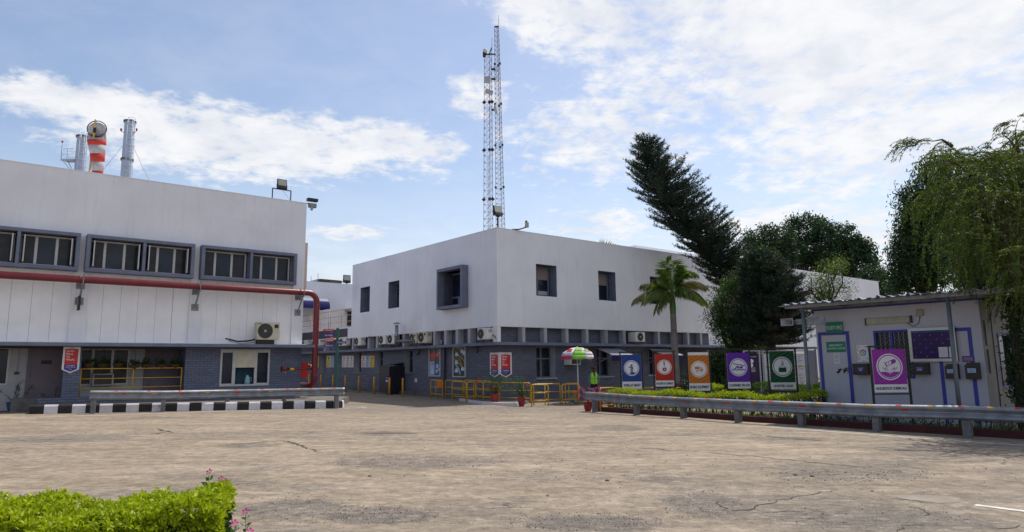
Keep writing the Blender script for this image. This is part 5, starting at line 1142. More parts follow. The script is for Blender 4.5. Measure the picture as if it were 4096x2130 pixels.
MB().tube([c2_(1, 1), c2_(1, 1)+Vector((0, 0, .8))], .014, 5).build('lightning_rod', BLACKP, t2); MB().box(c2_(0, 1).x, c2_(1, 1).x, -.05, .05, H2-.05, H2+.02).build('top_plate', BLACKP, t2)
# fan palm tops behind the roof

# ================================================================== chimneys and windsock behind the left roof
CHIM = mat('chimney_paint', (.42, .47, .58), .45, .3, var=.08, scale=1., streak=.35, dirt=.15, dcol=(.25, .26, .3))
def chimney(label, bx, tx, ty, dep, dia, plat=None, mid=None):
    b = at('B7', bx, 1100, dep); tp_ = at('B7', tx, ty, dep); zg = -.2; r = dia/2
    kx = (at('B7', tx, ty, dep).x - b.x)/(tp_.z-b.z); t = thing('chimney', label, 'chimney', (tp_.x, b.y, zg)); H = tp_.z-zg
    MB().lathe([(r, 0), (r, H-.7), (r*1.0, H-.25), (r*1.06, H-.22), (r*1.06, H), (r*.9, H), (r*.9, H-1)], n=28).build('stack', CHIM, t)
    mb = MB(); zs_ = [H-.02] + ([mid] if mid else [])
    for z_ in zs_:
        mb.lathe([(r+.01, z_-.1), (r+.10, z_-.08), (r+.10, z_), (r+.01, z_+.02)], n=28)
        for k in range(18): a = k*.349; mb.box(math.cos(a)*(r+.06)-.02, math.cos(a)*(r+.06)+.02, math.sin(a)*(r+.06)-.02, math.sin(a)*(r+.06)+.02, z_-.2, z_-.08)
    mb.build('flange', GALVP, t)
    # ladder with cage on the right front
    a0 = R(-50); c = Vector((math.cos(a0), math.sin(a0), 0)); s_ = Vector((-c.y, c.x, 0)); z0 = H-9
    mb = MB()
    for q in (-.2, .2): mb.tube([c*(r+.15)+s_*q+Vector((0, 0, z0)), c*(r+.15)+s_*q+Vector((0, 0, H+.35))], .022, 5)
    z_ = z0
    while z_ < H: mb.tube([c*(r+.15)-s_*.2+Vector((0, 0, z_)), c*(r+.15)+s_*.2+Vector((0, 0, z_))], .015, 4); z_ += .3
    mb.build('ladder', CHIM, t); mb = MB(); z_ = z0+.3
    while z_ < H+.3:
        pts = [c*(r+.15)+s_*.2*1.6*math.sin(q)+c*.55*(1-math.cos(q))*.5+Vector((0, 0, z_)) for q in np.linspace(-math.pi*.0-.0, math.pi*2, 14)]
        mb.tube(pts, .016, 4, caps=False); z_ += .62
    for q in (1.6, 3.14, 4.7): mb.tube([c*(r+.15)+s_*.32*math.sin(q)+c*.275*(1-math.cos(q))+Vector((0, 0, zz)) for zz in (z0, H+.3)], .012, 4)
    mb.build('ladder_cage', CHIM, t)
    return t, H, r
t, H, r = chimney('taller slim pale chimney with a ladder cage, right of the windsock', 1135, 1228, 322, 58., .86, mid=at('B7', 1170, 905, 58.).z+.2)
mb = MB()
for q in (-1, 1): mb.tube([(q*r, 0, H-1.1), (q*(r+.3), -.1, H-.95)], .03, 6); mb.lathe([(0, 0), (.09, .03), (.09, .18), (0, .24)], (q*(r+.25), -.1, H-.95), 8, 1)
mb.build('warning_lamp', [BLACKP, RED], t)
mb = MB(); cbl = [((-r, 0, H-2.2), (-5.2, 0, H-9)), ((r, 0, H-2.4), (5.8, 0, H-12.5)), ((r, -.2, H-3), (1.4, -4, H-13))]
for a, b in cbl: mb.tube([a, b], .014, 4)
mb.build('guy_wire', GALVP, t)
t, H, r = chimney('shorter pale chimney with a side platform, left of the windsock', 480, 505, 555, 60., .92)
z_ = H-2.35; mb = MB(); mb.box(-r-1.05, -r+.1, -.5, .5, z_, z_+.06); mb.box(-r-1.05, -r+.1, -.5, -.46, z_-.12, z_)
mb.tube([(-r-.95, -.45, z_), (-r, -.3, z_-1.2)], .03, 5); mb.tube([(-r-.95, .45, z_), (-r, .3, z_-1.2)], .03, 5); mb.tube([(-r-.5, -.45, z_), (-r, -.3, z_-1.1)], .02, 5); mb.build('platform', CHIM, t)
mb = MB()
for zz in (.5, 1.0): mb.tube([(-r+.1, -.5, z_+zz), (-r-.8, -.5, z_+zz), (-r-1.05, -.3, z_+zz), (-r-1.05, .3, z_+zz), (-r-.8, .5, z_+zz), (-r+.1, .5, z_+zz)], .018, 5)
for x_, y_ in ((-r-1.0, -.45), (-r-.5, -.5), (-r-1.0, .45)): mb.tube([(x_, y_, z_), (x_, y_, z_+1.0)], .018, 5)
mb.build('platform_rail', CHIM, t)
mb = MB(); mb.tube([(-r-1.1, -.4, z_-.1), (-r-1.1, -.4, z_+1.6)], .015, 5); mb.lathe([(0, 0), (.09, .03), (.09, .16), (0, .2)], (-r-1.1, -.4, z_+1.6), 8, 1); mb.build('warning_lamp', [BLACKP, RED], t)
MB().tube([(-r, 0, H-4.6), (-2.6, 0, H-7.5)], .014, 4).build('guy_wire', GALVP, t)
mb = MB(); z_ = H-3.6; mb.lathe([(r+.01, z_), (r+.04, z_+.03), (r+.01, z_+.06)], n=24); mb.build('band', CHIM, t)
# windsock
dW = 33.; top = at('B7', 700, 300, dW); bot = at('B7', 603, 1105, dW)
t = thing('windsock', 'red and white striped windsock hanging from a yellow pole on the left roof', 'windsock', (bot.x, dW, ZT-1.2))
def wl(x, y): p = at('B7', x, y, dW); return Vector((p.x-bot.x, 0, p.z-(ZT-1.2)))
pb_, pt_ = wl(603, 1105), wl(700, 300); dirp = (pt_-pb_).normalized(); p0 = pb_-dirp*1.2
mb = MB(); mb.tube([p0, pt_], .045, 10, 0)
for s_ in (.62, .93): c = p0.lerp(pt_, s_*.98-.05); mb.tube([c-dirp*.16, c+dirp*.10], .06, 8, 1)
mb.build('pole', [YELLOW, BLACKP], t)
c = wl(718, 448); rx_, rz_ = (wl(868, 448)-wl(570, 448)).length/2, (wl(718, 335)-wl(718, 565)).length/2
def el(cx_, cz_, rx, rz, yy=0, n=24): return [Vector((cx_+rx*math.cos(2*math.pi*k/n), yy+rx*.75*math.sin(2*math.pi*k/n)*1.0, cz_+rz*math.sin(2*math.pi*k/n))) for k in range(n)]
ring = [Vector((c.x+rx_*math.cos(2*math.pi*k/24), -.15*rx_*math.sin(2*math.pi*k/24), c.z+rz_*math.sin(2*math.pi*k/24))) for k in range(24)]
mb = MB(); mb.tube(ring+[ring[0]], .025, 6, caps=False)
for k in (2, 6, 10, 14, 20): mb.tube([ring[k], ring[k]*.93+c*.07+Vector((0, 0, -.06))], .012, 4)
mb.build('hoop', BLACKP, t)
SW = mat('sock_white', (.36, .34, .34), .85, var=.15, scale=4); SR = mat('sock_red', (.40, .035, .025), .85, var=.2, scale=4)
lv = [(575, 860, 0), (582, 848, 620), (595, 845, 700), (622, 832, 830), (636, 822, 955), (652, 806, 1088), (660, 800, 1150)]
mb = MB(); n = 28; rows = []
base_ring = [q*.94+c*.06 for q in ring]
idx = [(4*k) for k in range(0)]
rows.append([Vector((c.x+rx_*.93*math.cos(2*math.pi*k/n), -.15*rx_*math.sin(2*math.pi*k/n), c.z-.05+rz_*.93*math.sin(2*math.pi*k/n))) for k in range(n)])
yc_ = 0
for i, (xl, xr, yy) in enumerate(lv[1:]):
    a, b = wl(xl, yy), wl(xr, yy); cx_, rr = (a.x+b.x)/2, (b.x-a.x)/2
    rows.append([Vector((cx_+rr*math.cos(2*math.pi*k/n)*(1+.02*math.sin(5*k+i)), rr*.8*math.sin(2*math.pi*k/n)*(1+.04*math.sin(3*k+i)), a.z+(.16*rz_*math.sin(2*math.pi*k/n) if i < 2 else .05*math.sin(2*math.pi*k/n)))) for k in range(n)])
cols = [0, 1, 0, 1, 0, 1]
for i in range(6):
    mb.add(rows[i]+rows[i+1], [(k, (k+1) % n, (k+1) % n+n, k+n) for k in range(n)], cols[i], True)
so_ = mb.build('sock', [SW, SR], t); sm = so_.modifiers.new('s', 'SOLIDIFY'); sm.thickness = .01

# ================================================================== yard: bollards, barriers, planters
gb = [ground('C2', 135, 1085), ground('C2', 355, 1108), ground('C2', 583, 1132), ground('C2', 778, 1150)]
xb = -.9
tops = []
for v, x, y, yt in (('C1', 510, 1020, 808), ('C1', 685, 1035, 815), ('C1', 865, 1050, 822), ('C1', 1050, 1077, 828), ('C1', 1250, 1097, 835), ('C2', 355, 1108, 838), ('C2', 583, 1132, 848), ('C2', 778, 1150, 858)):
    yl, zt = KF.hx(v, x, yt, xb); p = KF.w(xb, yl); p.z = gz(p.x, p.y); tops.append((p, zt-p.z))
hB = sum(h for _, h in tops)/len(tops)
names_ = ['chained yellow bollard farthest left, just beyond the hose cabinet', 'chained yellow bollard second from the hose cabinet', 'chained yellow bollard just left of the green signpost', 'chained yellow bollard just right of the green signpost', 'chained yellow bollard below the first coloured poster trio', 'chained yellow bollard left of the steel lock-up', 'yellow bollard directly before the steel lock-up', 'yellow bollard right of the steel lock-up']
BOLL = YELLOWD
for i, (p, h) in enumerate(tops):
    t = thing('bollard', names_[i], 'bollard', p, 0, 'yellow bollards along the long wall')
    MB().tube([(0, 0, .01), (0, 0, hB-.02), (0, 0, hB)], [.052, .052, .035], 12).build('post', BOLL, t); MB().lathe([(0, .02), (.16, .018), (.16, 0)], n=14).build('base_plate', PLINTH, t)
for i in range(len(tops)-3):
    a, b = tops[i][0], tops[i+1][0]
    for zz, nm in ((hB*.88, 'upper'), (hB*.42, 'lower')):
        pts = [a.lerp(b, s/8)+Vector((0, 0, zz-.16*math.sin(math.pi*s/8))) - a for s in range(9)]
        tag(MB().tube(pts, .014, 5).build('chain', BLACKP, None, a), '%s dark chain between bollards %s' % (nm, ['beyond the hose cabinet', 'behind the red pipe', 'crossing behind the green signpost', 'right of the green signpost', 'below the coloured poster trio'][i]), 'chain', 'chains between the bollards')
def barrier(label, segs, H=None, rails=(.62, .25), r=.026, m=YELLOW, mids=(), posts_only=None):
    """rounded pipe frame: segs = [ground point left, ground point right]"""
    a, b = segs; t = thing('pipe_barrier', label, 'barrier', a, 0, 'yellow pipe barriers'); e = b-a; h = H
    up = Vector((0, 0, h))
    pts = fillet([Vector((0, 0, 0)), up, e+up, e], .10, 5); MB().tube(pts, r, 8).build('frame', m, t)
    for q in rails: MB().tube([up*q, e+up*q], r*.8, 6).build('rail', m, t)
    for q in mids: MB().tube([e*q, e*q+up], r*.85, 6).build('post', m, t)
    return t
def gp(v, x, y): return ground(v, x, y)
def bh(v, x, yb, yt): p = gp(v, x, yb); return at(v, x, yt, p.y).z-p.z
h1 = bh('C2', 1187, 1165, 915)
print('barrier h', h1, bh('A5', 760, 1097, 810), 'umbrella', )
def bp(v, x, y, k, val):
    if k == 'g': return gp(v, x, y)
    a = KF.hx(v, x, y, val) if k == 'x' else KF.hy(v, x, y, val); p = KF.w(val, a[0]) if k == 'x' else KF.w(a[0], val); p.z = gz(p.x, p.y)+.02; return p
Bs = [('C2', 1187, 1163, 'x', -.7, 'C2', 1362, 1185, 'x', -.8, 915, (.45,), 'short yellow pipe barrier standing alone left of the drain pipe'),
 ('C2', 1405, 1158, 'x', -.15, 'C2', 1665, 1168, 'x', -.15, 893, (), 'rear yellow pipe barrier just right of the drain pipe'),
 ('C2', 1680, 1168, 'x', -.15, 'C2', 2122, 1184, 'x', -.15, 889, (.33, .66), 'rear yellow pipe barrier below the second display window'),
 ('C2', 1503, 1192, 'x', -1.2, 'C2', 1713, 1215, 'x', -1.25, 936, (), 'front left yellow pipe barrier with its leg on the white kerb'),
 ('C2', 1722, 1216, 'x', -1.2, 'C2', 1848, 1182, 'x', -.8, 946, (), 'yellow pipe barrier turning back towards the long wall'),
 ('C2', 1856, 1186, 'x', -.75, 'C2', 2190, 1205, 'x', -.7, 948, (.32,), 'yellow pipe barrier behind the left red planter'),
 ('A5', 330, 1015, 'y', -.5, 'A5', 745, 1060, 'y', -1.5, 803, (.78,), 'yellow pipe barrier between the two red planters'),
 ('A5', 760, 1097, 'g', 0, 'A5', 985, 1090, 'g', 0, 815, (), 'front yellow pipe barrier right of the second red planter'),
 ('A5', 788, 1078, 'g', 0, 'A5', 1143, 1066, 'g', 0, 803, (.42,), 'yellow pipe barrier just behind the front frame'),
 ('A5', 1172, 1076, 'g', 0, 'A5', 1388, 1070, 'g', 0, 808, (), 'yellow pipe barrier at the foot of the parasol'),
 ('A5', 1215, 1052, 'g', 0, 'A5', 1400, 1050, 'g', 0, 797, (.25,), 'rear yellow pipe barrier by the teal bucket')]
for v, x0, y0, k0, q0, v1, x1, y1, k1, q1, yt, mids, lab in Bs:
    a, b = bp(v, x0, y0, k0, q0), bp(v1, x1, y1, k1, q1); h = at(v, x0, yt, a.y).z-a.z; barrier(lab, (a, b), min(max(h, .9), 1.25), mids=mids)
# frames near the hedge
a = gp('A5', 1683, 1165); hh = at('A5', 1683, 850, a.y).z-a.z; e_ = at('A5', 1850, 850, a.y+1.2); b = Vector((e_.x, e_.y, gz(e_.x, e_.y))); barrier('yellow pipe barrier rising behind the pink bougainvillea', (a, b), hh)
for x0, x1, d, lab in ((55, 268, 29., 'yellow pipe barrier left of the blue safety board'), (522, 690, 29.5, 'yellow pipe barrier between the blue and red safety boards'), (852, 968, 29.8, 'yellow pipe barrier right of the red painted palm foot')):
    p = at('A6', x0, 708, d); q = at('A6', x1, 700, d+.6); a = Vector((p.x, p.y, gz(p.x, p.y))); b = Vector((q.x, q.y, gz(q.x, q.y))); barrier(lab, (a, b), p.z-a.z)
t = thing('warning_box', 'small orange box hanging on the short yellow barrier', 'box', bp('C2', 1362, 1183, 'x', -.8)+Vector((-.12, -.05, .55)), KF.a)
MB().box(-.13, .1, -.06, .06, 0, .36).build('box', plain('orange_box', (.62, .17, .02), .5), t, bevel=.02)
# raised strip by the wall, white edge
fp = [gp('C2', 1610, 1196), gp('C2', 1750, 1222), gp('C2', 1950, 1245), gp('C2', 2250, 1262), gp('A5', 430, 1083), gp('A5', 560, 1087), gp('A5', 640, 1075)]
bk = [KF.w(2.6, .4), KF.w(.4, .4), KF.w(.4, 4.4)]
poly = fp+bk; mb = MB(); mb.hprism([(p.x, p.y) for p in poly], [gz(p.x, p.y)-.2 for p in poly], [gz(p.x, p.y)+.10 for p in poly]); struct(mb.build('raised_path', PAVE))
mb = MB(); k = []
for p in fp: k.append(Vector((p.x, p.y, gz(p.x, p.y))))
vs = []
for i, p in enumerate(k):
    d_ = (k[min(i+1, len(k)-1)]-k[max(i-1, 0)]).normalized(); n_ = Vector((d_.y, -d_.x, 0)); 
    if n_.y > 0: n_ = -n_
    for q, z in ((.02, -.1), (.02, .115), (-.13, .115), (-.13, -.1)): vs.append(p+n_*q+Vector((0, 0, z)))
mb.add(vs, [(4*i+j, 4*i+4+j, 4*i+4+(j+1) % 4, 4*i+(j+1) % 4) for i in range(len(k)-1) for j in range(4)]); struct(mb.build('white_kerb', WHITEK))
# planters
def pl(v, x, yb, yt, w): p = gp(v, x, yb); s = VW[v][2]; return p, w*s/F*p.y/2, (at(v, x, yt, p.y).z-p.z)
p, r_, h_ = pl('A5', 265, 1066, 925, 112)
potted('red planter with sparse shrub and red blossoms before the corner pennants', p, r_, h_, TERRA, 8, 1.05, 31, flowers=[(-.70, 1.11, .09, REDF), (-.8, .92, .10, REDF), (-.31, .75, .08, REDF), (.05, .72, .11, REDF), (-.76, 1.0, .07, REDF)], n=1100, r=1.9)
p, r_, h_ = pl('A5', 625, 1092, 965, 104)
potted('red planter with leafy shrub and one magenta blossom', p, r_, h_, TERRA, 8, .85, 32, flowers=[(.28, .86, .09, PINK), (.22, .80, .06, PINK)], n=1500, r=1.9)
p, r_, h_ = pl('A5', 1530, 1168, 1035, 118)
potted('red tub with pink and violet bougainvillea at the left end of the long guard rail', p+Vector((0, .35, 0)), r_, h_, TERRA, 9, .52, 33, flowers=[(-.5, .70, .06, PINK), (-.28, .86, .07, PINK), (-.33, .56, .09, PINK), (-.17, .76, .08, MAG), (.19, .86, .08, MAG), (.27, .79, .08, MAG), (.42, .95, .06, PINK), (.31, .90, .06, PINK), (.53, .77, .10, PINK), (.06, .88, .06, PINK), (-.14, .54, .08, MAG), (-.1, .68, .07, PINK), (.1, .74, .09, MAG)], n=900, r=3.)
p, r_, h_ = pl('A5', 1692, 1160, 1030, 90)
potted('second red tub directly behind the first guard rail post', p+Vector((0, .5, 0)), r_, h_, TERRA, 6, .4, 34, flowers=[(.1, .72, .08, PINK), (.25, .68, .08, MAG)], n=400)
p, r_, h_ = pl('A5', 1812, 1122, 1035, 80)
potted('terracotta pot with dark shrub behind the guard rail and yellow barrier', p, r_, h_, TERRA, 6, .45, 35, n=500, m=LDARK)
for v, x, yb, yt, w_, m_, lab in (('A5', 1308, 1035, 952, 68, plain('bucket_teal', (.05, .30, .38), .4), 'teal plastic bucket standing on the ground under the parasol'), ('A5', 1342, 1030, 882, 70, plain('bucket_orange', (.55, .22, .02), .45), 'orange bucket raised behind the teal bucket')):
    p = gp(v, x, yb); r_ = w_*.2985/F*p.y/2; hh = at(v, x, yt, p.y).z-p.z
    if 'orange' in lab: p = Vector((p.x, p.y+.45, gz(p.x, p.y)))
    t = thing('bucket', lab, 'bucket', p); z0 = 0 if 'teal' in lab else hh*.58
    if z0: MB().lathe([(0, 0), (r_*.8, 0), (r_*.8, z0), (0, z0)], n=14).build('stool', PLINTH, t)
    MB().lathe([(0, z0), (r_*.78, z0), (r_, hh-.02), (r_*1.07, hh), (r_*.95, hh), (r_*.74, z0+.03), (0, z0+.03)], n=20).build('pail', m_, t)
    MB().tube([(r_*math.cos(q), -.02, hh-.02-.12*math.sin(q)) for q in np.linspace(0, math.pi, 9)], .006, 5).build('bail', STEEL, t)
# parasol
pb = gp('A5', 1388, 1062); dpb = pb.y; top = at('A5', 1390, 292, dpb); le, re_ = at('A5', 1165, 412, dpb), at('A5', 1613, 425, dpb); Rr = (re_.x-le.x)/2; zr = (le.z+re_.z)/2
U_G = plain('parasol_green', (.22, .52, .08), .6); U_W = plain('parasol_white', (.60, .56, .62), .6); U_R = plain('parasol_pink', (.45, .05, .14), .6)
t = thing('parasol', 'green white and pink parasol on a thin white pole shading the guard post', 'parasol', pb)
hp = top.z-pb.z; zrim = zr-pb.z
MB().tube([(0, 0, 0), (0, 0, hp)], .022, 8).build('pole', PWHITE, t); MB().lathe([(0, .12), (.2, .1), (.24, 0)], n=14).build('base', PLINTH, t)
mb = MB(); n = 8; prof = [(0, hp-.03), (.35, hp-.06), (.68, hp-.18), (.9, zrim+.16), (1., zrim+.02)]; cols = [1, 0, 1, 0, 1, 2, 1, 0]
off = R(-90-22.5)
for k in range(n):
    a0, a1 = off+k*2*math.pi/n, off+(k+1)*2*math.pi/n; vs = []
    for rr, z in prof[1:]:
        for j in range(5):
            s = j/4; a = a0+(a1-a0)*s; sag = 1-.05*math.sin(math.pi*s)*rr; x_, y_ = Rr*rr*math.cos(a)*sag, Rr*rr*math.sin(a)*sag; vs.append((x_, y_, z-.0*s))
    vs.append((0, 0, prof[0][1])); T0 = len(vs)-1
    fs = [(i*5+j, (i+1)*5+j, (i+1)*5+j+1, i*5+j+1) for i in range(3) for j in range(4)] + [(T0, j, j+1) for j in range(4)]
    c_ = [1, 0, 2][0] if k % 2 else 0
    c_ = {0: 0, 1: 1, 2: 2, 3: 1, 4: 0, 5: 1, 6: 2, 7: 1}[k] if k != 6 else 1
    mb.add(vs, fs, c_, True)
    vv = []
    for j in range(5):
        s = j/4; a = a0+(a1-a0)*s; sag = 1-.05*math.sin(math.pi*s); x_, y_ = Rr*math.cos(a)*sag, Rr*math.sin(a)*sag; vv += [(x_, y_, zrim+.02), (x_*1.01, y_*1.01, zrim-.13-.03*math.sin(math.pi*s))]
    mb.add(vv, [(2*j, 2*j+2, 2*j+3, 2*j+1) for j in range(4)], c_ if c_ != 1 else (1 if k % 4 == 1 else 2), True)
co = mb.build('canopy', [U_G, U_W, U_R], t); sm = co.modifiers.new('s', 'SOLIDIFY'); sm.thickness = .004
mb = MB()
for k in range(n): a = off+k*2*math.pi/n; mb.tube([(0, 0, hp-.05), (Rr*.98*math.cos(a), Rr*.98*math.sin(a), zrim+.01)], .006, 4)
mb.build('ribs', STEEL, t)
def on_canopy(px_, pz_):   # x,z (relative to pole) -> y on front of canopy
    return 0
mb = MB(); mb.text('PARK', -.0, 0, 0, .10, .34, 0, bold=.04); mb.box(-.16, .16, -.002, .0, .10, .13, 1)
ys_ = -Rr*.74; slope = math.atan2((hp-.18)-(zrim+.16), Rr*.22)
mb.xf(Matrix.Translation((.02, ys_*.94-.01, zrim+.255)) @ Matrix.Rotation(-(math.pi/2-slope)*.80, 4, 'X')); mb.build('printed_logo', [PBLACK, PRED], t)
for sgn, m_ in ((-1, PRED), (1, plain('print_olive', (.25, .25, .12), .6))):
    mb = MB(); mb.box(-.13, .13, -.004, .0, -.10, .10); mb.xf(Matrix.Rotation(sgn*R(45), 4, 'Z') @ Matrix.Translation((0, ys_*.96-.005, zrim+.25)) @ Matrix.Rotation(-(math.pi/2-slope)*.80, 4, 'X')); mb.build('printed_panel', m_, t)

# ------------------------------------------------------------------ guard
def skin_obj(name, verts, edges, mats, parent, sub=1, loc=None):
    """verts: (x,y,z,r)"""
    me = bpy.data.meshes.new(name); me.from_pydata([v[:3] for v in verts], edges, []); o = bpy.data.objects.new(name, me); COL.objects.link(o)
    for q in mats: me.materials.append(q)
    sk = o.modifiers.new('skin', 'SKIN'); sv = me.skin_vertices[0] if me.skin_vertices else None
    if sv is None: return o
    for i, v in enumerate(verts):
        rr = v[3]; sv.data[i].radius = (rr, rr) if not isinstance(rr, tuple) else rr
    sv.data[0].use_root = True; sk.use_smooth_shade = True
    ss_ = o.modifiers.new('sub', 'SUBSURF'); ss_.levels = sub; ss_.render_levels = sub
    if parent: o.parent = parent
    return o
dG = 34.2; pg = at('A5', 1595, 800, dG); zg = gz(pg.x, pg.y); zhead = at('A5', 1587, 566, dG).z; HG = zhead-zg
print('guard height', HG)
k = HG/1.80
G_ = thing('person', 'security guard in lime safety vest and dark red turban standing beside the parasol', 'person', (pg.x, pg.y, zg), R(8))
G_.scale = (k, k, k)
SKIN = mat('skin_brown', (.16, .085, .055), .55); SHIRT = mat('shirt_blue', (.12, .20, .28), .8, var=.15, scale=8); TROU = mat('trousers_dark', (.02, .022, .03), .85); VEST = mat('vest_lime', (.36, .85, .04), .65, var=.1, scale=7); TURB = mat('turban_red', (.12, .012, .018), .8, var=.25, scale=10)
V_ = []; E_ = []
def av(x, y, z, r, par=None):
    V_.append((x, y, z, r)); i = len(V_)-1
    if par is not None: E_.append((par, i))
    return i
pel = av(0, 0, .95, (.15, .10)); sp1 = av(0, 0, 1.12, (.14, .10), pel); sp2 = av(0, .0, 1.30, (.165, .11), sp1); ch = av(0, .0, 1.42, (.14, .095), sp2); nk = av(0, -.01, 1.51, .055, ch); hd0 = av(0, -.02, 1.58, .068, nk); hd = av(0, -.025, 1.66, .090, hd0); hd2 = av(0, -.02, 1.74, .078, hd)
for s in (-1, 1):
    hip = av(s*.09, 0, .88, .085, pel); kn = av(s*.10, -.01, .50, .062, hip); an = av(s*.11, .02, .10, .042, kn); to = av(s*.13, -.12, .04, .038, an)
    sh = av(s*.19, 0, 1.42, .062, ch); elb = av(s*.27, .03, 1.14, .045, sh); wr = av(s*.255, -.05, .90, .030, elb); pm = av(s*.25, -.065, .84, (.022, .035), wr)
    for j, (dx, dl) in enumerate(((-.028, .07), (-.010, .085), (.010, .08), (.027, .062))):
        a_ = av(s*.25+.0, -.065+dx, .80, .010, pm); b_ = av(s*(.25-.008), -.07+dx, .80-dl*.5, .009, a_); av(s*(.25-.02), -.068+dx, .80-dl, .008, b_)
    th = av(s*.24, -.10, .835, .011, pm); av(s*.235, -.125, .80, .009, th)
skin_obj('body', V_, E_, [SKIN], G_, 2)
mb = MB()
for s in (-1, 1): mb.lathe([(0, -.008), (.010, -.004), (.010, .004), (0, .008)], (s*.032, -.112, 1.672), 8, 0)
mb.build('eyes', PWHITE, G_); MB().add([(0, -.145, 1.635), (-.017, -.112, 1.63), (.017, -.112, 1.63), (0, -.112, 1.685)], [(0, 1, 2), (0, 2, 3), (0, 3, 1)], 0, True).build('nose', SKIN, G_)
skin_obj('beard', [(0, -.085, 1.62, .035), (0, -.095, 1.585, .05), (0, -.085, 1.54, .045), (0, -.07, 1.50, .02), (-.055, -.05, 1.62, .025), (.055, -.05, 1.62, .025)], [(0, 1), (1, 2), (2, 3), (1, 4), (1, 5)], [BLACKP], G_)
mb = MB(); mb.lathe([(.098, 1.69), (.118, 1.72), (.125, 1.76), (.112, 1.79), (.07, 1.815), (0, 1.82)], (0, -.005, 0), 20)
for q, zz in ((.12, 1.715), (.126, 1.745), (.12, 1.775)): mb.tube([(q*math.cos(a), q*math.sin(a)-.005, zz+.022*math.sin(a)+.010*math.cos(2*a)) for a in np.linspace(0, 2*math.pi, 22)], .017, 6, caps=False)
mb.build('turban', TURB, G_)
skin_obj('shirt', [(0, 0, 1.00, (.165, .115)), (0, 0, 1.15, (.16, .115)), (0, 0, 1.32, (.175, .12)), (0, 0, 1.43, (.14, .10)), (-.19, 0, 1.425, .072), (-.275, .03, 1.14, .055), (-.262, -.045, .93, .042), (.19, 0, 1.425, .072), (.275, .03, 1.14, .055), (.262, -.045, .93, .042), (0, -.01, 1.49, .062)], [(0, 1), (1, 2), (2, 3), (3, 4), (4, 5), (5, 6), (3, 7), (7, 8), (8, 9), (3, 10)], [SHIRT], G_, 2)
skin_obj('trousers', [(0, 0, .96, (.155, .11)), (-.09, 0, .86, .098), (-.10, -.01, .50, .078), (-.11, .02, .08, .062), (.09, 0, .86, .098), (.10, -.01, .50, .078), (.11, .02, .08, .062)], [(0, 1), (1, 2), (2, 3), (0, 4), (4, 5), (5, 6)], [TROU], G_, 2)
mb = MB(); nn = 24
def vest_row(z, rx, ry, a0=0, a1=2*math.pi): return [(rx*math.cos(a), ry*math.sin(a), z) for a in np.linspace(a0, a1, nn)]
rows = [vest_row(.90, .205, .150), vest_row(1.0, .200, .148), vest_row(1.12, .195, .145), vest_row(1.16, .195, .145), vest_row(1.30, .205, .148)]
mt = [0, 0, 1, 0]
for i in range(4): mb.add(rows[i]+rows[i+1], [(j, j+1, j+1+nn, j+nn) for j in range(nn-1)], mt[i], True)
# shoulders: front and back panels with V neck
for sy_ in (-1, 1):
    for s in (-1, 1):
        mb.add([(s*.035, sy_*.150, 1.30), (s*.12, sy_*.140, 1.30), (s*.195, sy_*.06, 1.31), (s*.17, sy_*.07, 1.44), (s*.13, sy_*.03, 1.515), (s*.07, sy_*.03, 1.52), (s*.055, sy_*.115, 1.44)], [(0, 1, 2, 3, 4, 5, 6)] if s*sy_ > 0 else [(6, 5, 4, 3, 2, 1, 0)], 0)
for s in (-1, 1): mb.add([(s*.13, -.03, 1.515), (s*.07, -.03, 1.52), (s*.07, .03, 1.52), (s*.13, .03, 1.515)], [(0, 1, 2, 3)], 0)
mb.box(-.006, .006, -.158, -.150, .90, 1.30, 2); vo = mb.build('safety_vest', [VEST, mat('reflective_band', (.42, .45, .42), .3), PBLACK], G_); sm = vo.modifiers.new('s', 'SOLIDIFY'); sm.thickness = .012
for s in (-1, 1): skin_obj('shoe', [(s*.11, .05, .05, .045), (s*.12, -.03, .045, .045), (s*.13, -.16, .04, .04)], [(0, 1), (1, 2)], [BLACKP], G_)

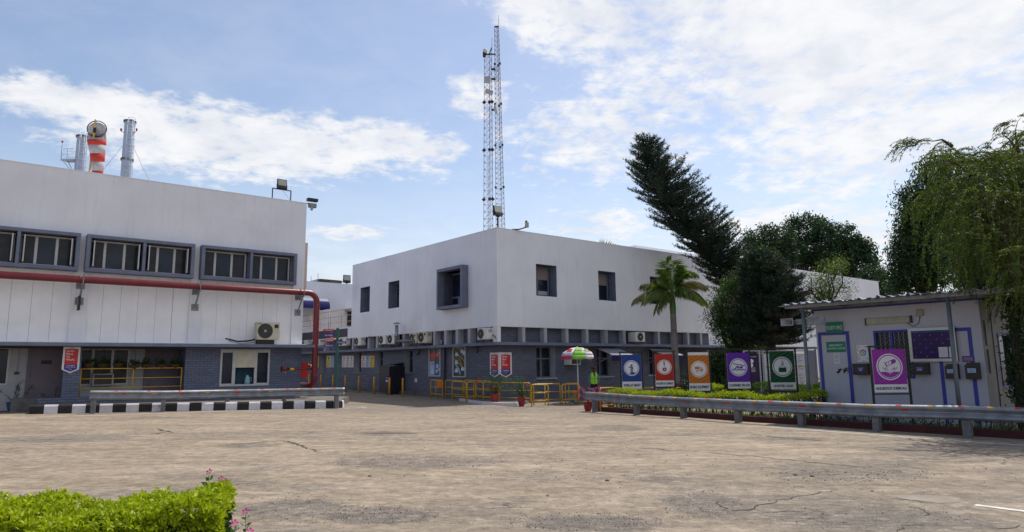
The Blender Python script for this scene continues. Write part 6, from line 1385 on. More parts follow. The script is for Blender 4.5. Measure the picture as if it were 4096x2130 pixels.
# ================================================================== safety boards
def circle_clip(pts, r=.93): return pts
def icon(mb, kind, M, ic, R_):
    """draw pictogram inside unit circle (ic = slot of background colour)"""
    y0, y1 = -.0215, -.0185
    def pg(pts, s=ic, a=y0, b=y1): mb.prism([(x*R_, z*R_) for x, z in pts], a, b, s)
    def dc(x, z, r, s=ic, a=y0, b=y1): mb.disc(x*R_, z*R_, r*R_, a, b, s, 20)
    def bar(x0, z0, x1, z1, w, s=ic, a=y0, b=y1):
        L_ = math.hypot(x1-x0, z1-z0); nx, nz = -(z1-z0)/L_*w/2, (x1-x0)/L_*w/2; pg([(x0+nx, z0+nz), (x0-nx, z0-nz), (x1-nx, z1-nz), (x1+nx, z1+nz)], s, a, b)
    if kind == 'height':
        dc(0, .42, .15); pg([(-.13, .24), (-.14, -.12), (.14, -.12), (.15, .24)]); bar(-.13, .2, -.34, .0, .10); bar(-.34, .0, -.36, .22, .10); bar(.14, .2, .22, -.12, .10); bar(.22, -.12, .26, -.2, .08)
        bar(-.08, -.1, -.12, -.66, .14); bar(.08, -.1, .12, -.66, .14); bar(.26, .25, .30, .90, .025); pg([(-.24, -.66), (.60, -.66), (.50, -.84), (.2, -.97), (-.24, -.965)])
        bar(-.12, .1, .0, -.05, .035, 1, y0-.002, y0-.0003); bar(.12, .1, .0, -.05, .035, 1, y0-.002, y0-.0003); bar(-.12, -.12, .12, -.12, .03, 1, y0-.002, y0-.0003)
    elif kind == 'energy':
        bar(-.02, .95, -.02, .55, .03); pg([(-.12, .92), (.10, .92), (.06, .55), (.17, .58), (.02, .02), (.04, .38), (-.10, .34)])
        for k in range(8): a = k*math.pi/4+.2; bar(.18*math.cos(a)+.03, -.38+.18*math.sin(a), .03+.36*math.cos(a), -.38+.36*math.sin(a), .14)
        dc(.03, -.38, .27); dc(.03, -.38, .10, 1, y0-.002, y0-.0003)
    elif kind == 'truck':
        pg([(-.62, -.05), (.12, -.12), (.12, .38), (-.62, .38)]) if False else pg([(-.58, -.02), (.10, -.02), (.10, .38), (-.62, .38)])
        pg([(-.55, -.30), (.12, -.30), (.12, .22), (.40, .22), (.58, -.02), (.62, -.30), (.62, -.34), (-.55, -.34)]) if False else None
        pg([(-.52, -.26), (.62, -.26), (.62, -.02), (.52, .06), (.40, .28), (.20, .28), (.20, -.14), (-.52, -.14)])
        pg([(.27, .04), (.45, .04), (.37, .20), (.27, .20)], 1, y0-.002, y0-.0003)
        for q in (-.34, .38): dc(q, -.32, .19, 1, y0-.002, y0-.0003); dc(q, -.32, .15, ic, y0-.003, y0-.0023); dc(q, -.32, .065, 1, y0-.004, y0-.0033)
    elif kind == 'confined':
        bar(-.78, .52, .88, .20, .11); bar(-.90, -.34, .90, -.34, .12)
        dc(.44, .02, .15); pg([(-.30, .16), (-.10, .20), (.32, .0), (.40, -.14), (.26, -.16), (.10, -.04), (-.02, -.02), (-.02, -.22), (-.12, -.22), (-.2, .0)]); bar(-.26, .1, -.42, -.18, .12); bar(-.40, -.18, -.70, -.20, .09); bar(.30, -.08, .12, -.22, .07); bar(.42, -.12, .56, -.22, .06)
    elif kind == 'hoist':
        bar(0, .95, 0, .62, .06); pts = [(.10*math.cos(a)+.02, .45+.17*math.sin(a)) for a in np.linspace(1.7, -3.0, 14)]
        for a, b in zip(pts[:-1], pts[1:]): bar(a[0], a[1], b[0], b[1], .09)
        bar(.0, .22, -.42, -.12, .05); bar(.0, .22, .42, -.12, .05); pg([(-.46, -.64), (.46, -.64), (.46, -.10), (-.46, -.10)])
    elif kind == 'chem':
        c, s_ = math.cos(.40), math.sin(.40)
        def rt(x, z): return (.12+x*c-z*s_, .38+x*s_+z*c)
        pg([rt(x, z) for x, z in ((-.48, -.19), (.38, -.19), (.50, -.14), (.55, 0), (.50, .14), (.38, .19), (-.48, .19))]); pg([rt(x, z) for x, z in ((-.42, -.13), (.02, -.13), (.10, .13), (-.42, .13))], 1, y0-.002, y0-.0003); bar(*rt(-.50, -.27), *rt(-.50, .27), .06)
        dc(*rt(-.2, .02), .05, ic, y0-.003, y0-.0023)
        pg([(-.90, -.45), (-.3, -.45), (-.15, -.55), (0, -.48), (.15, -.56), (.3, -.45), (.90, -.45), (.72, -.69), (.4, -.90), (0, -.985), (-.4, -.90), (-.72, -.69)])
        for s in (-1, 1):
            for o_ in (0, .22):
                q = [(s*(.16+o_), -.36), (s*(.22+o_), -.2), (s*(.38+o_), -.18), (s*(.44+o_), -.02)]
                for a, b in zip(q[:-1], q[1:]): bar(a[0], a[1], b[0], b[1], .055)
        dc(.0, -.62, .05, 1, y0-.002, y0-.0003)
def board(label, v, x0, x1, y0, y1, ys, fr, col, title, kind, d, tone=None, yaw=0., topstrip=0, group='safety boards along the hedge', bars=(.98, None)):
    c = at(v, (x0+x1)/2, (y0+y1)/2, d); base = Vector((c.x, c.y, gz(c.x, c.y))); s = VW[v][2]*d/F
    W = (x1-x0)*s/math.cos(yaw); zt, zb = at(v, (x0+x1)/2, y0, d).z-base.z, at(v, (x0+x1)/2, y1, d).z-base.z; zs = at(v, (x0+x1)/2, ys, d).z-base.z
    t = thing('safety_board', label, 'sign', base, yaw, group)
    mcol = plain('board_'+kind, col, .45); m2 = plain('board_'+kind+'_stripe', tuple(q*.78 for q in col) if tone is None else tone, .45)
    P_ = MB(); P_.box(-W/2, W/2, -.012, 0, zb, zt); pn = P_.build('panel', PWHITE, t)
    ztop = zt-topstrip*s; f = MB(); f.box(-W/2+.002, W/2-.002, -.015, -.0122, zs, ztop, 0)
    hh = ztop-zs; n = 9; sw = hh/n        # diagonal tone stripes clipped to the field
    for k in range(-6, 16):
        a = zs+k*sw*1.15; b = a+sw*.5; sl = .55*W
        pts = [(-W/2, a), (W/2, a+sl), (W/2, b+sl), (-W/2, b)]
        def clip(P0, z, keep_above):
            out = []
            for i in range(len(P0)):
                p, q = P0[i], P0[(i+1) % len(P0)]; pi_, qi = (p[1] >= z) == keep_above, (q[1] >= z) == keep_above
                if pi_: out.append(p)
                if pi_ != qi: tt = (z-p[1])/(q[1]-p[1]); out.append((p[0]+(q[0]-p[0])*tt, z))
            return out
        pts = clip(pts, zs, True); pts = clip(pts, ztop, False) if len(pts) > 2 else pts
        if len(pts) > 2: f.prism([(x_*.995, z_) for x_, z_ in pts], -.0162, -.0152, 1)
    f.build('colour_field', [mcol, m2], t)
    cz = zs+hh*.50; R_ = min(W*.39, hh*.40); g = MB(); g.disc(0, cz, R_*.86, -.0183, -.0165, 1, 40); g.ring(0, cz, R_*.93, R_*1.02, -.0183, -.0165, 1, 48)
    st = len(g.v); icon(g, kind, None, 0, R_*.84); g.xf(Matrix.Translation((0, 0, cz)), st); g.build('pictogram', [mcol, PWHITE], t)
    MB().text(title, 0, (zs+zb)/2, -.0135, (zs-zb)*.36, W*min(.93, .052*len(title)+.16), bold=.045).build('lettering', PBLACK, t)
    xl, xr, yt_, yb_ = fr; fz1 = at(v, (xl+xr)/2, yt_, d).z-base.z; fzb = at(v, (xl+xr)/2, yb_, d).z-base.z; cx = ((xl+xr)/2-(x0+x1)/2)*s; fw = (xr-xl)*s
    for q in (-1, 1): MB().box(cx+q*fw/2-.022, cx+q*fw/2+.022, -.004, .04, -.1, fz1).build('post', BLACKP, t)
    m_ = MB(); m_.box(cx-fw/2-.05, cx+fw/2+.05, -.008, .044, fz1+.001, fz1+.045); m_.build('top_bar', BLACKP, t); m_ = MB(); m_.box(cx-fw/2+.023, cx+fw/2-.023, 0, .03, fzb-.018, fzb+.018); m_.build('lower_bar', BLACKP, t)
    m_ = MB(); 
    for q in (-1, 1):
        for zz in (.15, .5, .85): zq = zb+(zt-zb)*zz; m_.box(min(q*W/2*.99, cx+q*fw/2), max(q*W/2*.99, cx+q*fw/2), .001, .012, zq-.006, zq+.006)
    m_.build('tie', BLACKP, t)
    return t
board('blue WORK AT HEIGHT safety board', 'A6', 303, 517, 335, 718, 636, (288, 531, 315, 738), (.022, .045, .21), 'WORK AT HEIGHT', 'height', 27.0, tone=(.03, .065, .26))
board('red HAZARDOUS ENERGY safety board before the palm trunk', 'A6', 675, 878, 326, 690, 624, (658, 890, 303, 702), (.44, .035, .022), 'HAZARDOUS ENERGY', 'energy', 26.0)
board('orange MOBILE EQUIPMENT safety board with white top edge', 'A6', 1050, 1278, 308, 738, 655, (1040, 1292, 290, 752), (.52, .16, .02), 'MOBILE EQUIPMENT', 'truck', 24.4, topstrip=32)
board('purple CONFINED SPACES safety board', 'A6', 1484, 1730, 313, 714, 641, (1474, 1742, 284, 735), (.105, .022, .30), 'CONFINED SPACES', 'confined', 23.0, tone=(.125, .03, .34))
board('dark green HOISTED LOAD safety board', 'A6', 1961, 2236, 296, 722, 646, (1944, 2256, 276, 745), (.010, .060, .025), 'HOISTED LOAD', 'hoist', 21.6, tone=(.022, .095, .042))
board('magenta HAZARDOUS CHEMICALS safety board before the white booth', 'A7', 814, 1070, 588, 925, 864, (803, 1092, 572, 940), (.30, .035, .33), 'HAZARDOUS CHEMICALS', 'chem', 17.8, tone=(.26, .028, .29))
# boards behind
dB = 29.
def bgboard(name, label, v, x0, x1, y0, y1, d, mats, deco, cat='board'):
    c = at(v, (x0+x1)/2, y1, d); base = Vector((c.x, c.y, gz(c.x, c.y))); s = VW[v][2]*d/F; W = (x1-x0)*s; zb = c.z-base.z; zt = at(v, (x0+x1)/2, y0, d).z-base.z
    t = thing(name, label, cat, base); mb = MB(); mb.box(-W/2, W/2, -.01, .01, zb, zt, 0); deco(mb, W, zb, zt); mb.build('panel', mats, t)
    mb = MB()
    for q in (-1, 1): mb.box(q*(W/2+.035)-.025, q*(W/2+.035)+.025, -.02, .03, -.05, zt+.08)
    mb.box(-W/2-.06, W/2+.06, -.02, .03, zt+.081, zt+.12); mb.box(-W/2-.009, W/2+.009, -.015, .025, zb-.08, zb-.045); mb.build('frame', PALEGREY, t); return t
def deco_c(mb, W, zb, zt):
    h = zt-zb; mb.text('Campaign', 0, zt-h*.10, -.0125, h*.035, W*.7, 1, bold=0); mb.disc(-W*.1, zt-h*.25, W*.16, -.0125, -.0105, 1, 20, 1.3); mb.disc(-W*.2, zt-h*.38, W*.2, -.0125, -.0105, 1, 20, 1.3)
    for k in range(4): mb.box(-W*.35, W*.2, -.012, -.0105, zb+h*(.40+.04*k), zb+h*(.41+.04*k), 1)
bgboard('campaign_board', 'dark violet campaign board partly behind the purple safety board', 'A6', 1700, 1850, 322, 664, 26.5, [plain('board_dark_violet', (.035, .02, .06), .5), PWHITE], deco_c)
def deco_s(mb, W, zb, zt):
    h = zt-zb
    for c_ in range(5):
        x0 = -W/2+W*(.03+.19*c_)
        for r_, hh in ((.97, .02), (.60, .03), (.31, .012)): mb.box(x0, x0+W*.17, -.012, -.0105, zb+h*(r_-hh), zb+h*r_, 2)
        for k in range(16):
            if k in (6, 7, 11): continue
            mb.box(x0+.01, x0+W*(.05+.10*((k*7+c_*3) % 5)/4), -.012, -.0105, zb+h*(.05+.056*k), zb+h*(.062+.056*k), 1)
bgboard('schedule_board', 'wide white schedule board with yellow headings behind the green safety board', 'A6', 1915, 2385, 325, 672, 25.0, [PWHITE, PNAVY, plain('heading_yellow', (.50, .45, .03), .5)], deco_s)
bgboard('metal_board', 'blank pale metal board seen beside the booth corner', 'A6', 2425, 2490, 285, 740, 24.0, [PALEGREY], lambda mb, W, a, b: None)

# ================================================================== security booth
def B(v, x, y, yl=0.): return RF.hy(v, x, y, yl)
ZW = 3.233; XR = B('A7', 1697, 700)[0]; zf = gz(*RF.w(0, 0)[:2])+.06
BT = thing('security_booth', 'white panel booth with blue trimmed door and corrugated roof on grey poles', 'building', RF.w(0, 0), RF.a)
def rect(v, x0, y0, x1, y1, yl=0.): a = B(v, x0, y0, yl); b = B(v, x1, y1, yl); return a[0], b[0], b[1], a[1]
wx0, wx1, wz0, wz1 = rect('A7', 832, 458, 1125, 800); wx1 = B('C7', 2240, 700)[0]
mb = MB(); mb.wall(lambda u, z, d: (u, d, z), 0, XR, zf-.4, ZW, [(wx0, wx1, wz0, wz1)], .10)
mb.add([(0, 0, zf-.4), (0, 4, zf-.4), (0, 4, ZW), (0, 0, ZW)], [(3, 2, 1, 0)]); mb.add([(XR, 4, zf-.4), (0, 4, zf-.4), (0, 4, ZW), (XR, 4, ZW)], [(0, 1, 2, 3)]); mb.build('wall_panels', BOOTHW, BT)
mb = MB(); u = .12
while u < XR: mb.box(u-.004, u+.004, -.0016, -.0004, zf, ZW); u += .125
mb.build('panel_ribs', mat('panel_rib', (.42, .415, .48), .6), BT)
# side (aluminium) wall
mb = MB(); mb.wall(lambda u, z, d: (XR-d, u, z), .0, 4, zf-.4, ZW, [(1.15, 2.0, zf+1.0, zf+2.35)], .08); mb.build('side_wall', BOOTHA, BT)
f = MB().box(XR-.03, XR+.02, 1.12, 1.17, zf+1.0, zf+2.38).box(XR-.03, XR+.02, 1.98, 2.03, zf+1.0, zf+2.38).box(XR-.03, XR+.02, 1.17, 1.98, zf+2.33, zf+2.38).box(XR-.03, XR+.02, 1.17, 1.98, zf+.97, zf+1.02).build('window', BOOTHB, BT); MB().box(XR-.07, XR-.06, 1.1, 2.1, zf+.95, zf+2.4).build('pane', GLASS, f)
mb = MB(); mb.box(XR+.0, XR+.02, .75, .80, zf, ZW); mb.box(XR, XR+.025, 2.25, 2.30, zf, ZW); mb.box(XR, XR+.03, .25, .50, zf+1.35, zf+1.95); mb.box(XR, XR+.03, .22, .48, zf+2.05, zf+2.7); mb.build('side_trim', BOOTHA, BT)
# door
dx0, dx1 = B('C7', 900, 1000)[0], B('C7', 1322, 1000)[0]; dz = B('C7', 1000, 735)[1]; T_ = .085
dm = MB(); dm.box(dx0, dx1, -.012, -.002, zf, dz); D_ = dm.build('door', BOOTHW, BT)
mb = MB(); mb.box(dx0-T_*.6, dx0+T_*.4, -.035, -.0125, zf, dz); mb.box(dx1-T_*.4, dx1+T_*.6, -.035, -.0125, zf, dz); mb.box(dx0-T_*.6, dx1+T_*.6, -.035, -.0125, dz, dz+T_*1.1); mb.build('door_frame', BOOTHB, D_)
hx, hz = B('C7', 1310, 1250); MB().tube([(hx, -.03, hz), (hx, -.08, hz), (hx-.14, -.08, hz-.01)], .012, 6).box(hx-.02, hx+.02, -.03, -.0125, hz-.12, hz+.05).build('handle', STEEL, D_)
mb = MB(); g = np.random.default_rng(3)
for v, cx_, cy_, nn_ in (('C7', 1165, 1300, 9), ('C7', 1265, 1275, 9)):
    mb = MB()
    for k in range(nn_): a, b = B(v, cx_+g.normal()*16, cy_+g.normal()*16); n_ = 8; r0 = .018+.022*g.random(); mb.prism([(a+r0*math.cos(q)*(.6+.6*g.random()), b+r0*math.sin(q)*(.6+.6*g.random())) for q in np.linspace(0, 2*math.pi, n_+1)[:-1]], -.0135-.0002*k, -.0122)
    mb.build('rust_hole', mat('rust', (.05, .018, .012), .9), D_)
# window with grille
f = MB(); t2_ = .07
f.box(wx0-.01, wx1+.01, -.02, .06, wz1, wz1+.06); f.box(wx0-.01, wx1+.01, -.02, .06, wz0-.06, wz0); f.box(wx0-.06, wx0, -.02, .06, wz0-.06, wz1+.06); f.box(wx1, wx1+.06, -.02, .06, wz0-.06, wz1+.06)
wm_ = B('C7', 1968, 800)[0]; f.box(wm_-.04, wm_+.04, 0, .05, wz0, wz1); WN = f.build('window', BOOTHB, BT); MB().box(wx0-.02, wx1+.02, .07, .08, wz0, wz1).build('pane', GLASS2, WN)
gm = MB(); st_ = .085
span = (wx1-wx0)+(wz1-wz0); k = 0; q = -(wz1-wz0)
while q < wx1-wx0:
    for sgn in (1, -1):
        if sgn > 0: a0, b0_ = max(q, 0), min(q+(wz1-wz0), wx1-wx0); za_, zb_4 = a0-q, b0_-q
        else: a0, b0_ = max(q, 0), min(q+(wz1-wz0), wx1-wx0); za_, zb_4 = (wz1-wz0)-(a0-q), (wz1-wz0)-(b0_-q)
        if b0_-a0 > .02: gm.tube([(wx0+a0, .02, wz0+za_), (wx0+b0_, .02, wz0+zb_4)], .0035, 4, caps=False, smooth=False)
    q += st_*1.3
gm.build('diamond_grille', STEEL, WN)
# blue door-like trims right
a0, a1 = B('A7', 1355, 750)[0], B('A7', 1605, 750)[0]; zt5 = B('A7', 1550, 415)[1]
mb = MB(); mb.box(a0-.04, a0+.045, -.012, -.0008, zf, zt5); mb.box(a1-.045, a1+.045, -.012, -.0008, zf, zt5); mb.box(a0+.045, a1-.045, -.012, -.0008, zt5-.09, zt5); mb.build('blue_trim', BOOTHB, BT)
mb = MB(); mb.box(-.03, XR+.05, -.03, .0, ZW-.02, ZW+.07); mb.box(-.08, -.001, -.03, 4, ZW-.02, ZW+.07); mb.build('eave_trim', BOOTHB, BT)
# roof sheet
YE = -1.15; e0 = B('C7', 240, 262, YE); e1 = B('C7', 1900, 150, YE); zr_ = ((e0[1]+e1[1])/2); XL = e0[0]; print('roof', e0, e1, 'XR', XR)
pit = .25; prof = []; u = XL; 
while u < XR+1.6: prof += [(u, 0), (u+.10, 0), (u+.135, .045), (u+.195, .045), (u+.23, 0)]; u += pit
g = np.random.default_rng(8); jit = [g.normal()*.008 for _ in prof]
rows_ = [(YE, 0), (0., -.02), (2.2, -.05), (4.6, -.10)]
vs = [(a, yy, zr_-.02+b+dz_+jit[i]*(1.8 if j == 0 else .4)) for j, (yy, dz_) in enumerate(rows_) for i, (a, b) in enumerate(prof)]; n = len(prof)
mb = MB(); mb.add(vs, [(j*n+i, j*n+i+1, (j+1)*n+i+1, (j+1)*n+i) for j in range(3) for i in range(n-1)]); ro = mb.build('roof_sheet', ROOFM, BT); sm = ro.modifiers.new('s', 'SOLIDIFY'); sm.thickness = .004
mb = MB(); mb.box(XL+.1, XR+1.5, YE+.18, YE+.24, zr_-.12, zr_-.03); mb.box(XL+.1, XR+1.5, -.10, -.05, zr_-.13, zr_-.045)
u = XL+.3
while u < XR+1.4: mb.box(u-.02, u+.02, YE+.24, 4.2, zr_-.12, zr_-.085); u += 1.25
mb.build('roof_frame', STEEL, BT)
for v, xt, yt, xb_, yb_, lab in (('C7', 630, 420, 672, 1200, ''), ('C6', 448, 200, 522, 800, '')):
    a = B(v, xb_, yb_, YE+.21); b = B(v, xt, yt, YE+.21); x_ = (a[0]+b[0])/2; MB().tube([(x_, YE+.21, zf-.5), (x_, YE+.21, zr_-.12)], .05, 12).build('pole', GALVPIPE, BT)
mb = MB(); mb.box(-.6, XR+.4, -1.6, 4.2, zf-.45, zf-.02); struct(mb.build('booth_apron', mat('apron_paving', (.22, .15, .13), .9, var=.15, scale=3, bump=.3), None, RF.w(0, 0), RF.a))
# fittings on the booth
def flat(name, label, cat, v, x0, y0, x1, y1, m_, dep=.012, y=-.001, extra=None, parts=None, texts=(), bev=0, grp=None):
    a, b, z0, z1 = rect(v, x0, y0, x1, y1, y); W, h_ = b-a, z1-z0; t = thing(name, label, cat, RF.w((a+b)/2, y, z0), RF.a, grp)
    MB().box(-W/2, W/2, -dep, 0, 0, h_).build('plate' if cat == 'sign' else 'body', m_, t, bevel=bev)
    for tx in texts:
        s_, cx_, cz_, hh, ww, mm = tx; MB().text(s_, cx_*W, cz_*h_, -dep-.0018, hh*h_, ww*W, bold=.015).build('lettering', mm, t)
    if extra: extra(t, W, h_, dep)
    return t
flat('door_sign', 'green SECURITY OFFICE plate above the booth door', 'sign', 'C7', 966, 540, 1236, 692, PGREEN, y=-.037, texts=[('SECURITY OFFICE', 0, .48, .36, .93, PWHITE)])
flat('door_sign', 'green EMERGENCY CONTROL ROOM plate on the booth door', 'sign', 'C7', 976, 838, 1282, 992, PGREEN, y=-.014, texts=[('EMERGENCY', 0, .66, .17, .70, PWHITE), ('CONTROL ROOM', 0, .36, .17, .92, PWHITE)])
def ex_n(t, W, h_, d):
    MB().text('NO ENTRY', 0, h_*.90, -d-.0015, h_*.07, W*.72, bold=.03).text('WITHOUT PERMISSION', 0, h_*.76, -d-.0015, h_*.05, W*.9, bold=.03).build('lettering', PRED, t)
    mb = MB(); mb.box(-W*.5, W*.5, -d-.001, -d-.0002, h_*.68, h_*.70)
    for q in (.58, .48, .27, .14): mb.box(-W*.36, W*.34, -d-.001, -d-.0002, h_*q, h_*(q+.035))
    mb.box(-W*.5, W*.5, -d-.001, -d-.0002, h_*.38, h_*.39); mb.build('small_print', PPURPLE, t)
flat('notice_sheet', 'white NO ENTRY notice with small print under the green door plate', 'notice', 'C7', 1088, 1008, 1188, 1168, PWHITE, dep=.004, y=-.014, extra=ex_n)
def ex_5(t, W, h_, d):
    cols_ = [plain('p_red', (.55, .04, .03)), plain('p_orange', (.6, .25, .02)), plain('p_green', (.08, .40, .08)), plain('p_teal', (.02, .3, .35)), plain('p_blue', (.04, .08, .5))]
    mb = MB(); cz = h_*.54; r = W*.27
    for k in range(5):
        a0, a1 = math.pi/2+k*2*math.pi/5, math.pi/2+(k+1)*2*math.pi/5
        mb.prism([(r*math.cos(a0), cz+r*math.sin(a0)), (r*math.cos(a1), cz+r*math.sin(a1)), (r*.62*math.cos(a1), cz+r*.62*math.sin(a1)), (r*.62*math.cos(a0), cz+r*.62*math.sin(a0))], -d-.0016, -d-.0002, k)
    mb.build('pentagon', cols_, t); MB().text('5S', 0, cz+.005, -d-.002, h_*.075, None, bold=.05).build('lettering', PNAVY, t)
    mb = MB(); g = np.random.default_rng(4)
    for x_, zz in ((-.45, .88), (.12, .88), (-.45, .72), (.2, .72), (-.45, .34), (-.45, .22), (.2, .25), (-.1, .10), (.15, .06), (-.45, .46)):
        for k in range(3): mb.box(W*x_, W*(x_+.14+.12*g.random()), -d-.001, -d-.0002, h_*zz-.018*k, h_*zz-.018*k+.006)
    mb.build('small_print', STEEL, t); mb = MB(); mb.box(-W/2, W/2, -d-.002, -d-.0003, h_-.008, h_); mb.box(-W/2, -W/2+.008, -d-.002, -d-.0003, 0, h_-.008); mb.box(W/2-.008, W/2, -d-.002, -d-.0003, 0, h_-.008); mb.box(-W/2+.008, W/2-.008, -d-.002, -d-.0003, 0, .008); mb.build('red_border', PRED, t)
flat('quality_poster', 'white 5S poster with coloured pentagon between booth door and window', 'poster', 'C7', 1428, 878, 1655, 1152, PWHITE, dep=.005, extra=ex_5)
def ex_box(tx):
    def f_(t, W, h_, d):
        MB().box(-W*.20, W*.26, -d-.004, -d-.0005, h_*.32, h_*.68).build('label_plate', PNAVY, t); MB().text(tx, W*.03, h_*.42, -d-.0055, h_*.14, None, bold=.03).text('BUNGE', W*.03, h_*.58, -d-.0055, h_*.09, W*.3, bold=0).build('lettering', PWHITE, t)
        MB().tube([(-W*.42, -d-.015, h_*.42), (-W*.42, -d-.015, h_*.58)], .008, 6).build('handle', STEEL, t)
    return f_
flat('letter_box', 'brown IN letter box left of the booth window', 'letter box', 'A7', 672, 700, 800, 788, WOODB, dep=.20, extra=ex_box('IN'), bev=.005)
flat('letter_box', 'brown OUT letter box under the notice board', 'letter box', 'A7', 1130, 697, 1270, 786, WOODB, dep=.20, extra=ex_box('OUT'), bev=.005)
def ex_drop(t, W, h_, d):
    MB().box(-W*.32, W*.30, -d-.003, -d-.0005, h_*.44, h_*.74).build('label_plate', plain('label_blue', (.38, .48, .68), .5), t); mb = MB()
    for k in range(4): mb.box(-W*.24, W*.2, -d-.0042, -d-.0032, h_*(.48+.06*k), h_*(.495+.06*k))
    mb.build('small_print', PNAVY, t); MB().box(-W*.35, W*.5, -d, -.002, h_+.001, h_+.05).build('lid', WOODB, t)
flat('drop_box', 'dark brown drop box behind the right booth pole', 'drop box', 'A7', 1392, 718, 1503, 820, WOODB, dep=.16, extra=ex_drop, bev=.004, grp='drop boxes on the booth')
flat('drop_box', 'dark brown drop box on the blue strip at the booth right end', 'drop box', 'A7', 1550, 708, 1670, 822, WOODB, dep=.16, extra=ex_drop, bev=.004, grp='drop boxes on the booth')
def ex_p(t, W, h_, d):
    mb = MB()
    for k in range(4): mb.box(-W*.42, W*.42, -d-.001, -d-.0002, h_*(.15+.2*k), h_*(.21+.2*k))
    mb.build('small_print', P_PK, t)
flat('purple_plate', 'small purple text plate above the rightmost drop box', 'sign', 'A7', 1514, 641, 1612, 686, plain('plate_purple', (.09, .012, .16)), dep=.006, y=-.014, extra=ex_p)
def ex_nb(t, W, h_, d):
    mb = MB(); e = .075; mb.box(-W/2, W/2, -d-.03, -d-.0, h_-e, h_); mb.box(-W/2, W/2, -d-.03, -d-.0, 0, e); mb.box(-W/2, -W/2+e, -d-.03, -d, e, h_-e); mb.box(W/2-e, W/2, -d-.03, -d, e, h_-e); mb.build('frame', mat('board_frame', (.50, .50, .46), .4, .2), t)
    MB().box(-W/2+e, W/2-e, -d-.004, -d-.0005, h_*.86, h_-e).build('header_band', plain('header_blue', (.03, .10, .30)), t); MB().text('NOTICE BOARD', -W*.02, h_*.895, -d-.0055, h_*.045, W*.44, bold=0).build('lettering', PBLACK, t)
    mb = MB(); mb.box(W*.12, W*.31, -d-.006, -d-.0005, h_*.12, h_*.42); mb.box(W*.335, W*.46, -d-.006, -d-.0005, h_*.11, h_*.42); mb.build('pinned_paper', P_W, t)
    mb = MB()
    for r_ in range(6):
        for c_ in range(4): x_ = -W*.38+W*.24*c_+(W*.12 if r_ % 2 else 0); z_ = h_*(.14+.125*r_); mb.prism([(x_-.03, z_), (x_, z_-.006), (x_+.03, z_+.02), (x_, z_+.03)], -d-.0015, -d-.0003) if x_ < W*.44 and not (x_ > W*.08 and z_ < h_*.45) else None
    mb.build('fabric_tuft', plain('tuft', (.16, .13, .26)), t)
flat('notice_board', 'glazed purple notice board with silver frame on the booth', 'notice board', 'A7', 1092, 425, 1490, 682, mat('board_purple', (.040, .016, .095), .3, var=.3, scale=2, spec=.15), dep=.05, y=-.03, extra=ex_nb)
a, b = B('A7', 752, 372, -.05), B('A7', 1113, 350, -.05); t = thing('tube_light', 'dusty long fluorescent tube light under the booth eave', 'lamp', RF.w(a[0], -.001, a[1]), RF.a)
MB().box(0, b[0]-a[0], -.06, 0, -.09, .09).xf(Matrix.Rotation(-math.atan2(b[1]-a[1], b[0]-a[0]), 4, 'Y')).build('housing', mat('dusty_diffuser', (.34, .34, .26), .5, var=.15, scale=6, dirt=.4, dcol=(.18, .17, .12)), t, bevel=.015)
MB().box(-.015, .03, -.065, 0.0, -.10, .10).box(b[0]-a[0]-.04, b[0]-a[0]+.01, -.065, 0, -.10, .10).xf(Matrix.Rotation(-math.atan2(b[1]-a[1], b[0]-a[0]), 4, 'Y')).build('end_cap', WOODB, t)
a, z = B('A7', 1183, 300); t = thing('junction_box', 'small beige junction box with drooping wire above the notice board', 'junction box', RF.w(a, 0, z), RF.a); MB().box(-.09, .09, -.06, 0, -.09, .09).build('box', mat('jb', (.28, .26, .20), .6), t, bevel=.01)
MB().tube([(.0, -.03, -.09), (-.05, -.03, -.28), (-.2, -.03, -.36), (-.40, -.03, -.22)], .008, 5).build('wire', BLACKP, t)
# horn speaker on the left pole
a, z = B('C7', 415, 537, YE+.21); px_, pz_ = B('C7', 640, 530, YE+.21)
t = thing('horn_speaker', 'grey rectangular horn speaker fixed to the left booth pole', 'speaker', RF.w(a, YE+.2, z), RF.a); W = .20
q0 = [(-.36, -.16, -.16), (-.36, .16, -.16), (-.36, .16, .16), (-.36, -.16, .16)]
mb = MB(); ww = (B('C7', 505, 540, YE+.21)[0]-B('C7', 325, 540, YE+.21)[0])/2; hh = (B('C7', 415, 482, YE+.21)[1]-B('C7', 415, 592, YE+.21)[1])/2
rect4 = lambda s, y: [(-ww*s, y, -hh*s), (ww*s, y, -hh*s), (ww*s, y, hh*s), (-ww*s, y, hh*s)]
mb.add(rect4(1, -.16)+rect4(.93, -.16)+rect4(.28, .06)+rect4(.36, .10)+rect4(1.0, -.12), [(i, (i+1) % 4, (i+1) % 4+4, i+4) for i in range(4)]+[(i+4, (i+1) % 4+4, (i+1) % 4+8, i+8) for i in range(4)]+[(i+16, (i+1) % 4+16, (i+1) % 4+12, i+12) for i in range(4)]+[(i, i+16, (i+1) % 4+16, (i+1) % 4) for i in range(4)]+[(8, 9, 10, 11), (15, 14, 13, 12)])
mb.build('horn', PALEGREY, t, bevel=.0); MB().lathe([(0, -.06), (.035, -.04), (.04, 0), (.0, .05)], n=10, M=Matrix.Rotation(R(90), 4, 'X')).build('driver_cone', CREAM, t)
MB().tube([(0, .08, 0), (px_-a, .12, .0)], .06, 10).box((px_-a)*.45, (px_-a)*.85, .0, .05, -.08, .08).build('bracket', STEEL, t)
MB().box(px_-a+.06, px_-a+.62, .03, .06, -.13, .13).build('cable_tray', STEEL, t)

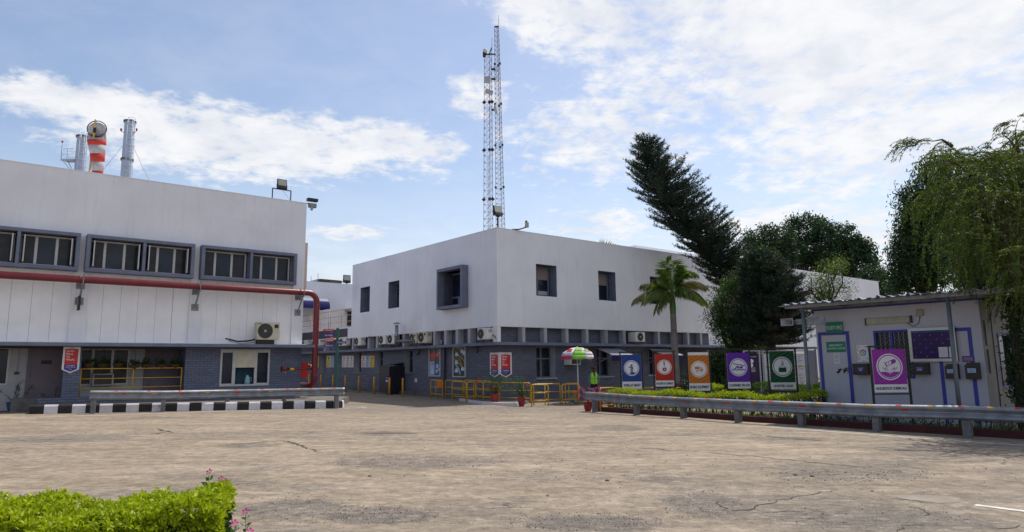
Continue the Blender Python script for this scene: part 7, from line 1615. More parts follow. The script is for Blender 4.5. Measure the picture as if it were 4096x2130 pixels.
# ================================================================== vegetation
def tree_root(name, label, base, group=None): return thing(name, label, 'tree', base, 0, group)
def conifer(label, axis, v, dep, seed, leafmat, lens=.34, nlev=64, brown=None, trunk_r=(.22, .05), nper=6, up=.30, needle=(.17, .022), sp=.15, dn=1.):
    """axis: [(px,py,halfwidth px)] from top down; the last is the foot"""
    rg = np.random.default_rng(seed); s = VW[v][2]*dep/F
    foot = at(v, axis[-1][0], axis[-1][1], dep); base = Vector((foot.x, foot.y, gz(foot.x, foot.y))); t = tree_root('conifer_tree', label, base)
    A = [(at(v, x, y, dep)-base, hw*s) for x, y, hw in axis[:-1]] + [(Vector((0, 0, 0)), 0)]
    ax = [a for a, _ in A][::-1]; n = len(ax)
    mb = MB(); mb.tube(ax, [trunk_r[0]+(trunk_r[1]-trunk_r[0])*i/(n-1) for i in range(n)], 10)
    cum = [0]
    for i in range(1, len(A)-1): cum.append(cum[-1]+(A[i][0]-A[i-1][0]).length)
    tot = cum[-1]; pts = []; dirs = []
    def at_s(d):
        for i in range(1, len(cum)):
            if d <= cum[i] or i == len(cum)-1: f = (d-cum[i-1])/(cum[i]-cum[i-1]); return A[i-1][0].lerp(A[i][0], f), A[i-1][1]*(1-f)+A[i][1]*f
    for lv in range(nlev):
        d0 = tot*((lv+.3)/nlev)**.95; c, hw = at_s(d0); a0 = rg.random()*6.28
        for k in range(nper):
            a = a0+k*2*math.pi/nper+rg.normal()*.18; L_ = hw*(.90+.40*rg.random())*(1+.09*math.sin(lv*.9+a*2)); dr_ = Vector((math.cos(a), math.sin(a), up*(.2+rg.random()))).normalized()
            q = c.copy(); path = [q.copy()]; m = 6
            for j in range(m): dr_ = (dr_+Vector((0, 0, -.06+.055*j))+Vector(rg.normal(size=3)*.05)).normalized(); q = q+dr_*L_/m; path.append(q.copy())
            mb.tube(path, [.045*(1-j/m)+.010 for j in range(m+1)], 4, caps=False)
            side = Vector((-math.sin(a), math.cos(a), 0)); nt = max(3, int(L_/sp))
            for j in range(nt):
                f = .18+.82*(j+.5)/nt; ii = min(int(f*m), m-1); b0 = path[ii].lerp(path[ii+1], f*m-ii)
                for sg in (-1, 1):
                    if rg.random() < .25: continue
                    tl = lens*(.5+.6*rg.random())*(1.15-f*.5); td = (side*sg*(.8+.3*rg.random())+dr_*.55+Vector((0, 0, .25+.35*rg.random()))).normalized()
                    nn = int((9+tl*26)*dn)
                    u = rg.random(nn); P0 = np.array(b0)+np.outer(u*tl, np.array(td)); nd = rg.normal(size=(nn, 3))*(.75/dn**.5)+np.array(td)*1.15
                    pts.append(P0); dirs.append(nd)
            # brush at the tip
            nn = 16; u = rg.random(nn)*.3; pts.append(np.array(path[-1])+np.outer(u-.1, np.array(dr_))); dirs.append(rg.normal(size=(nn, 3))*.7+np.array(dr_)*1.3)
    mb.build('trunk', TRUNK, t); Pn = np.concatenate(pts); Dn = np.concatenate(dirs); mats = [leafmat]; mi = None
    if brown is not None: mats.append(brown); nse = np.sin(Pn[:, 0]*2.3+1)*np.cos(Pn[:, 2]*1.9)+np.sin(Pn[:, 1]*2.9); mi = ((nse+rg.normal(size=len(Pn))*.5) > 1.0).astype(int)
    leaves_mesh('crown', Pn, needle[0]*(.7+.6*rg.random(len(Pn))), needle[1], mats, t, dirs=Dn, seed=seed, midx=mi); return len(Pn)
CONI = leafm('needle_dark', (.010, .026, .016), (.030, .060, .032), .12, rough=.6, nscale=.8); CONB = leafm('needle_brown', (.040, .032, .024), (.085, .066, .046), .15, rough=.7)
nl = conifer('tall dark conifer leaning to the left above the white wall', [(288, 100, 45), (305, 160, 95), (325, 215, 112), (352, 290, 150), (385, 370, 185), (425, 440, 225), (470, 520, 205), (540, 610, 205), (620, 700, 215), (690, 790, 195), (770, 880, 190), (850, 980, 190), (900, 1090, 150), (960, 1480, 0)], 'A8', 37.5, 3, CONI, nlev=58, nper=7, needle=(.15, .026), lens=.42, up=.42, sp=.20, dn=1.35)
conifer('bushy conifer with brown hanging tips beside the booth', [(1000, 815, 50), (1020, 880, 110), (1050, 950, 160), (1075, 1050, 180), (1080, 1150, 190), (1080, 1250, 205), (1080, 1330, 200), (1080, 1390, 170), (1060, 1480, 0)], 'A8', 31., 5, CONI, nlev=34, nper=9, brown=CONB, up=.05, lens=.42, needle=(.17, .026))

def broadleaf(name, label, v, blobs, foot, dep, n, ll, lw, lm, seed, per=40, trunk_r=.2, spread=.30, limbs=True, ddep=None, group=None, droop=0., gaps=.0):
    """blobs: (px,py,r px[, depth offset])"""
    rg = np.random.default_rng(seed); s = VW[v][2]*dep/F; f = at(v, foot[0], foot[1], dep); base = Vector((f.x, f.y, gz(f.x, f.y))); t = tree_root(name, label, base, group)
    Bk = []
    for b in blobs: d = dep+(b[3] if len(b) > 3 else rg.normal()*(b[2]*s*.5)); c = at(v, b[0], b[1], d)-base; Bk.append((np.array(c), b[2]*s))
    wts = np.array([r**2.2 for _, r in Bk]); wts /= wts.sum(); nc = n//per; C_ = []
    for _ in range(nc):
        c, r = Bk[rg.choice(len(Bk), p=wts)]; q = rg.normal(size=3); q /= np.linalg.norm(q); q = c+q*r*(.55+.5*rg.random()**.6)*np.array([1, 1, .9]); w_ = q/(r*.55+.25)
        if math.sin(w_[0]*2.1+seed)+math.sin(w_[2]*2.4+w_[1])+math.sin(w_[1]*1.9-w_[0]) > -.75 or rg.random() < .25: C_.append(q)
    C_ = np.array(C_); nc = len(C_); rc = np.array([.16+.10*rg.random() for _ in range(nc)])*spread/.30*(1 if dep < 45 else 1.6)
    P_ = np.repeat(C_, per, 0)+rg.normal(size=(nc*per, 3))*np.repeat(rc, per)[:, None]
    dirs = rg.normal(size=(len(P_), 3)); dirs[:, 2] -= droop
    leaves_mesh('crown', P_, ll*(.6+.8*rg.random(len(P_))), lw, lm, t, dirs=dirs, seed=seed)
    mb = MB(); cc = sum((b[0] for b in Bk), np.zeros(3))/len(Bk); fork = Vector((cc[0]*.4, cc[1]*.4, max(1.2, min(b[0][2]-b[1] for b in Bk)*.9)))
    mb.tube([(0, 0, -.2), (fork.x*.3, fork.y*.3, fork.z*.5), fork], [trunk_r, trunk_r*.85, trunk_r*.7], 10)
    for c, r in Bk:
        e = Vector(c); m = fork.lerp(e, .5)+Vector(rg.normal(size=3)*.25); mb.tube([fork, m, e], [trunk_r*.5, trunk_r*.3, trunk_r*.08], 6)
        for k in range(4): q = e+Vector(rg.normal(size=3)).normalized()*r*.8; mb.tube([m.lerp(e, .6), m.lerp(q, .7), q], [trunk_r*.15, trunk_r*.09, .008], 4)
    mb.build('trunk', TRUNK, t); return t
FAR_G = leafm('leaf_far', (.014, .040, .020), (.045, .095, .035), .22, nscale=.4); YGL = leafm('leaf_yellow_green', (.06, .11, .02), (.14, .21, .03), .35, nscale=.8); ASH = leafm('leaf_ashoka', (.012, .035, .012), (.05, .10, .025), .2, nscale=.8)
broadleaf('broadleaf_tree', 'light green tree growing behind the bushy brown conifer', 'A8', [(955, 870, 55), (1060, 860, 45), (1010, 825, 35), (770, 1100, 75), (745, 1210, 70), (820, 1270, 90), (850, 1150, 85), (1150, 980, 50), (890, 1330, 95), (820, 1040, 55), (900, 1000, 70), (930, 1230, 90), (980, 1340, 90), (740, 1130, 30), (760, 1320, 50), (900, 1400, 80)], (880, 1480), 33.0, 24000, .13, .05, leafm('leaf_soft_green', (.022, .058, .016), (.095, .16, .028), .3), 21, per=30)
broadleaf('broadleaf_tree', 'wide dark green tree on the left of the clump beyond the annex roof', 'A8', [(970, 720, 60), (1020, 800, 80), (960, 780, 50), (1060, 690, 60), (1090, 760, 90), (1140, 700, 70), (1180, 800, 110), (1100, 860, 90)], (1100, 1250), 98., 13000, .42, .20, FAR_G, 22, per=36, trunk_r=.35, spread=.34, group='trees beyond the annex')
broadleaf('broadleaf_tree', 'tallest dark green tree in the middle of the clump beyond the annex roof', 'A8', [(1210, 640, 60), (1260, 690, 90), (1320, 630, 65), (1385, 660, 75), (1300, 780, 110), (1400, 770, 100), (1240, 840, 90), (1350, 870, 100), (1410, 650, 40)], (1310, 1250), 102., 15000, .42, .20, FAR_G, 23, per=36, trunk_r=.35, spread=.34, group='trees beyond the annex')
broadleaf('broadleaf_tree', 'dark green tree on the right of the clump beyond the annex roof', 'A8', [(1480, 690, 60), (1500, 780, 90), (1560, 700, 65), (1600, 800, 100), (1650, 790, 70), (1500, 880, 90), (1650, 900, 90), (1690, 860, 60)], (1560, 1250), 96., 14000, .42, .20, FAR_G, 24, per=36, trunk_r=.35, spread=.34, group='trees beyond the annex')
broadleaf('broadleaf_tree', 'small dark tree filling the gap between the annex end and the tall drooping tree', 'A8', [(1700, 960, 80), (1760, 1000, 80), (1730, 1080, 60), (1810, 1060, 70), (1860, 1100, 60)], (1750, 1300), 92., 8000, .36, .16, FAR_G, 25, per=36, trunk_r=.3, spread=.4, group='trees beyond the annex')
broadleaf('broadleaf_tree', 'feathery yellow green young tree over the booth roof corner', 'A8', [(1440, 940, 40), (1500, 910, 30), (1400, 985, 35), (1340, 1025, 22), (1480, 1020, 45), (1420, 1070, 45), (1560, 1020, 28), (1370, 1080, 30), (1540, 1080, 30), (1300, 1010, 14), (1330, 960, 14), (1520, 860, 20), (1440, 880, 25)], (1450, 1450), 30., 3600, .12, .035, YGL, 26, per=26, trunk_r=.10, spread=.26)
broadleaf('ashoka_tree', 'tall narrow dark green tree with drooping leaves behind the booth', 'B2', [(480, 400, 50), (530, 460, 70), (470, 520, 60), (600, 420, 60), (390, 610, 75), (460, 700, 100), (360, 720, 60), (380, 820, 80), (470, 850, 110), (330, 930, 60), (420, 960, 110), (330, 1040, 70), (430, 1080, 110), (560, 640, 120), (600, 800, 130), (600, 1000, 140), (700, 600, 120), (520, 1150, 90), (380, 1150, 60), (310, 1150, 45)], (500, 1600), 29., 34000, .22, .055, ASH, 27, per=34, trunk_r=.2, droop=1.2, spread=.30)
broadleaf('broadleaf_tree', 'dark green tree behind the right end of the booth', 'B2', [(800, 900, 140), (900, 1050, 150), (1050, 950, 160), (1000, 1150, 160), (1200, 1000, 160), (780, 1120, 120), (1200, 1200, 150), (900, 1220, 100), (1100, 750, 150)], (1000, 1700), 24., 22000, .20, .07, ASH, 28, per=34, trunk_r=.2, droop=.8, spread=.34)

broadleaf('shrub', 'dark shrubbery against the brick wall behind the purple safety board', 'A6', [(1390, 470, 90), (1500, 430, 100), (1620, 480, 100), (1330, 560, 90), (1450, 590, 100), (1700, 420, 90), (1800, 520, 100), (1890, 420, 90), (1560, 590, 90), (1760, 610, 90), (1900, 600, 80), (1350, 400, 50)], (1560, 760), 31.5, 15000, .15, .055, LDARK, 29, per=30, trunk_r=.06, spread=.26)
# royal palm
def palm(label, foot, dep, top, fr, ll=.60, v='A8', trunk=True, m=None, seed=4, name='palm_tree'):
    rg = np.random.default_rng(seed); c = at(v, top[0], top[1], dep); base = Vector((c.x, c.y, gz(c.x, c.y))) if foot is None else foot
    t = tree_root(name, label, base); h = c.z-base.z
    if trunk:
        hg = at('A8', 450, 1195, dep).z-base.z; hr = .95
        MB().lathe([(.24, 0), (.20, hr*.5), (.165, hr)], n=16).build('painted_foot', mat('red_foot', (.13, .02, .02), .7, dirt=.3), t)
        MB().lathe([(.165, hr)]+[(.165-.035*k/20+(.006 if k % 2 else 0), hr+(hg-hr)*k/20) for k in range(1, 21)], n=16).build('trunk', mat('palm_trunk', (.16, .14, .135), .85, var=.25, scale=2, bump=.5, bscale=12), t)
        MB().lathe([(.13, hg), (.15, hg+.3), (.12, h-.2), (.06, h+.1)], n=14).build('crownshaft', mat('palm_green_shaft', (.055, .13, .03), .4, var=.2), t)
    mb = MB(); P0 = []; D0 = []; Lh = []; s = VW[v][2]*dep/F; cen = Vector((0, 0, h)); mi = []
    for (tx, ty, rise, br, yo) in fr:
        tip = at(v, tx, ty, dep)-base; tip.y += yo; mid = cen.lerp(tip, .42); mid.z = max(cen.z, tip.z)+rise*s; n = 26; path = []
        for i in range(n+1): q = i/n; path.append(cen*(1-q)**2+mid*2*q*(1-q)+tip*q*q)
        mb.tube(path, [.022*(1-i/n)+.004 for i in range(n+1)], 5, caps=False)
        L_ = sum((path[i+1]-path[i]).length for i in range(n)); m2 = int(L_*62)
        for j in range(m2):
            f = .16+.84*j/m2; ii = min(int(f*n), n-1); p = path[ii].lerp(path[ii+1], f*n-ii); tn = (path[ii+1]-path[ii]).normalized(); sd_ = tn.cross(Vector((0, 0, 1))); sd_ = sd_.normalized() if sd_.length > .05 else Vector((1, 0, 0))
            for sg in (-1, 1):
                d = (sd_*sg*(.75+.2*rg.random())+tn*.55+Vector((0, 0, -.25-.75*rg.random()*f-(.6 if br else .1)))).normalized(); P0.append(list(p)); D0.append(list(d)); Lh.append(ll*(.55+.6*math.sin(math.pi*min(1, f*.95+.05)))*(.8+.4*rg.random())); mi.append(1 if rg.random() < br else 0)
    mb.build('frond_stalks', mat('frond_stalk', (.10, .17, .04), .5), t)
    leaves_mesh('fronds', np.array(P0), np.array(Lh), .042, [m or leafm('palm_leaf', (.045, .10, .012), (.15, .22, .028), .4), leafm('palm_leaf_dry', (.10, .085, .03), (.16, .13, .06), .3)], t, dirs=np.array(D0), seed=seed, midx=np.array(mi)); return t
palm('small royal palm with red painted foot standing before the white wall', None, 31., (455, 1075), [(435, 830, 0, 0, 0), (395, 905, 20, 0, .3), (470, 890, 30, 0, -.4), (540, 930, 60, 0, .2), (590, 945, 60, 0, -.5), (205, 1110, 90, .55, 0), (255, 1120, 80, .5, -.6), (330, 1180, 70, .35, -.8), (270, 1000, 30, .2, .5), (345, 970, 20, .1, -.3), (680, 1120, 110, .3, .1), (620, 1120, 100, .3, -.6), (690, 1010, 90, .8, .5), (560, 1080, 90, .2, -.9), (500, 1000, 60, 0, .9), (390, 1120, 80, .2, .8), (660, 1060, 80, .35, .8)])
tp = at('B8', 1290, 400, 58.)
t = tree_root('palm_tree', 'tips of a fan palm showing above the right roof edge', Vector((tp.x, tp.y, gz(tp.x, tp.y)))); hh = tp.z-t.location.z
MB().tube([(0, 0, 0), (0, 0, hh-.3)], .15, 8).build('trunk', TRUNK, t); g = np.random.default_rng(2); P0 = []; D0 = []
for cx_, cz_ in ((-.8, -.1), (0, .12), (.9, -.2), (.4, .0), (-.4, .0)):
    for a in np.linspace(.25, 2.9, 15): P0.append([cx_*.8, 0, hh-.6+cz_]); D0.append([math.cos(a), g.normal()*.3, math.sin(a)])
leaves_mesh('fronds', np.array(P0), 1.25, .12, leafm('fan_leaf', (.06, .11, .04), (.16, .22, .08), .3), t, dirs=np.array(D0))

# weeping tree on the right
def weeping():
    rg = np.random.default_rng(17); dp = 16.; b = Vector((13.6, 16.2, 0)); b.z = gz(b.x, b.y); t = tree_root('weeping_tree', 'large weeping tree with hanging strands leaning in over the booth', b)
    def q(x, y, d=dp): return at('B2', x, y, d)-b
    mb = MB(); lim = [Vector((0, 0, -.1)), Vector((-.25, 0, 1.6)), q(1150, 1180), q(1075, 1000), q(985, 830), q(900, 740), q(850, 690), q(740, 650)]
    mb.tube(lim, [.34, .30, .27, .25, .22, .19, .15, .07], 12)
    mb.tube([q(860, 700), q(862, 650), q(850, 625)], [.16, .13, .12], 10); mb.tube([q(985, 830), q(1100, 600), q(1080, 400), q(1060, 330)], [.16, .12, .07, .03], 8); mb.tube([q(985, 830, 16.2), q(950, 640, 16.8), q(930, 560, 17)], [.10, .07, .03], 6)
    subs = [((880, 720), (760, 480), (640, 290)), ((1080, 500), (980, 400), (870, 330)), ((1080, 420), (1200, 330), (1300, 300)), ((760, 480), (600, 380), (520, 360)), ((740, 650), (560, 640), (430, 640)), ((930, 560), (760, 500), (700, 470)), ((640, 290), (520, 262), (400, 275)), ((1060, 330), (1040, 200), (1080, 110)), ((740, 655), (620, 700), (480, 680)), ((1060, 330), (960, 220), (1000, 140))]
    tips = []
    for a, m, e in subs:
        d1 = dp+rg.normal()*.5; P_ = [q(*a), q(*m, d=d1), q(*e, d=d1+rg.normal()*.4)]; mb.tube([P_[0], P_[0].lerp(P_[1], .5)+Vector((0, 0, .1)), P_[1], P_[1].lerp(P_[2], .5)+Vector((0, 0, .08)), P_[2]], [.05, .022, .010, .006, .004], 6)
    mb.build('trunk', mat('weeping_bark', (.060, .038, .030), .9, var=.35, scale=5, bump=1., bscale=14), t)
    MB().lathe([(0, 0), (.13, .005), (.15, -.05)], n=12, M=Matrix.Translation(q(855, 620)) @ Matrix.Rotation(R(-25), 4, 'Y')).build('sawn_stub', mat('sawn_wood', (.26, .16, .11), .8), t)
    pts = []; dirs = []; tw = MB(); poly = []
    def strand(p, L_, dx, dens=1.):
        n = max(5, int(L_/.12)); d = Vector((dx, rg.normal()*.25, .35+.25*rg.random())).normalized(); path = [p.copy()]; x = p.copy()
        for i in range(n): d = (d+Vector((rg.normal()*.05, rg.normal()*.05, -.30-.1*rg.random()))).normalized(); x = x+d*L_/n; path.append(x.copy())
        tw.tube(path, .006, 3, caps=False, smooth=False)
        m = int(L_*68*dens)
        for j in range(m):
            f = rg.random(); ii = min(int(f*n), n-1); c = path[ii].lerp(path[ii+1], f*n-ii); tn = (path[ii+1]-path[ii]).normalized(); pts.append(list(c)); v_ = rg.normal(size=3)*.55; dirs.append([v_[0]+tn.x*1., v_[1]+tn.y*1., v_[2]+tn.z*1.])
    reg = [(560, 380, 70, 60, 1.2), (640, 450, 110, 90, 1.5), (520, 620, 90, 100, 1.7), (620, 700, 130, 130, 1.9), (470, 720, 50, 70, 1.3), (760, 420, 120, 70, 1.4), (760, 560, 130, 110, 1.6), (880, 380, 110, 60, 1.3), (900, 520, 140, 110, 1.5), (1020, 380, 120, 70, 1.2), (1060, 520, 130, 130, 1.6), (800, 800, 150, 120, 1.9), (950, 900, 150, 120, 1.9), (700, 900, 110, 110, 1.6), (1060, 800, 120, 150, 1.8), (1100, 250, 60, 60, .9), (1200, 450, 130, 130, 1.5), (1200, 800, 120, 180, 1.9), (1350, 600, 150, 200, 1.9), (880, 1000, 130, 90, 1.5), (1030, 1050, 120, 90, 1.6), (820, 660, 120, 80, 1.5), (1000, 1180, 100, 80, 1.3), (1120, 1000, 90, 150, 1.7), (1250, 1150, 120, 120, 1.7), (1400, 900, 150, 200, 2.), (1500, 700, 160, 200, 2.), (1600, 450, 200, 150, 1.8)]
    for x, y, rx, ry, L_ in [(a+95, b, c, d, e) for a, b, c, d, e in reg if a > 480]:
        for _ in range(72 if x > 850 else 42):
            a = rg.random()*6.28; r = math.sqrt(rg.random()); xx, yy = x+math.cos(a)*r*rx, y+math.sin(a)*r*ry
            strand(q(xx, yy, dp+.75+rg.normal()*1.1), L_*(.35+.75*rg.random()), -.32 if rg.random() < .6 else .4)
    for x, y, L_, dx in ((400, 275, .7, -.9), (415, 280, .9, -.5), (430, 272, .8, -.3), (520, 265, .8, -.5), (640, 290, .9, -.5), (1080, 115, .8, .5), (1040, 140, .6, -.9), (1000, 150, .5, -.9), (1010, 210, .7, -.9), (470, 640, .5, -.9), (500, 600, .4, -1), (780, 320, .5, -.5), (900, 300, .5, -.3), (950, 290, .5, .3)):
        for _ in range(5): strand(q(x+rg.normal()*14, y+rg.normal()*10), L_*(.5+.6*rg.random()), dx, .8)
    tw.build('twigs', TRUNK, t); n = len(pts); print('weeping leaves', n)
    leaves_mesh('foliage', np.array(pts), .075*(.7+.6*rg.random(n)), .016, leafm('leaf_weeping', (.012, .036, .006), (.15, .22, .02), .42, nscale=1.5), t, dirs=np.array(dirs), seed=5)
weeping()
# slender dark stem near the frame edge
p = at('C6', 1108, 990, 17.0); b = Vector((p.x, p.y, gz(p.x, p.y))); t = tree_root('slender_tree', 'slender dark trunk with ivy standing before the booth side wall', b)
MB().tube([(0, 0, 0), at('C6', 1075, 650, 17.)-b, at('C6', 1040, 300, 17.)-b, at('C6', 1030, -60, 17.)-b], [.16, .14, .12, .08], 10).build('trunk', TRUNK, t)
g = np.random.default_rng(6); P_ = []
for _ in range(260): f = g.random(); c = (at('C6', 1108-75*f, 990-1050*f, 17.)-b); P_.append([c.x+g.normal()*.12, c.y+g.normal()*.12, c.z])
P_ = np.repeat(np.array(P_), 14, 0)+g.normal(size=(260*14, 3))*.09; leaves_mesh('foliage', P_, .11, .04, LDARK, t, seed=8)

# hedges ----------------------------------------------------------
def line_pts(pts, step):
    out = []
    for a, b in zip(pts[:-1], pts[1:]):
        n = max(1, int((b-a).length/step)); out += [a.lerp(b, i/n) for i in range(n)]
    return out+[pts[-1]]
def hedge(label, pts, width, h, seed, top_m=LLIME, side_m=LLIMED, low_m=LDARK, dens=1., leaf=.055, name='hedge', stems=True, bottom=.28, wob=.05, group=None):
    o = pts[0]; t = thing(name, label, 'hedge', (o.x, o.y, gz(o.x, o.y)), 0, group); rg = np.random.default_rng(seed); L0 = t.location.copy()
    lp = line_pts(pts, .05); P_ = []; M_ = []; D_ = []
    tot = sum((b-a).length for a, b in zip(pts[:-1], pts[1:])); n = int(tot*(width*1.0+h*1.6)*900*dens)
    for _ in range(n):
        k = rg.integers(len(lp)-1); p = lp[k]; d = (lp[k+1]-lp[k]).normalized(); nn = Vector((-d.y, d.x, 0)); q = rg.random(); wv = wob*math.sin(k*.13)+wob*.6*math.sin(k*.31+seed)
        if q < .42: off = (rg.random()-.5)*width; z = h+wv+rg.normal()*.035-.02; m_ = 0; dd = (rg.normal()*.6, rg.normal()*.6, .9)
        else:
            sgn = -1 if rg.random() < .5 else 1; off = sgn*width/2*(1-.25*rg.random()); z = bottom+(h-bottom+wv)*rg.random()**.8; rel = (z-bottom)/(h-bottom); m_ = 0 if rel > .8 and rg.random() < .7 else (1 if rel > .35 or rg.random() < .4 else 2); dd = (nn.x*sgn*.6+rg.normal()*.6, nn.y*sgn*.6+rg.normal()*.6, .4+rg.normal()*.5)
            if rel < .3 and rg.random() < .5: continue
        P_.append((p.x+nn.x*off-L0.x, p.y+nn.y*off-L0.y, gz(p.x, p.y)+z-L0.z)); M_.append(m_); D_.append(dd)
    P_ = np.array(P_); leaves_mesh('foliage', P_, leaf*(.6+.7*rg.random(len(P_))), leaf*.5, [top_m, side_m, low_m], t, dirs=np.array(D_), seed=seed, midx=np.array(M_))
    if stems:
        mb = MB(); k = 0
        while k < len(lp)-1:
            p = lp[k]; x, y, z = p.x-L0.x+rg.normal()*.05, p.y-L0.y+rg.normal()*.05, gz(p.x, p.y)-L0.z
            for _ in range(3): e = Vector((x+rg.normal()*.16, y+rg.normal()*.16, z+h*.85)); mb.tube([(x, y, z), (x+(e.x-x)*.3+rg.normal()*.03, y+(e.y-y)*.3, z+h*.35), e], [.012, .009, .004], 4, caps=False)
            k += 4
        mb.build('stems', TRUNK, t)
    return t
perp = Vector((-outR.x, -outR.y, 0))       # away from the road
hb = [p+perp*1.05 for p in rb]; 
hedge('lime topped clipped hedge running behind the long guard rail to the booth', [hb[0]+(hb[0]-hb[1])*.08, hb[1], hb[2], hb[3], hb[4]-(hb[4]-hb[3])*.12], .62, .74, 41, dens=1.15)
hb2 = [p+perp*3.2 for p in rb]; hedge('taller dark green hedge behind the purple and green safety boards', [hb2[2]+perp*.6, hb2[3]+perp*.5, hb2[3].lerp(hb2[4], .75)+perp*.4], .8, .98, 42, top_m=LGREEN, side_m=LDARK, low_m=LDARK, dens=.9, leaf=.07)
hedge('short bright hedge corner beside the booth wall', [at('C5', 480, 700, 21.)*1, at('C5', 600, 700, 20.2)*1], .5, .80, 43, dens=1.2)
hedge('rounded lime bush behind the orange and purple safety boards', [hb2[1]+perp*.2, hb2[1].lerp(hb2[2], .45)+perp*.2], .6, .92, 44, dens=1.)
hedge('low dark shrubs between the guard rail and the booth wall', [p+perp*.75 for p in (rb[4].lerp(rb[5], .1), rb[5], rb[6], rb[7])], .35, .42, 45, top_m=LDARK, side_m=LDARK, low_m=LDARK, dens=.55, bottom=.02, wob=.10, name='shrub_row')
p = hb[1]+perp*3.; bsh = thing('shrub', 'dark potted shrub in front of the window behind the blue and red safety boards', 'shrub', (p.x-.1, p.y+2.5, gz(p.x, p.y))); bush(bsh, 'foliage', (0, 0, .75), (.55, .5, .75), 1300, .12, .05, LDARK, 71, shell=.3); bush(bsh, 'side_foliage', (1.5, .3, .6), (.45, .4, .6), 900, .12, .05, LDARK, 72, shell=.3); MB().tube([(0, 0, 0), (0, 0, .8)], .04, 6).build('stem', TRUNK, bsh)
# red kerb under the hedge
rk = [p+perp*.42 for p in rb]; rk = [rk[0]+(rk[0]-rk[1])*.15]+rk[1:]
mb = MB(); vs = []
for p in line_pts(rk, 1.): 
    for a, z in ((0, -.1), (.015, .16), (.13, .17), (.13, -.1)): vs.append(p+perp*a-Vector((0, 0, p.z))+Vector((0, 0, gz(p.x, p.y)+z)))
n = len(vs)//4; mb.add(vs, [(4*i+j, 4*i+4+j, 4*i+4+(j+1) % 4, 4*i+(j+1) % 4) for i in range(n-1) for j in range(4)]); struct(mb.build('red_kerb', REDKERB))
bed = [rk[0]+perp*.131, *[p+perp*.131 for p in rk[1:]], rk[-1]+perp*2.0, rk[3]+perp*2.0, rk[0]+perp*2.0]; mb = MB(); vs = [(p.x, p.y, gz(p.x, p.y)+.05) for p in bed]; mb.add(vs, [tuple(range(len(vs)))]); struct(mb.build('planting_bed', mat('bed_soil', (.10, .085, .05), .95, var=.4, scale=5, bump=.6)))
g = np.random.default_rng(12); P_ = []
for _ in range(2600): k = g.integers(len(rk)-1); p = rk[k].lerp(rk[k+1], g.random())+perp*(.2+1.2*g.random()); P_.append((p.x, p.y, gz(p.x, p.y)+.05))
dd = g.normal(size=(len(P_), 3))*.4; dd[:, 2] = 1; gr_ = leaves_mesh('grass', np.array(P_), .16*(.5+g.random(len(P_))), .022, leafm('grass_blade', (.05, .11, .02), (.16, .24, .04), .3), None, dirs=dd); tag(gr_, 'sparse grass along the red kerb under the hedge', 'grass', kind='stuff')

# foreground hedge
def front_hedge():
    rg = np.random.default_rng(77); z0 = gz(-2, 3.3); zt = z0+.765
    FL, FR, NR, NL = np.array((-4.2, 3.05)), np.array((-1.47, 3.66)), np.array((-1.30, 3.15)), np.array((-4.2, 2.62))
    t = thing('clipped_hedge', 'bright lime clipped hedge block in the near corner', 'hedge', (-2., 3.2, z0)); O = np.array((-2., 3.2, z0)); P_ = []; D_ = []; M_ = []
    def bump(u): return .025*math.sin(u*7.3)+.02*math.sin(u*17.+1)
    def rosette(c, nrm, m_, sz):
        nrm = nrm/np.linalg.norm(nrm); a = np.cross(nrm, rg.normal(size=3)); a /= np.linalg.norm(a); b = np.cross(nrm, a); k = rg.integers(4, 7); ph = rg.random()*6
        for i in range(k): q = ph+i*2.4; d = (a*math.cos(q)+b*math.sin(q))*(.5+.6*rg.random())+nrm*(.25+.7*rg.random()); P_.append(c+nrm*rg.random()*.012); D_.append(d); M_.append(m_); Ls.append(sz*(.6+.7*rg.random()))
    Ls = []
    for _ in range(7000):
        u, v = rg.random()**.8, rg.random(); xy = (FL*(1-u)+FR*u)*(1-v)+(NL*(1-u)+NR*u)*v; z = zt+bump(xy[0])+rg.normal()*.013+(.035*rg.random() if rg.random() < .06 else 0); rosette(np.array((xy[0], xy[1], z)), np.array((rg.normal()*.35, rg.normal()*.35, 1.)), 0, .027)
    for _ in range(13500):
        if rg.random() < .80: u = rg.random()**.8; xy = NL*(1-u)+NR*u; nm = np.array((.12, -1, .25))
        else: u = rg.random(); xy = NR*(1-u)+FR*u; nm = np.array((1, .2, .25))
        q = rg.random(); z = zt-q*.74+bump(xy[0]); dep = abs(rg.normal())*.03; lump = .03*math.sin(xy[0]*9+z*11)+.02*math.sin(xy[0]*21-z*17); c = np.array((xy[0], xy[1], z))-nm/np.linalg.norm(nm)*(dep-lump-.02)
        m_ = 0 if (q < .08+.12*rg.random() or rg.random() < .09) else (1 if rg.random() < .55 else 2); rosette(c, nm+rg.normal(size=3)*.35, m_, .027)  # below the top band, side leaves mostly take the darker shade-toned copies
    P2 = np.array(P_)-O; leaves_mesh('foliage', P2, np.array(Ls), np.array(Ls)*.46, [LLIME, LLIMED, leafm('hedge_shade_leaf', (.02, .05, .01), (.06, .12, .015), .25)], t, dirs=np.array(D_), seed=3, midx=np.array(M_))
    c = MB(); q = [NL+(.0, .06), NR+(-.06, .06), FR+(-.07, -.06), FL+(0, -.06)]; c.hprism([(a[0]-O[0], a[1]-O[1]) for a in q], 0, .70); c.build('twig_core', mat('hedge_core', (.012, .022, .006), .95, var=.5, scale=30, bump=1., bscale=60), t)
    print('front hedge leaves', len(P_))
front_hedge()
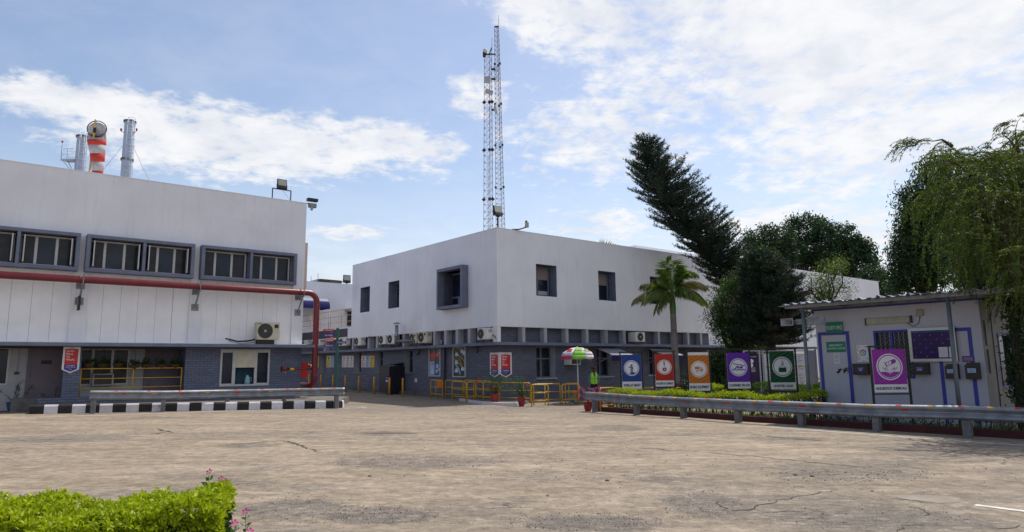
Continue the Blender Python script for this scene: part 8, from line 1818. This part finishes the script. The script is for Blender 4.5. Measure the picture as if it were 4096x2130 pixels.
def vinca(label, foot, flowers, seed, grp='pink flowering plants'):
    g = np.random.default_rng(seed); t = thing('flowering_plant', label, 'plant', foot, 0, grp); mb = MB(); P_ = []; D_ = []; L_ = []
    for f in flowers:
        f = f-foot; a = Vector((f.x*.3, f.y*.3, 0)); path = [a, a.lerp(f, .5)+Vector((.02, 0, .0)), f-Vector((0, 0, .012))]; mb.tube(path, [.005, .004, .002], 5)
        n = max(4, int(f.z/.028)); n = min(n, 16)
        for k in range(n):
            c = path[1].lerp(path[2], k/n) if k > n*.3 else path[0].lerp(path[1], .4+k/n)
            for s in (-1, 1): q = k*1.57; d = Vector((math.cos(q)*s, math.sin(q)*s, .45)); P_.append(list(c)); D_.append(list(d)); L_.append(.045*(.7+.5*g.random()))
    mb.build('stems', mat('green_stem', (.08, .16, .04), .6), t); leaves_mesh('foliage', np.array(P_), np.array(L_), np.array(L_)*.42, LPOT, t, dirs=np.array(D_), seed=seed)
    for i, f in enumerate(flowers):
        f = f-foot; pm = MB(); nrm = Vector((g.normal()*.3, -.75, .6)).normalized(); a = nrm.cross(Vector((1, 0, 0))).normalized(); b = nrm.cross(a)
        for k in range(5):
            q0 = k*2*math.pi/5; r_ = .016; pts = []
            for rr, dq in ((.12, 0), (.7, -.42), (1.0, -.30), (1.06, 0), (1.0, .30), (.7, .42)): pts.append(f+(a*math.cos(q0+dq)+b*math.sin(q0+dq))*rr*r_+nrm*.003*rr)
            pm.add(pts, [tuple(range(6))])
        pm.build('blossom', PINK, t)
    return t
zf_ = gz(-1.2, 3.2)
fl = [at('B3', 1808, 822, 3.15), at('B3', 1725, 908, 3.1), at('B3', 1838, 968, 3.1), at('B3', 1770, 870, 3.2)]
vinca('pink flowering plant growing at the right foot of the lime hedge', Vector((at('B3', 1790, 900, 3.15).x, 3.2, zf_)), fl[:3], 61)
vinca('pink blossom sticking up above the top of the lime hedge', Vector((at('B3', 1545, 600, 3.5).x, 3.5, zf_)), [at('B3', 1540, 530, 3.5)], 62)
vinca('pale pink blossoms at the far right corner of the lime hedge', Vector((at('B3', 1640, 640, 3.62).x, 3.6, zf_)), [at('B3', 1625, 582, 3.6), at('B3', 1655, 600, 3.6)], 63)

# ================================================================== road surface details
CEM = mat('cement_dust', (.235, .20, .16), .9, var=.15, scale=4, bump=.2, dirt=.3, dcol=(.26, .22, .18))
CRK = mat('crack_shade', (.035, .030, .027), .95, var=.3, scale=9)  # darkness of the crack depth painted as the colour of flat ribbons
def crack(pts, w, seed):
    g = np.random.default_rng(seed); P0 = [ground(*p) for p in pts]; fine = []
    for a, b in zip(P0[:-1], P0[1:]):
        n = max(2, int((b-a).length/.09)); fine += [a.lerp(b, i/n) for i in range(n)]
    fine.append(P0[-1]); vs = []
    for i, p in enumerate(fine):
        d = (fine[min(i+1, len(fine)-1)]-fine[max(i-1, 0)]).normalized(); n_ = Vector((-d.y, d.x, 0)); e = math.sin(math.pi*i/(len(fine)-1))**.4; jt = g.normal()*.03
        a, b = w*e*(.25+abs(g.normal())*.6), w*e*(.25+abs(g.normal())*.6)
        for q in (p+n_*(jt+a), p+n_*(jt-b)): vs.append((q.x, q.y, gz(q.x, q.y)+.003))
    return MB().add(vs, [(2*i, 2*i+1, 2*i+3, 2*i+2) for i in range(len(fine)-1)])
ck = MB()
for i, (pts, w_) in enumerate(([[('B3', 1540, 345), ('B3', 1640, 330), ('B3', 1800, 322), ('B3', 1950, 308), ('B3', 2100, 303), ('B3', 2180, 325), ('B3', 2370, 392)], .035], [[('B3', 1165, 212), ('B3', 1210, 232), ('B3', 1285, 242)], .06], [[('B3', 1120, 252), ('B3', 1200, 240), ('B3', 1240, 236)], .05], [[('B5', 0, 558), ('B5', 240, 575), ('B5', 560, 600), ('B5', 860, 630), ('B5', 1050, 652), ('B5', 1300, 675), ('B5', 1550, 697)], .022],
   [[('B5', 300, 925), ('B5', 350, 1000), ('B5', 480, 1008), ('B5', 580, 985), ('B5', 660, 955), ('B5', 860, 915), ('B5', 1050, 870), ('B5', 1190, 850)], .013], [[('B5', 1515, 905), ('B5', 1700, 922), ('B5', 1900, 950)], .010], [[('B5', 1700, 975), ('B5', 1790, 990), ('B5', 1870, 1015), ('B5', 1830, 1040)], .010], [[('B5', 2300, 1128), ('B5', 2460, 1135), ('B5', 2576, 1110)], .012], [[('B5', 1600, 1160), ('B5', 1700, 1120), ('B5', 1850, 1110)], .008],
   [[('B4', 240, 430), ('B4', 480, 432), ('B4', 690, 430)], .05], [[('B4', 1620, 622), ('B4', 1720, 618)], .03], [[('B4', 2300, 548), ('B4', 2400, 540), ('B4', 2576, 560)], .035], [[('B5', 560, 440), ('B5', 800, 468), ('B5', 1130, 492)], .05], [[('B3', 0, 300), ('B3', 300, 296), ('B3', 640, 290)], .03], [[('B4', 1230, 274), ('B4', 1380, 278)], .06], [[('B5', 1080, 930), ('B5', 1180, 940), ('B5', 1280, 945)], .007], [[('B5', 950, 1070), ('B5', 1100, 1060), ('B5', 1180, 1075)], .006], [[('B5', 640, 1020), ('B5', 760, 1010), ('B5', 980, 1000)], .008])):
    m_ = crack(pts, w_, i); ck.add(m_.v, m_.f)
struct(ck.build('road_cracks', CRK))
mb = strip([ground('B5', 700, 388), ground('B5', 1300, 432), ground('B5', 2000, 484), ground('B5', 2560, 520), ground('B5', 2900, 545)], .09); struct(mb.build('road_edge_line', PAINTW))
mb = strip([ground('B5', 2215, 962), ground('B5', 2576, 1008), ground('B5', 2800, 1035)], .10); struct(mb.build('road_dash', PAINTW))
mb = strip([ground('B5', 1260, 812), ground('B5', 1420, 771)], .04); struct(mb.build('road_dash', CEM))
def patch(pts, m_, lift=.003, seed=0):
    g = np.random.default_rng(seed); P0 = [ground(*p) for p in pts]; out = []
    for a, b in zip(P0, P0[1:]+P0[:1]):
        n = max(2, int((b-a).length/.07)); d = (b-a).normalized(); n_ = Vector((-d.y, d.x, 0)); out += [a.lerp(b, i/n)+n_*g.normal()*.012 for i in range(n)]
    mb = MB(); mb.add([(p.x, p.y, gz(p.x, p.y)+lift) for p in out], [tuple(range(len(out)))]); return struct(mb.build('cement_patch', m_))
patch([('B5', 1515, 893), ('B5', 1700, 888), ('B5', 2000, 895), ('B5', 2115, 915), ('B5', 2080, 945), ('B5', 1950, 950), ('B5', 1750, 925)], CEM, seed=1)
# loose gravel
def gravel():
    g = np.random.default_rng(9); V, Fc = [], []; oc = np.array([(1, 0, 0), (0, 1, 0), (-1, 0, 0), (0, -1, 0), (0, 0, .8), (0, 0, -.3)]); of = [(0, 1, 4), (1, 2, 4), (2, 3, 4), (3, 0, 4), (1, 0, 5), (2, 1, 5), (3, 2, 5), (0, 3, 5)]
    cl = [('B4', 400, 1030, 450, 70, 900), ('B4', 1900, 1080, 600, 70, 900), ('B5', 200, 960, 300, 120, 500), ('B3', 2200, 800, 500, 120, 500), ('B4', 700, 640, 700, 50, 300), ('B5', 1200, 740, 500, 60, 300), ('B5', 1300, 1050, 900, 90, 400), ('B5', 1700, 740, 300, 40, 150), ('B4', 1300, 700, 1300, 350, 600), ('B5', 1300, 700, 1300, 350, 500), ('B3', 800, 250, 800, 100, 200)]
    for v, x, y, rx, ry, n in cl:
        for _ in range(n):
            a, r = g.random()*6.28, math.sqrt(g.random()); p = ground(v, x+math.cos(a)*r*rx, y+math.sin(a)*r*ry); s = .003+.009*g.random()**4 if p.y < 9 else .005+.012*g.random()**4; b = len(V)
            q = oc*s*(.6+.8*g.random((6, 1))); an = g.random()*6.28; q = np.stack([q[:, 0]*math.cos(an)-q[:, 1]*math.sin(an), q[:, 0]*math.sin(an)+q[:, 1]*math.cos(an), q[:, 2]], 1)
            V += [(p.x+k[0], p.y+k[1], p.z+k[2]+s*.2) for k in q]; Fc += [tuple(i+b for i in f) for f in of]
    mb = MB(); mb.add(V, Fc); st = mat('gravel_stone', (.20, .175, .155), .9, var=.6, scale=40); o = mb.build('gravel', st); tag(o, 'loose dark gravel scattered over the dusty yard', 'gravel', kind='stuff')
gravel()
g = np.random.default_rng(19)
for i, (v, x, y, s, lab) in enumerate((('B4', 330, 748, .045, 'dark stone alone on the dusty road left of centre'), ('B4', 2078, 782, .05, 'grey stone lying right of centre on the dusty road'), ('B5', 888, 742, .05, 'dark stone beside the torn asphalt before the booth, left one of two'), ('B5', 1012, 752, .05, 'dark stone beside the torn asphalt before the booth, right one of two'), ('B5', 1455, 860, .03, 'small black stone near the pale cement patch'), ('B4', 1638, 893, .03, 'small dark stone in the lower middle of the yard'))):
    p = ground(v, x, y); me = MB(); me.lathe([(0, -.3), (.7, -.1), (1., .25), (.75, .6), (.3, .8), (0, .85)], n=9); me.v = [(a*s*.6*(.8+.4*g.random()), b*s*.6*(.8+.4*g.random()), c*s*.5*(.85+.3*g.random())) for a, b, c in me.v]
    tag(me.build('stone', mat('stone', (.10, .095, .09), .9, var=.3, scale=20), None, p), lab, 'stone')
